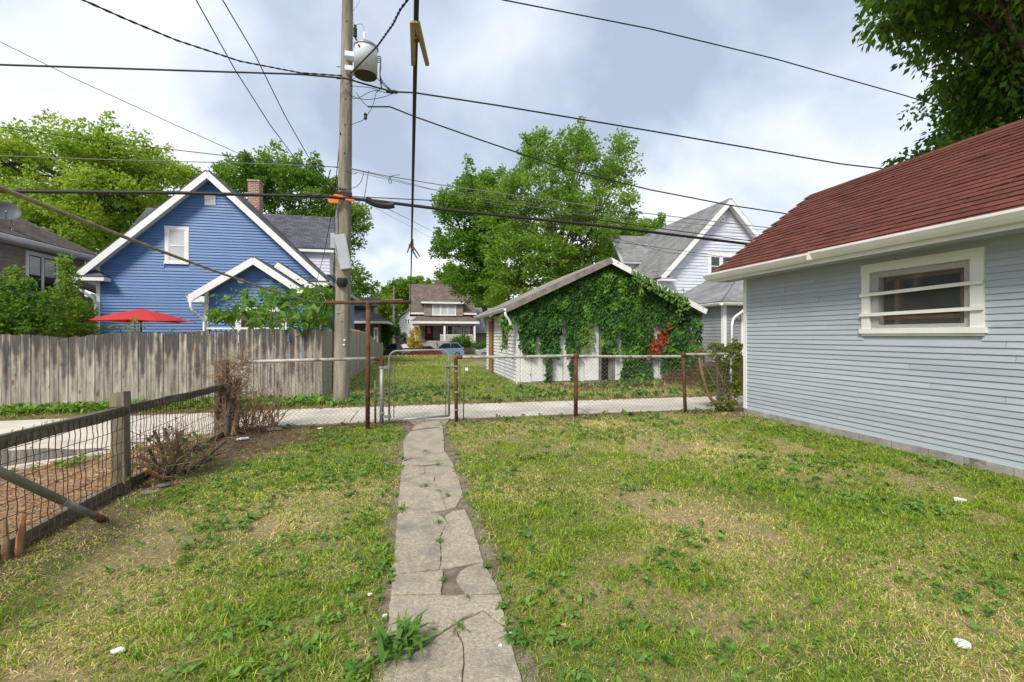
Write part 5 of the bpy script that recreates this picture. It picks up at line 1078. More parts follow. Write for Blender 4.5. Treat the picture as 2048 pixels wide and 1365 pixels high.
# ================================================================== ivy on the garage front
iv = thing('ivy', 'dense dark ivy covering the front of the white garage', 'ivy', (5.9, 13.3, 0))
bot = [(1000, 1020, 655), (1020, 1036, 640), (1036, 1050, 700), (1050, 1068, 706), (1068, 1078, 668), (1078, 1116, 712), (1116, 1123, 672), (1123, 1129, 632), (1129, 1158, 706), (1158, 1168, 655), (1168, 1186, 648), (1186, 1199, 646), (1199, 1230, 706), (1230, 1239, 655), (1239, 1284, 760), (1284, 1316, 642), (1316, 1342, 742), (1342, 1362, 738), (1362, 1396, 742)]
strands = [(1088, 1100, 766), (1137, 1149, 766), (1165, 1172, 690), (1240, 1300, 764)]
roofy = lambda x: np.where(x < 1218, 521+(1218-x)*.445, 521+(x-1218)*.545)
rg = np.random.default_rng(41); n = 19000; px = rg.uniform(998, 1398, n); py = rg.uniform(520, 768, n); keep = np.zeros(n, bool)
wob = 10*(vn(px, py, .09, 2)-.5)
for a, b, y in bot: keep |= (px >= a) & (px < b) & (py < y+wob*1.2+rg.normal(0, 3, n))
for a, b, y in strands: keep |= (px >= a+wob*.3) & (px < b+wob*.3) & (py < y) & (rg.random(n) < .8)
top = roofy(px)+8+13*np.clip(vn(px, px*0, .03, 8)-.45, 0, 1); keep &= py > top
hang = (px > 1262) & (px < 1378) & (py > roofy(px)-10) & (py < roofy(px)+16) & (rg.random(n) < .75)      # over the right-hand rake
P0 = np.array([at(a, b, 13.34) for a, b in zip(px, py)])
redz = rg.random(n) < .62+.3*vn(px, py, .12, 3)
red = redz & (np.hypot((px-1313-(680-py)*.55)/14, (py-682)/34) < 1+.5*(vn(px, py, .1, 7)-.5)) & (py > 645) & (py < 716)
k = keep | red; k &= P0[:, 2] > .03
P, pxk, pyk, redk = P0[k], px[k], py[k], red[k]; m_ = len(P)
th = vn(pxk, pyk, .05, 5); P[:, 1] = 13.335-.03-.16*th-.05*rg.random(m_)
A = np.stack([rg.normal(0, .45, m_), -.45-.3*rg.random(m_), -.9-.2*rg.random(m_)], 1); A /= np.linalg.norm(A, axis=1, keepdims=True)
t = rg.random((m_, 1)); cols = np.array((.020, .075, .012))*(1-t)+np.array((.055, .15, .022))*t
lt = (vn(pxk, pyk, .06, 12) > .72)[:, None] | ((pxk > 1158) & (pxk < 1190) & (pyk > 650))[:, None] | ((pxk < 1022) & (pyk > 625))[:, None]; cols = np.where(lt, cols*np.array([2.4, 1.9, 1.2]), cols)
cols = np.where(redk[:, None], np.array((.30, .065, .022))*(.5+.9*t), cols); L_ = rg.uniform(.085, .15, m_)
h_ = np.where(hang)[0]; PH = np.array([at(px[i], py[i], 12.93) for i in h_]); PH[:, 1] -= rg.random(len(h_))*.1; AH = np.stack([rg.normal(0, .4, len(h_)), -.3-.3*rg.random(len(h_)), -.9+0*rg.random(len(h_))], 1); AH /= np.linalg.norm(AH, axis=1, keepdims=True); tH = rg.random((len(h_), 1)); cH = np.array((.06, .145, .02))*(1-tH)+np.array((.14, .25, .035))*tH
P = np.concatenate([P, PH]); A = np.concatenate([A, AH]); cols = np.concatenate([cols, cH]); L_ = np.concatenate([L_, rg.uniform(.07, .12, len(h_))]); m_ = len(P)
order = np.argsort(P[:, 1]-L_*3); nb, fb_ = order[:300], order[300:]
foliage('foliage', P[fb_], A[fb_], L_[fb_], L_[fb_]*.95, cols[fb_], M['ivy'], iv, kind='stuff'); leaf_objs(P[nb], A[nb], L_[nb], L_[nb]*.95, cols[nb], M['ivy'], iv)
for q, (a, b) in enumerate(((1093, 766), (1143, 766), (1265, 760), (1330, 740), (1050, 720))):
    s = at(a, b, 13.36); e_ = at(a+R.uniform(-20, 20), 600, 13.35); s.z = max(s.z, 0); pipe(iv, arc([s, s.lerp(e_, .4)+V3((R.uniform(-.2, .2), 0, 0)), e_], 2), .014, M['bark'], 'stem', 5)
for x0, y0, y1 in ((1005, 640, 700), (1014, 640, 690), (1166, 660, 712), (1176, 655, 705), (1184, 655, 700), (1282, 560, 590), (1362, 580, 640)):
    pts = [at(x0+R.uniform(-3, 3), yy, 13.25 if x0 < 1270 else 12.9) for yy in np.linspace(y0, y1, 5)]; st = MB().tube(pts, .006, 4).build('hanging_shoot', M['twig'], iv)
    kk = 70; ti = rg.random(kk); Pp = np.array([pts[0].lerp(pts[-1], float(a)) for a in ti])+rg.normal(0, .05, (kk, 3)); AA = np.stack([rg.normal(0, .5, kk), -.3+0*ti, -1+0*ti], 1); AA /= np.linalg.norm(AA, axis=1, keepdims=True); tt_ = rg.random((kk, 1))
    foliage('shoot_leaves', Pp, AA, rg.uniform(.05, .09, kk), rg.uniform(.04, .07, kk), np.array((.10, .20, .025))*(1-tt_)+np.array((.19, .29, .05))*tt_, M['ivy'], st, kind='stuff')

# ================================================================== plank fence
pf = thing('plank_fence', 'weathered grey plank fence with wavy top along the alley', 'fence', (-5, 11, 0))
def fl(px):  # front line runs from left of the frame to the corner
    t = (px-0)/640; a = V3((-7.65, 10.55, 0)); b = V3((-2.14, 11.25, 0)); return a.lerp(b, t)
P0_, P1_ = V3((-7.65, 10.55, 0)), V3((-2.14, 11.25, 0)); dirf = (P1_-P0_).normalized(); nf = V3((dirf.y, -dirf.x, 0))
tp = [(-900, 668), (-120, 662), (0, 669), (70, 671), (130, 677), (190, 670), (260, 663.5), (330, 666), (400, 671), (450, 664), (520, 657.5), (580, 660), (640, 660)]
s = -5.5; Lf = (P1_-P0_).length
while s < Lf:
    wd = R.uniform(.132, .144); q = P0_+dirf*s; pr = lambda Q: 1024+F*(Q.x*CS-Q.y*SN)/max(.5, Q.x*SN+Q.y*CS); p0, p1 = pr(q), pr(q+dirf*wd); dep = q.x*SN+q.y*CS
    def topz(pp, Q): return CZ+(672-np.interp(pp, [a for a, b in tp], [b for a, b in tp]))/F*max(2, Q.x*SN+Q.y*CS)
    z0, z1 = topz(p0, q), topz(p1, q+dirf*wd); j = R.uniform(-.012, .012); zb_ = R.uniform(0, .05); o_ = nf*R.uniform(-.006, .006); lean = R.uniform(-.012, .012)
    g0, g1_ = q+dirf*.004+o_, q+dirf*(wd-.003)+o_; T = -nf*.018; cu = nf*R.uniform(-.01, .004)
    U = lambda Q, z, l=0: V3((Q.x, Q.y, z))+dirf*l
    MB().add([U(g0, zb_), U((g0+g1_)/2+cu, zb_), U(g1_, zb_), U(g1_+T, zb_), U(g0+T, zb_), U(g0, z0+j, lean), U((g0+g1_)/2+cu, (z0+z1)/2+j+.002, lean), U(g1_, z1+j, lean), U(g1_+T, z1+j, lean), U(g0+T, z0+j, lean)],
        [(4, 3, 2, 1, 0), (5, 6, 7, 8, 9), (0, 1, 6, 5), (1, 2, 7, 6), (2, 3, 8, 7), (3, 4, 9, 8), (4, 0, 5, 9)]).build('plank', M['plank'], pf)
    s += wd+R.uniform(.001, .005)
for z in (.35, .85, 1.25): MB().beam(P0_-dirf*5.5-nf*.04+V3((0, 0, z)), P1_-nf*.04+V3((0, 0, z)), .04, .09).build('stringer', M['grey_wood'], pf)
sf = thing('plank_fence', 'pale dog-eared plank fence running back along the lot', 'fence', (-2.1, 22, 0))
yy = 11.28; T2 = [(11, 1.56), (13.5, 1.64), (16, 1.69), (18.5, 1.66), (20.5, 1.62), (23, 1.5), (26, 1.25), (29, 1.0), (33, .92)]
while yy < 33:
    z = np.interp(yy, [a for a, b in T2], [b for a, b in T2])+R.uniform(-.015, .015); x_ = -2.12+R.uniform(-.004, .004)+.0*yy; zg = ghf(x_, yy)
    MB().prism([(x_, yy, zg), (x_, yy+.135, zg), (x_, yy+.135, z-.05), (x_, yy+.10, z), (x_, yy+.035, z), (x_, yy, z-.05)], (-.018, 0, 0)).build('plank', M['plank_pale'], sf); yy += .141
for z in (.4, .95): MB().beam((-2.16, 11.3, z), (-2.16, 33, z+.02), .04, .09).build('stringer', M['grey_wood'], sf)
bf = thing('plank_fence', 'grey plank fence behind the umbrella in the blue house yard', 'fence', (-9.5, 16, 0))
for k in range(40):
    x_ = -12.3+k*.142; z = 1.50+.12*math.sin(k*.16+1.2)
    MB().box(x_, x_+.138, 16.6, 16.62, 0, z).build('plank', M['plank'], bf)
MB().box(-12.3, -6.6, 16.621, 16.66, 1.0, 1.09).build('stringer', M['grey_wood'], bf)

# ================================================================== red umbrella
um = thing('patio_umbrella', 'open red patio umbrella behind the plank fence', 'umbrella', (at(282, 0, 14.4).x, 14.4, 0))
uc = at(282, 618, 14.4); rad = 1.26; hub = uc+V3((0, 0, 0)); eds = []
for k in range(6):
    a = 2*math.pi*k/6+.22; eds.append(uc+V3((math.cos(a)*rad, math.sin(a)*rad, -.36)))
for k in range(6):
    a, b = eds[k], eds[(k+1) % 6]; m_ = (a+b)/2+V3((0, 0, .03)); mb = MB(); mb.add([hub, a, m_, b, hub.lerp(a, .5)+V3((0, 0, .03)), hub.lerp(b, .5)+V3((0, 0, .03))], [(0, 4, 5), (4, 1, 2), (4, 2, 5), (5, 2, 3)]); mb.build('canopy_panel', M['red_cloth'], um)
    pipe(um, [hub-V3((0, 0, .05)), hub.lerp(a, .5)-V3((0, 0, .0)), a-V3((0, 0, .005))], .009, M['black'], 'rib', 5)
pipe(um, [V3((uc.x, uc.y, 0)), uc+V3((0, 0, .01))], .022, M['black'], 'pole'); MB().lathe([(.3, 0), (.28, .06), (.06, .1), (.05, .3)], (uc.x, uc.y, 0), 14).build('base', M['black'], um)

# ================================================================== shrubs and plants
def shrub(name, label, base, lobes, stems, n, ls, c1, c2, wk=.6, m='leaf', seed=0, group=None, droop=0, cat='shrub'):
    rg = np.random.default_rng(500+seed); root = thing(name, label, cat, base, group); tb = MB(); b = V3(base)
    for k in range(stems):
        l = lobes[k % len(lobes)]; e_ = V3((l[0]+R.uniform(-.5, .5)*l[3], l[1]+R.uniform(-.5, .5)*l[4], l[2]+R.uniform(-.3, .6)*l[5])); s_ = b+V3((R.uniform(-.08, .08), R.uniform(-.08, .08), 0)); tb.tube(arc([s_, s_.lerp(e_, .4)+V3((0, 0, .1)), e_], 1), [.02, .018, .014, .010, .008, .006][:len(arc([s_, s_, e_], 1))] if False else .011, 5)
    tb.build('stems', M['bark'], root)
    vol = np.array([l[3]*l[4]*l[5] for l in lobes])**.67; vol /= vol.sum(); P = []
    for l, f in zip(lobes, vol):
        k = int(n*f); nc = max(4, k//22); d = rg.normal(size=(nc, 3)); d /= np.linalg.norm(d, axis=1, keepdims=True); cp = np.array(l[:3])+d*(rg.uniform(.3, 1, nc)**.5)[:, None]*np.array(l[3:6])
        ci = rg.integers(0, nc, k); P.append(cp[ci]+rg.normal(size=(k, 3))*np.array(l[3:6])*.16)
    P = np.concatenate(P); P = P[P[:, 2] > .03]; k = len(P); A = rg.normal(size=(k, 3))*np.array([1, 1, .6])+np.array([0, 0, droop]); A /= np.linalg.norm(A, axis=1, keepdims=True); t = rg.random((k, 1)); L_ = ls*rg.uniform(.6, 1.3, k)
    foliage('foliage', P, A, L_, L_*wk, np.array(c1)*(1-t)+np.array(c2)*t, M[m], root, kind='stuff'); return root
a = at(40, 640, 13.6); shrub('shrub', 'rounded leafy shrub behind the plank fence at the taupe house', (a.x, 13.6, 0), [tl(25, 640, 13.6, 45, 40, .7), tl(70, 625, 13.6, 42, 45, .7), tl(40, 585, 13.6, 32, 28, .5), tl(85, 660, 13.4, 30, 30, .6), tl(-20, 630, 13.6, 40, 45, .7)], 9, 6500, .095, (.04, .12, .015), (.17, .27, .035), seed=1)
def conifer(label, base, h, r, seed, c1, c2):
    rg = np.random.default_rng(seed); root = thing('conifer', label, 'tree', base); b = V3(base); tb = MB().tube([b, b+V3((0, 0, h*.98))], [.06, .012], 6); P, A = [], []
    zz = .35
    while zz < h:
        rr_ = r*(1-zz/h)**.8*rg.uniform(.65, 1.15)+.04
        for k in range(rg.integers(3, 6)):
            az = rg.random()*6.28; e_ = b+V3((math.cos(az)*rr_, math.sin(az)*rr_, zz+rr_*.25)); s_ = b+V3((0, 0, zz)); tb.tube([s_, s_.lerp(e_, .6)+V3((0, 0, .05)), e_], [.014, .01, .004], 4, cap=False)
            kk = int(70*rr_)+14; t = rg.random(kk)**.7; q = np.array(s_)+(np.array(e_-s_))*t[:, None]+rg.normal(size=(kk, 3))*np.array([.09, .09, .06])*(1.3-t[:, None]*.5)
            P.append(q); d = np.array(e_-s_)[None]*.8/max(rr_, .1)+rg.normal(size=(kk, 3))*.5-np.array([0, 0, .1]); A.append(d)
        zz += rg.uniform(.09, .17)
    P = np.concatenate(P); A = np.concatenate(A); A /= np.linalg.norm(A, axis=1, keepdims=True); t = rg.random((len(P), 1)); L_ = rg.uniform(.07, .16, len(P))
    tb.build('trunk', M['bark'], root); foliage('foliage', P, A, L_, L_*.35, np.array(c1)*(1-t)+np.array(c2)*t, M['leaf'], root, kind='stuff')
a = at(133, 0, 15.0); conifer('loose feathery conifer before the taupe house windows', (a.x, 15.0, 0), 3.7, .66, 61, (.12, .24, .025), (.25, .37, .055))
a = at(165, 0, 15.6); conifer('short bushy conifer at the blue house corner', (a.x, 15.6, 0), 2.5, .75, 62, (.12, .25, .025), (.26, .38, .055))
a = at(28, 0, 15.4); conifer('slim young conifer beside the rounded shrub', (a.x, 15.4, 0), 3.3, .42, 63, (.12, .23, .025), (.24, .35, .055))
# big-leaved plant leaning over the fence corner: every large leaf is an object
pk_ = thing('pokeweed', 'big-leaved green plant spilling over the plank fence corner', 'plant', (at(560, 0, 12.1).x, 12.1, 0))
rg = np.random.default_rng(71); lob = [tl(480, 615, 12.0, 50, 30, .5), tl(540, 600, 12.1, 50, 28, .5), tl(600, 600, 11.9, 55, 30, .5), tl(640, 605, 11.8, 35, 35, .5), tl(570, 635, 11.6, 60, 22, .5), tl(620, 640, 11.5, 45, 25, .4), tl(440, 632, 12.0, 18, 12, .3), tl(655, 590, 11.9, 22, 16, .4)]
P, stems = [], []
bb = V3(pk_.location)
for l, k in zip(lob, (40, 44, 50, 40, 50, 46, 12, 16)):
    c = V3(l[:3]); pipe(pk_, arc([bb, bb.lerp(c, .5)+V3((0, 0, .25)), c], 2), .014, M['twig'], 'stem', 5); P.append(np.array(l[:3])+rg.uniform(-1, 1, (k, 3))*np.array(l[3:6]))
P = np.concatenate(P); k = len(P); A = rg.normal(size=(k, 3))*np.array([.6, .5, .4])+np.array([0, -.35, -.55]); A /= np.linalg.norm(A, axis=1, keepdims=True); t = rg.random((k, 1)); L_ = rg.uniform(.17, .36, k)
leaf_objs(P, A, L_, L_*.62, np.array((.055, .16, .018))*(1-t)+np.array((.21, .35, .06))*t, M['leaf'], pk_)
k = 1800; li = rg.integers(0, 8, k); P = np.array([lob[i][:3] for i in li])+rg.normal(size=(k, 3))*np.array([lob[i][3:6] for i in li])*.5; A = rg.normal(size=(k, 3)); A /= np.linalg.norm(A, axis=1, keepdims=True); t = rg.random((k, 1)); foliage('small_leaves', P, A, rg.uniform(.05, .11, k), rg.uniform(.03, .06, k), np.array((.08, .17, .022))*(1-t)+np.array((.20, .31, .06))*t, M['leaf'], pk_, kind='stuff')
# flowers and sprigs by the umbrella
a = at(272, 655, 13.0); shrub('flower_clump', 'tall sprigs with yellowish blooms below the red umbrella', (a.x, 13.0, 0), [tl(268, 650, 13, 22, 16, .25), tl(232, 660, 13, 10, 10, .2), tl(345, 660, 13, 6, 12, .1)], 7, 260, .06, (.10, .19, .04), (.30, .33, .08), seed=3, cat='plant')
# street greenery
a = at(828, 700, 56); shrub('young_tree', 'small golden-yellow tree before the porch bungalow', (a.x, 56, -.7), [tl(830, 672, 56, 9, 18, .7), tl(822, 685, 56, 8, 12, .6), tl(836, 690, 56, 7, 8, .5)], 5, 1500, .22, (.36, .30, .02), (.55, .46, .05), seed=4, cat='tree')
a = at(925, 700, 55.5); shrub('shrub', 'rounded green shrub before the bungalow porch rail', (a.x, 55.5, -.75), [tl(925, 685, 55.5, 20, 15, 1.0), tl(912, 692, 55.5, 12, 9, .8), tl(935, 693, 55.5, 12, 10, .8)], 6, 2400, .26, (.06, .15, .02), (.15, .26, .04), seed=5)
a = at(800, 690, 57); shrub('shrub', 'grey-brown rounded bush beside the golden tree', (a.x, 57, -.75), [tl(803, 678, 57, 13, 11, .8)], 4, 900, .25, (.07, .07, .06), (.13, .12, .10), seed=6)
a = at(770, 690, 46); shrub('shrub', 'dark leafy shrubs at the end of the dog-eared fence', (a.x, 44, 0), [tl(765, 672, 44, 16, 22, 1), tl(785, 664, 44, 14, 14, 1), tl(745, 660, 42, 12, 14, 1)], 7, 2600, .24, (.045, .12, .018), (.14, .24, .04), seed=7)
a = at(955, 690, 55); shrub('shrub', 'low green hedge plants beside the grey-roofed house', (a.x, 55, -.75), [tl(955, 695, 55, 14, 8, .8), tl(975, 693, 55, 14, 8, .8)], 5, 1200, .25, (.06, .14, .02), (.14, .23, .04), seed=8)
# vine-grown shrub in the fence corner by the garage
vs_ = shrub('vine_shrub', 'straggly vine shrub grown through the fence at the garage corner', (5.75, 7.72, 0), [tl(1455, 720, 7.85, 28, 30, .22), tl(1425, 702, 7.8, 35, 14, .2), tl(1460, 775, 7.8, 24, 38, .2), tl(1420, 760, 8.0, 26, 25, .25), tl(1470, 690, 7.9, 14, 16, .15), tl(1445, 810, 7.7, 35, 14, .15)], 10, 3000, .06, (.07, .15, .02), (.26, .28, .06), seed=9)
for pts, r in (([(1440, 820), (1415, 790), (1402, 740), (1395, 700)], .03), ([(1445, 822), (1430, 770), (1408, 730), (1405, 700)], .022), ([(1455, 820), (1460, 760), (1480, 735)], .016), ([(1440, 818), (1450, 770), (1430, 730), (1452, 700)], .012), ([(1450, 824), (1472, 800), (1476, 700)], .014)):
    pipe(vs_, arc([at(a, b, 7.74+R.uniform(-.05, .1)) for a, b in pts], 2), r, M['twig'], 'branch', 6)
for k in range(26):
    s_ = at(R.uniform(1385, 1465), R.uniform(688, 720), 7.8); pipe(vs_, [s_, s_+V3((R.uniform(-.12, .12), R.uniform(-.1, .1), R.uniform(.02, .14)))], .005, M['twig'], 'twig', 4)
# dried vine stump on the corner post
cp = thing('dead_vine', 'dried brown vine stump wrapped round the corner post', 'dead shrub', (-2.72, 7.42, 0))
MB().box(-2.83, -2.68, 7.36, 7.5, -.1, 1.1).build('corner_post', M['post_wood'], cp)
for k in range(13):
    a0 = R.uniform(0, 6.28); r0 = R.uniform(.06, .18); s_ = V3((-2.66+math.cos(a0)*r0, 7.4+math.sin(a0)*r0, 0)); e_ = V3((-2.66+math.cos(a0+1)*r0*.8, 7.4+math.sin(a0+1)*r0*.8, R.uniform(.5, 1.1))); pipe(cp, arc([s_, s_.lerp(e_, .4)+V3((R.uniform(-.06, .06), R.uniform(-.06, .06), 0)), e_], 2), R.uniform(.018, .042), M['bark'] if k % 3 else M['twig'], 'stem', 6)
mb = MB()
for k in range(620):
    z = R.random()**.8*1.15; a0 = R.uniform(0, 6.28); r0 = .18+.16*R.random(); s_ = V3((-2.62+math.cos(a0)*r0*.75, 7.4+math.sin(a0)*r0*.6, z)); e_ = s_+V3((R.gauss(0.03, .14), R.gauss(0, .12), R.gauss(.03, .12))); mb.tube([s_, s_.lerp(e_, .5)+V3((R.uniform(-.03, .03), 0, R.uniform(-.03, .03))), e_], [.004, .003, .0015], 4, cap=False)
for k in range(120):
    s_ = V3((R.uniform(-2.5, -2.0), 7.45+R.uniform(-.1, .1), R.uniform(0, .2))); e_ = s_+V3((R.gauss(.05, .18), R.gauss(0, .1), R.uniform(.15, .65))); mb.tube([s_, s_.lerp(e_, .5)+V3((R.uniform(-.05, .05), 0, 0)), e_], [.005, .004, .002], 4, cap=False)
mb.build('twigs', M['twig'], cp, kind='stuff')
# cut shrub stump by the wire fence
cs = thing('shrub_stump', 'hacked-back brown shrub stump sprouting at the wire fence', 'stump', (-2.46, 5.3, 0))
for k in range(17):
    s_ = V3((-2.46+R.uniform(-.1, .1), 5.3+R.uniform(-.12, .12), -.02)); d = V3((R.gauss(0, .22), R.gauss(.05, .25), R.uniform(.15, .55))); pipe(cs, arc([s_, s_+d*.5+V3((R.uniform(-.06, .06), R.uniform(-.06, .06), 0)), s_+d], 2), R.uniform(.008, .020), M['raw_wood'] if k % 6 == 0 else M['bark'], 'branch', 6)
mb = MB()
for k in range(380):
    s_ = V3((-2.46+R.gauss(0, .16), 5.32+R.gauss(0, .2), R.uniform(.03, .45))); e_ = s_+V3((R.gauss(0, .12), R.gauss(0, .12), R.gauss(.04, .1))); mb.tube([s_, e_], [.0035, .0012], 4, cap=False)
mb.build('twigs', M['twig'], cs, kind='stuff')
k = 170; rg = np.random.default_rng(88); P = np.array([-2.42, 5.35, .2])+rg.normal(size=(k, 3))*np.array([.2, .22, .14]); P = P[P[:, 2] > .02]; k = len(P); A = rg.normal(size=(k, 3)); A /= np.linalg.norm(A, axis=1, keepdims=True); foliage('leaves', P, A, rg.uniform(.03, .06, k), rg.uniform(.025, .045, k), np.tile(np.array([[.085, .18, .03]]), (k, 1))*rg.uniform(.7, 1.4, (k, 1)), M['leaf_dark'], cs, kind='stuff')
# ================================================================== chain-link fence and gate
def chain(parent, p, q, z0, z1, cell=.076, r=.0042, name='chain_link_mesh', clip=None):
    p, q = V3(p), V3(q); d = (q-p); L_ = d.length; d.normalize(); nn = V3((d.y, -d.x, 0)); n = int(L_/cell)+1; h = cell; V, Fc = [], []; kz = int((z1-z0)/(h/2))
    for i in range(n+1):
        for s_ in (1,):
            pts = []
            for k in range(kz+1):
                x_ = i*cell+(cell/2 if k % 2 else -cell/2)*1.0; z = z0+k*h/2
                bow = .012*math.sin(x_*1.7+z*2.3); P_ = p+d*min(max(x_, 0), L_)+nn*(bow+(.002 if (k+i) % 2 else -.002)); P_.z = z
                if clip and not clip(min(max(x_, 0), L_), z): 
                    if len(pts) > 1: V.append(pts)
                    pts = []; continue
                pts.append(P_)
            if len(pts) > 1: V.append(pts)
    mb = MB()
    for pts in V: mb.tube(pts, r, 3, cap=False)
    return mb.build(name, M['wire_galv'], parent, kind='stuff')
FYY = 7.72
cf = thing('chain_link_fence', 'chain-link fence with pitted top rail and rusty posts, right of the gate', 'fence', (3.4, FYY, 0))
posts = [.70, 2.83, 5.02, 6.0]
rz = lambda x: 1.083-.004*math.sin(x*2)
def rpost(x, h, r, par, m, lean=0.0): return pipe(par, [V3((x, FYY, -.08)), V3((x+lean*.5, FYY, h*.5)), V3((x+lean, FYY, h))], r, m, 'post', 10)
rpost(.70, 1.03, .030, cf, M['rust'], -.01); rpost(2.83, 1.10, .036, cf, M['rust'], .0); rpost(5.02, 1.12, .033, cf, M['rust'], -.06); rpost(6.0, 1.05, .025, cf, M['galv2'])
pipe(cf, arc([V3((.69, FYY, .96)), V3((.69, FYY, 1.085)), V3((.80, FYY, 1.088))], 3), .036, M['rust'], 'elbow', 10)
for a, b, za, zb_ in ((.76, 2.86, 1.088, 1.095), (2.80, 4.98, 1.085, 1.06), (4.93, 6.02, 1.10, 1.105)): pipe(cf, arc([V3((a, FYY, za)), V3(((a+b)/2, FYY, (za+zb_)/2-.008)), V3((b, FYY, zb_))], 2), .026, M['oldrail'], 'top_rail', 10)
for x_, zz in ((2.83, 1.09), (4.96, 1.09)): MB().lathe([(.03, -.05), (.043, -.045), (.046, 0), (.043, .045), (.03, .05)], (x_, FYY, zz), 10, (1, 0, 0)).build('clamp', M['rust'], cf, smooth=True)
chain(cf, (.74, FYY-.0, 0), (5.98, FYY, 0), .03, 1.06)
pipe(cf, [V3((.82, FYY-.01, .02)), V3((.82, FYY-.01, 1.04))], .011, M['wire_galv'], 'tension_bar', 6)
for zz in (.2, .5, .85): MB().lathe([(.034, -.012), (.038, -.01), (.038, .01), (.034, .012)], (.70, FYY, zz), 10).build('band', M['galv'], cf)
MB().box(.845, .895, FYY-.04, FYY-.025, .86, .91).build('padlock', M['paper'], cf, label='small pale padlock tag by the gate')
lf = thing('chain_link_fence', 'chain-link fence with grey top rail left of the gate', 'fence', (-1.6, FYY, 0))
pipe(lf, [V3((-.52, 7.76, -.05)), V3((-.515, 7.76, .98))], .036, M['galv'], 'post', 10)
pipe(lf, arc([V3((-.515, 7.76, .95)), V3((-.515, 7.76, 1.075)), V3((-.62, 7.755, 1.078))], 3), .040, M['rust'], 'elbow', 10)
pipe(lf, [V3((-.58, 7.756, 1.078)), V3((-1.5, 7.68, 1.07)), V3((-2.62, 7.5, 1.055))], .027, M['oldrail'], 'top_rail', 10)
chain(lf, (-.56, 7.76, 0), (-2.62, 7.5, 0), .04, 1.05); pipe(lf, [V3((-.62, 7.75, .0)), V3((-.62, 7.75, .72))], .02, M['rail_wood'], 'stake', 6)
for zz in (.18, .42, .93): MB().lathe([(.040, -.016), (.046, -.012), (.046, .012), (.040, .016)], (-.518, 7.76, zz), 10).build('band', M['galv'], lf)
gt = thing('gate', 'chain-link gate with rounded grey tube frame across the path', 'gate', (.1, 7.74, 0))
ga, gb, gz0, gz1, gr_ = -.40, .58, .045, 1.20, .13
fr = [V3((ga, 7.75, gz0))]+[V3((ga, 7.75, gz1-gr_))]
for k in range(1, 7): an = math.pi-k*math.pi/12; fr.append(V3((ga+gr_+math.cos(an)*gr_, 7.75, gz1-gr_+math.sin(an)*gr_)))
for k in range(0, 7): an = math.pi/2-k*math.pi/12; fr.append(V3((gb-gr_+math.cos(an)*gr_, 7.74, gz1-gr_+.015+math.sin(an)*gr_)))
fr.append(V3((gb, 7.74, gz0+.05)))
pipe(gt, fr, .017, M['galv'], 'frame', 10); pipe(gt, [V3((ga, 7.75, gz0+.005)), V3((gb, 7.74, gz0+.055))], .018, M['galv2'], 'bottom_rail', 10)
def gclip(x, z):
    x += ga
    for cx in (ga+gr_, gb-gr_):
        if (x < cx) == (cx < .1) and z > gz1-gr_ and math.hypot(x-cx, z-(gz1-gr_)) > gr_: return False
    return True
chain(gt, (ga, 7.75, 0), (gb, 7.74, 0), gz0+.03, gz1-.01, clip=gclip)
for x_ in (ga+.075, gb-.055): pipe(gt, [V3((x_, 7.742, .1)), V3((x_, 7.742, 1.05))], .008, M['wire_galv'], 'tension_bar', 5)
for zz in (.12, .93): MB().beam((-.50, 7.75, zz), (ga+.02, 7.745, zz), .035, .045).build('hinge', M['galv'], gt); MB().lathe([(.024, -.03), (.034, -.025), (.034, .025), (.024, .03)], (ga, 7.75, zz), 8).build('hinge_band', M['galv'], gt)
for zz in (.70, .93): MB().beam((gb-.05, 7.73, zz), (gb+.02, 7.73, zz), .03, .04).build('band', M['galv'], gt)
pipe(gt, arc([V3((gb-.08, 7.70, .935)), V3((gb+.05, 7.69, .94)), V3((.74, 7.68, .925))], 1), .012, M['galv'], 'latch', 6)

# ================================================================== wire fence on the left with wooden rail
wf = thing('wire_fence', 'rusty twisted-wire fence with weathered wooden rail and post', 'fence', (-2.65, 4.9, 0))
pv = MB(); pv.hexa([(-2.71, 4.84, -.1), (-2.60, 4.84, -.1), (-2.60, 4.94, -.1), (-2.71, 4.94, -.1), (-2.715, 4.845, .90), (-2.61, 4.84, .915), (-2.61, 4.94, .905), (-2.715, 4.945, .895)]); pv.build('post', M['post_wood'], wf)
MB().hexa([(-2.722, 4.836, .80), (-2.602, 4.832, .80), (-2.602, 4.948, .80), (-2.722, 4.953, .80), (-2.718, 4.838, .925), (-2.608, 4.834, .94), (-2.608, 4.945, .93), (-2.718, 4.950, .915)]).build('post_cap', M['post_wood'], wf)
def rail(a, b, w, h, seg=8):
    mb = MB(); ps = [a.lerp(b, i/seg)+V3((R.uniform(-.004, .004), 0, R.uniform(-.006, .006))) for i in range(seg+1)]
    vs = []; 
    for p_ in ps: vs += [p_+V3((-w/2, 0, -h/2)), p_+V3((w/2, 0, -h/2+R.uniform(-.006, .006))), p_+V3((w/2+R.uniform(-.004, .004), 0, h/2)), p_+V3((-w/2, 0, h/2+R.uniform(-.006, .006)))]
    fs = [(i*4+k, i*4+(k+1) % 4, i*4+4+(k+1) % 4, i*4+4+k) for i in range(seg) for k in range(4)]+[(3, 2, 1, 0), tuple(seg*4+k for k in range(4))]
    return mb.add(vs, fs).build('top_rail', M['rail_wood'], wf)
rail(V3((-2.60, 1.6, .765)), V3((-2.60, 4.86, .765)), .05, .088); rail(V3((-2.655, 4.90, .75)), V3((-2.72, 7.38, .70)), .05, .088)
MB().beam((-2.62, 1.6, .03), (-2.64, 4.84, .06), .035, .10).build('kick_board', M['rail_wood'], wf); MB().beam((-2.66, 4.93, .05), (-2.70, 7.35, .03), .04, .08).build('kick_board', M['rail_wood'], wf)
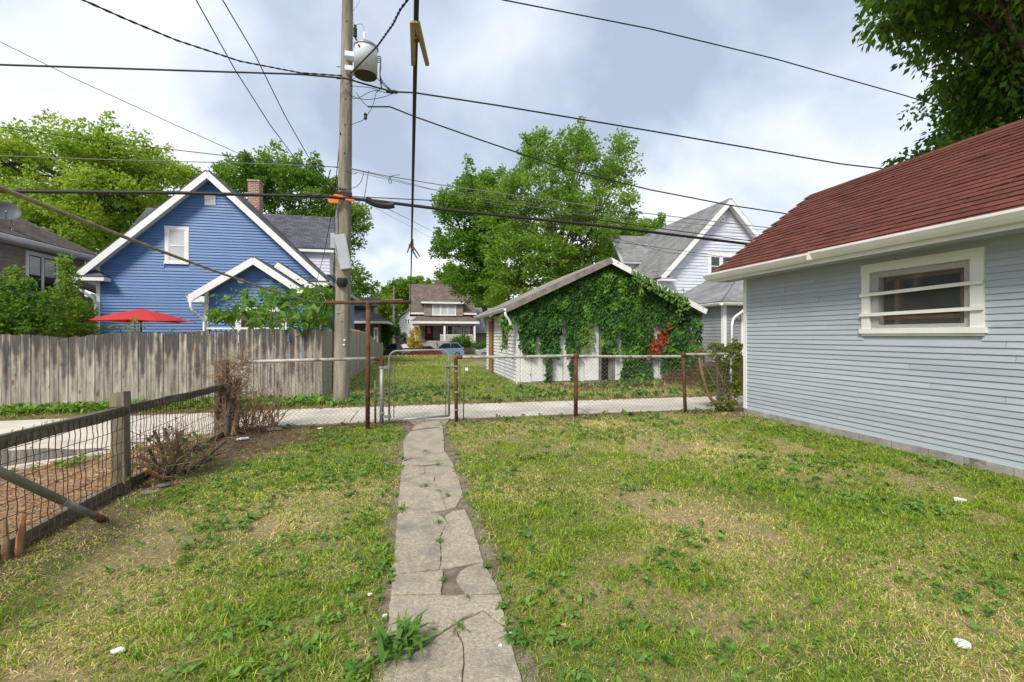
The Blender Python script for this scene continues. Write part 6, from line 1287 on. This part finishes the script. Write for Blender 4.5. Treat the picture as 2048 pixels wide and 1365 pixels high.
yv = 1.7; wx = lambda y: -2.568 if y < 4.85 else -2.625-.07*(y-4.9)/2.5
while yv < 7.3:
    z1 = .80-.015*max(0, yv-4.9); lx = R.uniform(-.012, .012); pts = []
    for k in range(15):
        z = .01+(z1-.02)*k/14; pts.append(V3((wx(yv)+.004*math.sin(z*40+yv*9), yv+lx*math.sin(z*4)+.006*math.sin(z*9+yv*31)+.0035*math.sin(z*95), z)))
    MB().tube(pts, .0036, 4, cap=False).build('wire', M['wire_rust'], wf); yv += R.uniform(.060, .072)
for k, z in enumerate((.06, .16, .27, .385, .50, .62, .73)):
    pts = [V3((wx(y)+.003, y, z+.012*math.sin(y*3.1+k*2)+R.uniform(-.004, .004)-.012*max(0, y-4.9)*z)) for y in np.arange(1.7, 7.3,   .12)]; MB().tube(pts, .0028, 4, cap=False).build('line_wire', M['wire_rust'], wf)
for k in range(4): # wire wraps round the rail
    pass
mb = MB()
for k in range(75):
    y = R.uniform(1.8, 7.2); xr_ = -2.568 if y < 4.85 else -2.66; mb.tube(arc([V3((xr_+.004, y, .72)), V3((xr_+.004, y+.05, .79)), V3((xr_-.03, y+.10, .83)), V3((xr_-.05, y+.14, .82))], 1), .0018, 4, cap=False)
mb.build('rail_wraps', M['wire_rust'], wf, kind='stuff')
bp = thing('brace_pipe', 'grey steel brace pipe slanting to the ground by the wire fence', 'pipe', (-2.38, 4.1, 0))
p0, p1 = V3((-2.37, 4.13, .02)), V3((-2.46, 2.35, 1.34)); dd = (p1-p0)
pipe(bp, [p0+dd*.04, p0+dd*.22], .023, M['galv2'], 'sleeve', 12); pipe(bp, [p0+dd*.2, p1], .027, M['galv2'], 'tube', 12); pipe(bp, [p0-dd*.02, p0+dd*.05], .028, M['rust'], 'foot', 10)
MB().lathe([(.024, -.02), (.031, -.015), (.031, .015), (.024, .02)], p0+dd*.205, 12, dd).build('collar', M['galv2'], bp)
sp_ = tag(MB().tube([(-2.46, 2.3, -.1), (-2.46, 2.3, 1.95)], .04, 10).build('steel_post', M['galv2'], None, True), 'grey steel post that carries the brace pipe', 'post')
for k, (x, y) in enumerate(((-2.58, 3.55), (-2.56, 3.63))):
    tag(MB().tube([(x, y, -.04), (x+.01, y, .12), (x-.01+.03*k, y+.02, .26)], [.022, .018, .013], 6).build('stump', M['raw_wood' if k else 'twig']), 'cut sapling stub under the brace pipe' if k else 'dark cut sapling stub under the brace pipe', 'stump')

# ================================================================== clothesline T-post and lines
tpst = thing('clothesline_post', 'rusty T-shaped clothesline post beside the gate', 'post', (-.70, 7.33, 0))
pipe(tpst, [V3((-.70, 7.33, -.1)), V3((-.69, 7.33, 1.95))], .034, M['rust'], 'upright', 12)
pipe(tpst, [V3((-1.36, 7.38, 1.955)), V3((-.04, 7.28, 1.975))], .028, M['rust'], 'crossbar', 12); MB().lathe([(.035, -.06), (.042, -.05), (.042, .03), (.03, .05)], (-.69, 7.33, 1.93), 12).build('socket', M['rust'], tpst)
def sagl(a, b, sag, n=24): return [a.lerp(b, i/n)-V3((0, 0, 4*sag*(i/n)*(1-i/n))) for i in range(n+1)]
ro = sagl(V3((-1.345, 7.37, 1.94)), V3((-1.36, .35, 2.02)), .085, 60)
rp = tag(MB().tube(ro, .0085, 7).build('rope', M['rope'], None, True), 'tan twisted rope sagging from the T-post crossbar', 'rope')
def twist(pts, r, r2, turns_per_m, n_st=2, ph=0):
    mb = MB(); L_ = 0; out = [[] for _ in range(n_st)]; den = []
    for a, b in zip(pts[:-1], pts[1:]):
        m_ = max(1, int((b-a).length*turns_per_m*6)); den += [a.lerp(b, i/m_) for i in range(m_)]
    den.append(pts[-1]); t0 = (den[-1]-den[0]).normalized(); u = t0.orthogonal().normalized(); v = t0.cross(u)
    for i, p_ in enumerate(den):
        if i: L_ += (den[i]-den[i-1]).length
        for k in range(n_st):
            an = ph+2*math.pi*(L_*turns_per_m+k/n_st); out[k].append(p_+(u*math.cos(an)+v*math.sin(an))*r)
    for o in out: mb.tube(o, r2, 5)
    return mb
l1 = sagl(V3((-.055, 7.26, 1.945)), V3((.02, -1.0, 2.05)), .04, 90); l2 = [l1[i]+V3((.0075*min(1, (i-77)/4), 0, .001)) for i in range(77, 91)]
cl1 = thing('clothesline', 'dark double clothesline running overhead to the T-post', 'clothesline', (-.05, 7.26, 1.94)); MB().tube(l1, .0044, 6).build('strand', M['rope_dark'], cl1, True); MB().tube(l2, .003, 6).build('strand', M['rope_dark'], cl1, True)
tag(MB().tube(arc([(-.05, 7.27, 1.95), (-.06, 7.25, 1.9), (-.05, 7.26, 1.84), (-.06, 7.25, 1.78)], 1), .006, 5).build('wire_end', M['rust']), 'short rusty wire end hanging from the crossbar tip', 'wire')
def pin(name, label, c, d, side, L_, m, open_=.28):
    c = V3(c); d = V3(d).normalized(); s = V3(side); s = (s-d*s.dot(d)).normalized(); n = d.cross(s); root = thing(name, label, 'clothespin', c)
    for k in (1, -1):
        q = (d+s*k*open_).normalized(); a = c+s*k*.003-q*L_*.38; b = c+s*k*.003+q*L_*.62; w = .0045; t_ = s*k
        MB().hexa([a-n*.006, a+n*.006, a+n*.006+t_*.009, a-n*.006+t_*.009, b-n*.0055, b+n*.0055, b+n*.0055+t_*.006, b-n*.0055+t_*.006]).build('jaw', m, root)
    pipe(root, [c-n*.007, c+n*.007], .005, M['rust'], 'spring', 8)
a = ad(834, 78, .80); pin('clothespin', 'yellowish wooden clothespin on the overhead clothesline', a, (.06, -.38, -.35) and V3((.10, .5, -.45)), (1, -.2, 0), .068, M['peg'], .17)
i_ = min(range(len(l1)), key=lambda i: abs(672-F*(l1[i].z-CZ)/max(.1, l1[i].x*SN+l1[i].y*CS)-488)); pinp = l1[i_]
pin('clothespin', 'reddish brown wooden clothespin further along the clothesline', pinp-V3((0, 0, .01)), (-.15, .5, -.9), (1, 0, 0), .085, M['peg2'], .22)
pin('clothespin', 'grey-brown clothespin dangling below the reddish one', pinp+V3((.008, .03, -.03)), (.55, .2, -.8), (.8, 0, .5), .09, M['grey_wood'], .06)

# ================================================================== utility pole and its gear
PB = V3((-1.51, 10.25, 0)); PT = V3((-1.35, 10.25, 11.2))
def pa(z, dx=0, dy=0): return PB.lerp(PT, z/11.2)+V3((dx, dy, 0))
up = thing('utility_pole', 'tall weathered wooden utility pole beside the alley', 'pole', PB)
ps = [pa(z) for z in np.linspace(-.3, 11.2, 24)]; MB().tube(ps, [.168-.0065*max(0, p_.z) for p_ in ps], 18, jit=.012).build('shaft', M['pole_wood'], up, smooth=True)
for z in (1.75, 3.3, 5.3, 6.45, 7.45, 8.1, 5.9): MB().lathe([(.018, 0), (.018, .02), (.012, .03)], pa(z, 0.0, -.145+.0065*z*.9), 6, (0, -1, 0)).build('bolt', M['rust'], up)
for z in (6.92, 7.18): pipe(up, [pa(z, -.2), pa(z, -.08)], .009, M['cable'], 'step_bolt', 5)
# cracks
for z0, z1, dx in ((4.3, 6.2, .02), (2.3, 3.7, .05)): 
    pass
zbx = at(690, 508, 10.25).z; bx_ = MB(); c = pa(zbx, .02, -.22); q = V3((.17, 0, -.98)).normalized(); s_ = V3((.98, .0, .17)).normalized(); n_ = V3((0, -1, 0))
h2, w2, d2 = .36, .11, .06
bx_.hexa([c+q*h2-s_*w2-n_*d2, c+q*h2+s_*w2-n_*d2, c+q*h2+s_*w2+n_*d2, c+q*h2-s_*w2+n_*d2, c-q*h2-s_*w2-n_*d2, c-q*h2+s_*w2-n_*d2, c-q*h2+s_*w2+n_*d2, c-q*h2-s_*w2+n_*d2])
eb = tag(bx_.build('equipment_box', M['boxgrey'], up)); MB().beam(c-q*h2+V3((0, -.062, 0)), c+q*h2+V3((0, -.062, 0)), .012, w2*1.7, up=s_).build('door', M['boxgrey'], eb)
pipe(up, arc([pa(4.38, .1, -.16), pa(4.36, -.05, -.19), pa(4.1, -.15, -.12), pa(3.6, -.13, -.14), pa(3.3, -.16, -.12), pa(2.95, -.06, -.2)], 3), .016, M['galv2'], 'conduit', 8)
pipe(up, [pa(4.4, -.17, -.02), pa(3.2, -.185, -.03), pa(2.2, -.19, -.02), pa(.3, -.19, -.02)], .012, M['cable'], 'riser_cable', 6)
MB().box(pa(3.4).x-.26, pa(3.4).x-.17, 10.17, 10.28, 3.30, 3.62).build('splice_box', M['boxgrey'], up); MB().lathe([(.0, 0), (.10, 0), (.12, .08), (.10, .16), (0, .16)], pa(2.5, 0, -.14), 12, (0, -.4, 1)).build('terminal', M['black'], up)
MB().box(pa(1.5).x-.12, pa(1.5).x+.02, 10.09, 10.1, 1.93, 1.96).build('tag_strip', M['galv'], up)
for z, dx in ((1.26, .05), (1.36, .06)): MB().lathe([(.02, 0), (.02, .008)], pa(z, dx, -.165), 8, (0, -1, 0)).build('tag_disc', M['paper'], up)
za = at(690, 385, 10.25).z
for k in range(4): MB().lathe([(.014, 0), (.02, .02), (.014, .05)], pa(za, -.12+.05*k, -.15), 6, (0, -1, .2)).build('clamp_bolt', M['rust'], up)
MB().box(pa(za).x-.16, pa(za).x+.17, 10.06, 10.1, za-.13, za-.05).build('crossarm_bracket', M['black'], up)
# orange tags
def otag(px0, px1, py0, py1, label):
    a, b = at(px0, py1, 10.02), at(px1, py0, 10.02); tag(MB().box(a.x, b.x, 9.995, 10.02, a.z, b.z).build('cable_tag', M['orange']), label, 'tag')
otag(658, 677, 392, 406, 'square orange tag on the black cable beside the pole'); otag(668, 686, 390.2, 394.4, 'thin orange sleeve over the square tag on the cable') if False else None
tag(MB().tube([at(668, 391, 9.99), at(686, 394, 9.99)], .028, 8).build('cable_sleeve', M['orange']), 'orange sleeve on the cable left of the pole', 'sleeve'); tag(MB().tube([at(691, 400, 9.98), at(709, 402, 9.98)], .024, 8).build('cable_sleeve', M['orange']), 'orange sleeve across the face of the pole', 'sleeve')
# transformer
tr_ = thing('transformer', 'grey can transformer bolted high on the utility pole', 'transformer', (-1.0, 9.95, 6.9))
tcx = at(731, 0, 9.95).x; tz0, tz1 = at(731, 152, 9.95).z, at(731, 98, 9.95).z
lean_ = V3((.02, 0, 1)).normalized()
MB().lathe([(.0, .03), (.225, .02), (.235, 0), (.235, tz1-tz0-.04), (.23, tz1-tz0)], (tcx, 9.95, tz0), 28, lean_).build('tank', M['tank'], tr_, smooth=False)
for p_ in tr_.children: p_.data.polygons.foreach_set('use_smooth', [len(f.vertices) == 4 for f in p_.data.polygons])
MB().lathe([(0, -.012), (.21, -.012), (.215, .018), (0, .018)], (tcx, 9.95, tz0), 24, lean_).build('base_plate', M['tankbot'], tr_)
MB().lathe([(.25, 0), (.25, .03), (.22, .06), (.10, .09), (0, .095)], (tcx+.012, 9.95, tz1), 28, lean_).build('lid', M['galv2'], tr_)
bz_ = tz1+.07; MB().lathe([(.04, 0), (.055, .03), (.035, .05), (.05, .08), (.03, .1), (.045, .12), (.03, .14), (.035, .25), (.012, .28)], (tcx-.02, 9.95, bz_), 10).build('bushing', M['white'], tr_)
ar_ = V3((tcx-.2, 9.9, tz1+.18)); MB().lathe([(.02, 0), (.045, .02), (.035, .05), (.045, .07), (.035, .10), (.045, .12), (.035, .15), (.045, .17), (.03, .2), (.03, .25)], ar_, 10).build('arrester', M['black'], tr_); pipe(tr_, [ar_, ar_+V3((.05, -.05, -.12)), V3((tcx-.1, 9.72, tz1-.1))], .018, M['black'], 'arrester_bracket', 6)
for z in (tz0+.15, tz1-.12): MB().box(-1.41, tcx-.2, 9.98, 10.2, z-.05, z+.05).build('bracket', M['tank'], tr_)
pipe(tr_, arc([ar_+V3((0, 0, .25)), ar_+V3((.1, 0, .3)), V3((tcx-.05, 9.95, bz_+.42)), V3((tcx-.02, 9.95, bz_+.28))], 2), .005, M['cable_grey'], 'lead', 4)
pipe(tr_, arc([ar_+V3((0, 0, .24)), ar_+V3((-.12, .02, .45)), ar_+V3((.12, .03, .8)), ar_+V3((.15, 0, 1.3)), ar_+V3((-.05, .1, 2.0))], 2), .004, M['cable_grey'], 'lead', 4)
for k, (ex_, ez_) in enumerate(((790, 188), (786, 184), (752, 186), (760, 178))): 
    s_ = V3((tcx+.235, 9.85, tz1-.2-.04*k)); MB().tube(arc([s_, s_+V3((.1, -.02, .02)), s_+V3((.05, 0, -.35)), at(765, 165+5*k, 9.9), at(ex_, ez_, 9.95)], 3), .009, 5).build('secondary_lead', M['cable'], tr_, True)

# ---- wires
WG = 'overhead wires at the utility pole'
def wire(label, pts, r, sag=0, m='cable', name='cable', tw=0):
    P_ = []
    for a, b in zip(pts[:-1], pts[1:]): P_ += sagl(V3(a), V3(b), sag, 20)[:-1]
    P_.append(V3(pts[-1])); mb = twist(P_, r*.55, r*.62, tw) if tw else MB().tube(P_, r, 6)
    return tag(mb.build(name, M[m], None, True), label, 'cable', WG)
PY_ = 10.08
def px3(l): return [ad(a, b, d) for a, b, d in l]
def dY(px, Y=10.1): u = (px-1024)/F; return Y/(CS-u*SN)
def along(l, Y=10.05): return [at(a, b, Y) for a, b in l]
wire('thick black cable strung along the alley at mid pole', along([(-700, 381), (0, 383), (350, 386), (660, 394), (690, 397)], 10.0)+along([(740, 401), (900, 421), (1200, 452), (1500, 489), (2100, 572)], 10.0), .034)
tag(MB().tube(arc(along([(733, 399), (750, 409), (775, 413), (788, 410)], 9.99), 2), [.05]+[.085]*11+[.05] if False else .07, 8).build('splice_case', M['black']), 'black wrapped splice case on the thick cable', 'splice case')
tag(MB().tube(arc(along([(612, 390), (630, 393), (640, 392)], 9.98), 2), .05, 8).build('splice_case', M['black']), 'small black wrap on the thick cable left of the pole', 'splice case')
wire('second strand hung just above the thick black cable', along([(690, 393), (880, 402), (1200, 441), (1500, 482), (2100, 560)], 10.12), .010)
wire('upper black cable strung along the alley below the transformer', along([(-700, 118), (0, 130), (350, 141), (600, 149), (690, 157), (755, 176), (787, 184), (830, 186)], 9.95)+along([(1000, 212), (1300, 262), (1680, 328), (1790, 341), (2200, 395)], 9.95), .017)
tag(MB().tube(along([(772, 182), (795, 185)], 9.94), .035, 8).build('cable_connector', M['black']), 'black connector on the upper cable', 'connector')
wire('twisted drop cable rising from the pole to the upper left', [at(684, 152, 10.1)]+px3([(600, 146, 9.2), (480, 123, 8.0), (350, 80, 6.9), (250, 38, 6.2), (165, 0, 5.7), (60, -60, 5.2)]), .014, tw=3)
wire('twisted black drop cable rising from the pole past the transformer', [at(700, 148, 10.0)]+px3([(720, 128, 9.0), (755, 92, 7.8), (785, 50, 6.8), (800, 20, 6.2), (815, 0, 5.9), (850, -80, 5.0)]), .016, tw=3)
wire('thin black drop wire slanting down to the strand, left one', px3([(330, -90, 5.2), (392, 0, 6.0), (470, 140, 7.4), (540, 250, 8.5), (597, 326, 9.6)]), .009)
wire('thin black drop wire slanting down to the strand, right one', px3([(400, -80, 5.2), (445, 0, 6.0), (510, 110, 7.4), (570, 232, 8.5), (628, 334, 9.7), (668, 384, 10.0)]), .009)
wire('thin wire descending from the far left edge to the strand', px3([(-120, 28, 8), (0, 84, 8.4), (150, 158, 8.8), (350, 250, 9.2), (505, 320, 9.6)]), .006)
wire('thin dark wire crossing before the left maple', px3([(-120, 237, 8.2), (0, 254, 8.5), (200, 283, 8.9), (505, 318, 9.5), (690, 337, 9.9)]), .008)
wire('pale thin strand crossing before the left maple', px3([(-120, 308, 8.2), (0, 312, 8.5), (250, 321, 9), (500, 327, 9.5), (690, 335, 9.9)]), .008, m='cable_grey')
wire('strand running right from the pole, uppermost of three', along([(700, 337), (760, 350), (880, 370), (1250, 422), (1545, 457), (1900, 500)], 10.05), .010, m='cable_grey')
wire('strand running right from the pole, middle of three', along([(700, 338), (760, 352), (860, 378), (1100, 414), (1300, 440), (1545, 462), (1900, 500)], 10.15), .006, m='cable_grey')
wire('strand running right from the pole, lowest of three', along([(700, 342), (800, 365), (885, 385), (1150, 428), (1330, 452), (1500, 468), (1900, 512)], 10.25), .005, m='cable_grey')
wire('black cable running right from below the transformer', along([(735, 214), (780, 214), (830, 234), (960, 280), (1130, 338), (1300, 380), (1460, 411), (1580, 429), (1800, 452)], 10.0), .015)
wire('lone thin cable crossing the upper right sky into the dark tree', px3([(860, -45, 8), (1005, 0, 8.3), (1300, 58, 9.0), (1550, 118, 9.8), (1805, 190, 10.8), (2000, 250, 12)]), .012)
wire('thin black wire running down beside the pole to the blue house', [at(681, 265, 10.1)]+px3([(678, 300, 10.0), (668, 400, 11.5), (650, 500, 14), (628, 585, 17.5)]), .009)
wire('fine wire slanting right behind the splice case', px3([(775, 418, 10.2), (820, 440, 14), (868, 465, 19), (905, 482, 24)]), .006, m='cable_grey')
wire('faint far wire slanting right towards the three-topped tree', px3([(750, 416, 11), (820, 453, 16), (890, 492, 22)]), .004, m='cable_grey')
wire('thin wire crossing the white house gable', along([(1200, 480), (1350, 500), (1500, 522), (1700, 545)], 14), .008)
wire('faint wire before the white house dormer roof', along([(1180, 466), (1230, 476), (1330, 505), (1480, 520)], 14.5), .006)
wire('service drop slanting over the ivy garage to the white house', [at(1300, 545, 13.2), at(1370, 538, 15), at(1440, 525, 19), at(1470, 515, 21.4)], .006)
# loops of slack wire at the pole
for k, (pts, lb) in enumerate((([(697, 180), (705, 200), (722, 195), (745, 180), (770, 185)], 'slack loop of wire below the upper cable'), ([(690, 178), (700, 192), (730, 201), (765, 196), (790, 186)], 'lower slack loop of wire below the upper cable'), ([(712, 185), (725, 205), (738, 215)], 'short jumper joining the two upper cables'),
    ([(752, 187), (745, 215), (735, 230), (731, 236)], 'hanging jumper wire with black connector'), ([(702, 250), (715, 245), (725, 242), (729, 236)], 'short wire from the pole to the black connector'), ([(660, 340), (655, 365), (690, 382), (720, 372), (728, 345)], 'wide slack loop round the pole at the strand'), ([(690, 342), (707, 350), (715, 345)], 'small wire loop right of the pole at the strand'), ([(778, 352), (785, 368), (776, 366), (780, 352), (800, 350)], 'curled wire loop on the strand'), ([(737, 342), (730, 390), (722, 420), (736, 435), (748, 440)], 'dangling broken wire right of the pole'), ([(640, 338), (655, 362), (662, 340)], 'small wire loop left of the pole at the strand'),
    ([(692, 170), (718, 150), (745, 148), (772, 175)], 'thin arching wire before the transformer tank'), ([(700, 172), (745, 176), (765, 185), (787, 188)], 'thin wire below the transformer tank'))):
    tag(MB().tube(arc(along(pts, 9.92-.02*(k % 3)), 3), .0065, 5).build('slack_wire', M['cable']), lb, 'wire', WG)
tag(MB().lathe([(.02, 0), (.035, .03), (.03, .09), (.045, .1), (.02, .14)], at(731, 240, 9.92), 8).build('connector', M['black']), 'black wire connector hanging right of the pole', 'connector')
# ---- far telephone pole
a = at(788, 690, 50); tp_ = thing('utility_pole', 'distant pale telephone pole on the street', 'pole', (a.x, 54.6, -.7))
b = at(788, 572, 54.6); MB().tube([(a.x*54.6/50, 54.6, -.8), (b.x, 54.6, b.z)], [.16, .11], 10).build('shaft', M['palebark'], tp_)
MB().beam((b.x-1.0, 54.5, b.z-1.6), (b.x+1.0, 54.5, b.z-1.6), .1, .12).build('crossarm', M['pole_wood'], tp_)

# ================================================================== litter and weeds on the path
def crumple(label, c, s, m, name='paper_scrap', flat=.22):
    mb = MB(); n = 8; c = V3(c); vs = [c+V3((0, 0, s*flat*R.uniform(.5, 1)))]
    for k in range(n): a = 2*math.pi*k/n; r = s*R.uniform(.5, 1.1); vs.append(c+V3((math.cos(a)*r, math.sin(a)*r*.8, s*flat*R.uniform(0, .7)+.004)))
    vs += [V3((p_.x, p_.y, c.z-.002)) for p_ in vs[1:]]
    mb.add(vs, [(0, 1+k, 1+(k+1) % n) for k in range(n)]+[(1+k, 1+n+k, 1+n+(k+1) % n, 1+(k+1) % n) for k in range(n)]); return tag(mb.build(name, m), label, 'litter')
def gz(px, py, h=.02): x, y = gp(px, py); return (x, y, h)
crumple('crumpled white paper lying on the lawn toward the garage', gz(1918, 1005), .055, M['paper']); crumple('torn white paper scrap on straw beside a bare patch', gz(1925, 1296), .045, M['paper'])
crumple('white wrapper on the bare soil near the vine stump', gz(485, 881), .085, M['paper']); crumple('pale blue plastic scrap at the chain-link fence foot', gz(572, 856), .06, M['bluelit']); crumple('crumpled grey plastic sheet at the fence foot', gz(547, 862), .14, M['boxgrey'])
crumple('small white scrap at the path edge by the grass tuft', gz(770, 1240), .012, M['paper']); crumple('tiny white scrap in the grass beside the path', gz(739, 1197), .013, M['paper']); crumple('tiny pinkish pebble on the right path edge', gz(1021, 1274, .015), .011, M['paper'], 'pebble'); crumple('tiny pale pebble on the near path slab', gz(1001, 1300, .02), .009, M['paper'], 'pebble'); crumple('flattened white scrap in the lawn left of the path', gz(235, 1312), .03, M['paper']); crumple('white plastic piece near the litter soil', gz(640, 860), .05, M['paper'])
crumple('flat grey board scrap at the wire fence foot', gz(300, 990), .09, M['grey_wood'], 'wood_scrap', .12); crumple('weathered board scrap beside the shrub stump', gz(330, 975), .08, M['grey_wood'], 'wood_scrap', .12)
dl = [(1385, 1278), (495, 1325), (365, 1340), (1130, 1078), (1480, 1090), (1240, 905), (150, 1285), (1595, 1205), (1010, 970), (935, 905), (62, 900), (1355, 890), (1128, 1268), (110, 1205), (690, 1010), (1700, 1130)]
wds = ['beside the near path slab', 'in the left foreground grass', 'in the left lawn corner', 'by the bare straw patch', 'in the mid lawn', 'near the fence right of the gate', 'among the left lawn weeds', 'near the torn paper', 'at the right path edge', 'by the gate end of the path', 'on the concrete drive', 'in the lawn below the rusty post', 'in weeds right of the path', 'at the left frame of the lawn', 'in the grass left of the path', 'in the lawn below the garage window']
for (a, b), w_ in zip(dl, wds):
    x, y = gp(a, b); an = R.uniform(0, 6.28); L_ = R.uniform(.014, .028); dx, dy_ = math.cos(an)*L_, math.sin(an)*L_; z = .035 if w_ != 'on the concrete drive' else .02
    mb = MB(); mb.add([(x-dx, y-dy_, z), (x-dy_*.4, y+dx*.4, z+.012), (x+dx, y+dy_, z+.004), (x+dy_*.4, y-dx*.4, z+.015), (x, y, z-.004)], [(0, 1, 4), (1, 2, 4), (2, 3, 4), (3, 0, 4)]); tag(mb.build('dry_leaf', M['leafdry']), 'curled brown dry leaf '+w_, 'leaf', 'fallen leaves')
tf = [(795, 1308, .15, 60, 'big grass tuft overgrowing the near left path edge'), (918, 1268, .05, 16, 'tiny grass tuft in the near path crack'), (885, 1167, .035, 14, 'low weed in the hole of the broken slab'), (938, 1202, .03, 12, 'flat weed patch on the near slab'), (878, 1090, .045, 16, 'small tuft in the long path crack'), (877, 1052, .04, 16, 'small tuft below the broken joint'), (803, 1026, .06, 22, 'grass tuft at the left end of the broken joint'), (848, 977, .05, 20, 'grass tuft on the middle slab'), (893, 996, .045, 18, 'grass tuft beside the slab crack'), (875, 934, .05, 18, 'grass tuft on the third joint'), (850, 907, .045, 16, 'grass tuft on the far joint'), (1010, 1128, .08, 26, 'leafy weed at the right path edge'), (1040, 1290, .07, 24, 'bright weed clump right of the near slab'), (875, 986, .03, 12, 'tiny tuft between two slab cracks')]
rg = np.random.default_rng(9)
for a, b, s_, k, lb in tf:
    x, y = gp(a, b); az = rg.random(k)*6.28; e_ = rg.uniform(.15, 1.3, k); A = np.stack([np.cos(az)*np.cos(e_), np.sin(az)*np.cos(e_), np.sin(e_)], 1); P = np.stack([x+rg.normal(0, s_*.35, k), y+rg.normal(0, s_*.3, k), np.full(k, .018)], 1); t = rg.random((k, 1))
    V, Ft, cc = leafset(P, A, s_*rg.uniform(.6, 1.2, k), np.maximum(.004, s_*rg.uniform(.10, .2, k)), rg.uniform(.5, 2, k), np.array((.07, .17, .022))*(1-t)+np.array((.14, .25, .04))*t); tag(bulk('weed_tuft', V, Ft, M['leaf_dark'], cc), lb, 'weed', 'weeds in the path')
for k, (a, b, c, d) in enumerate(((808, 926, 825, 921), (782, 1017, 735, 1008), (460, 895, 520, 897), (545, 905, 560, 885), (880, 858, 800, 868), (425, 925, 440, 905))):
    x0, y0 = gp(a, b); x1, y1 = gp(c, d); tag(MB().tube([(x0, y0, .022), ((x0+x1)/2+.01, (y0+y1)/2, .032), (x1, y1, .026)], [.006, .005, .003], 5).build('twig', M['bark']), ['dark twig on the far path slab', 'fallen twig in the grass left of the path', 'flat pale stick on the bare soil', 'forked twig at the fence foot', 'twig at the gate end of the path', 'stick beside the vine stump'][k], 'twig')
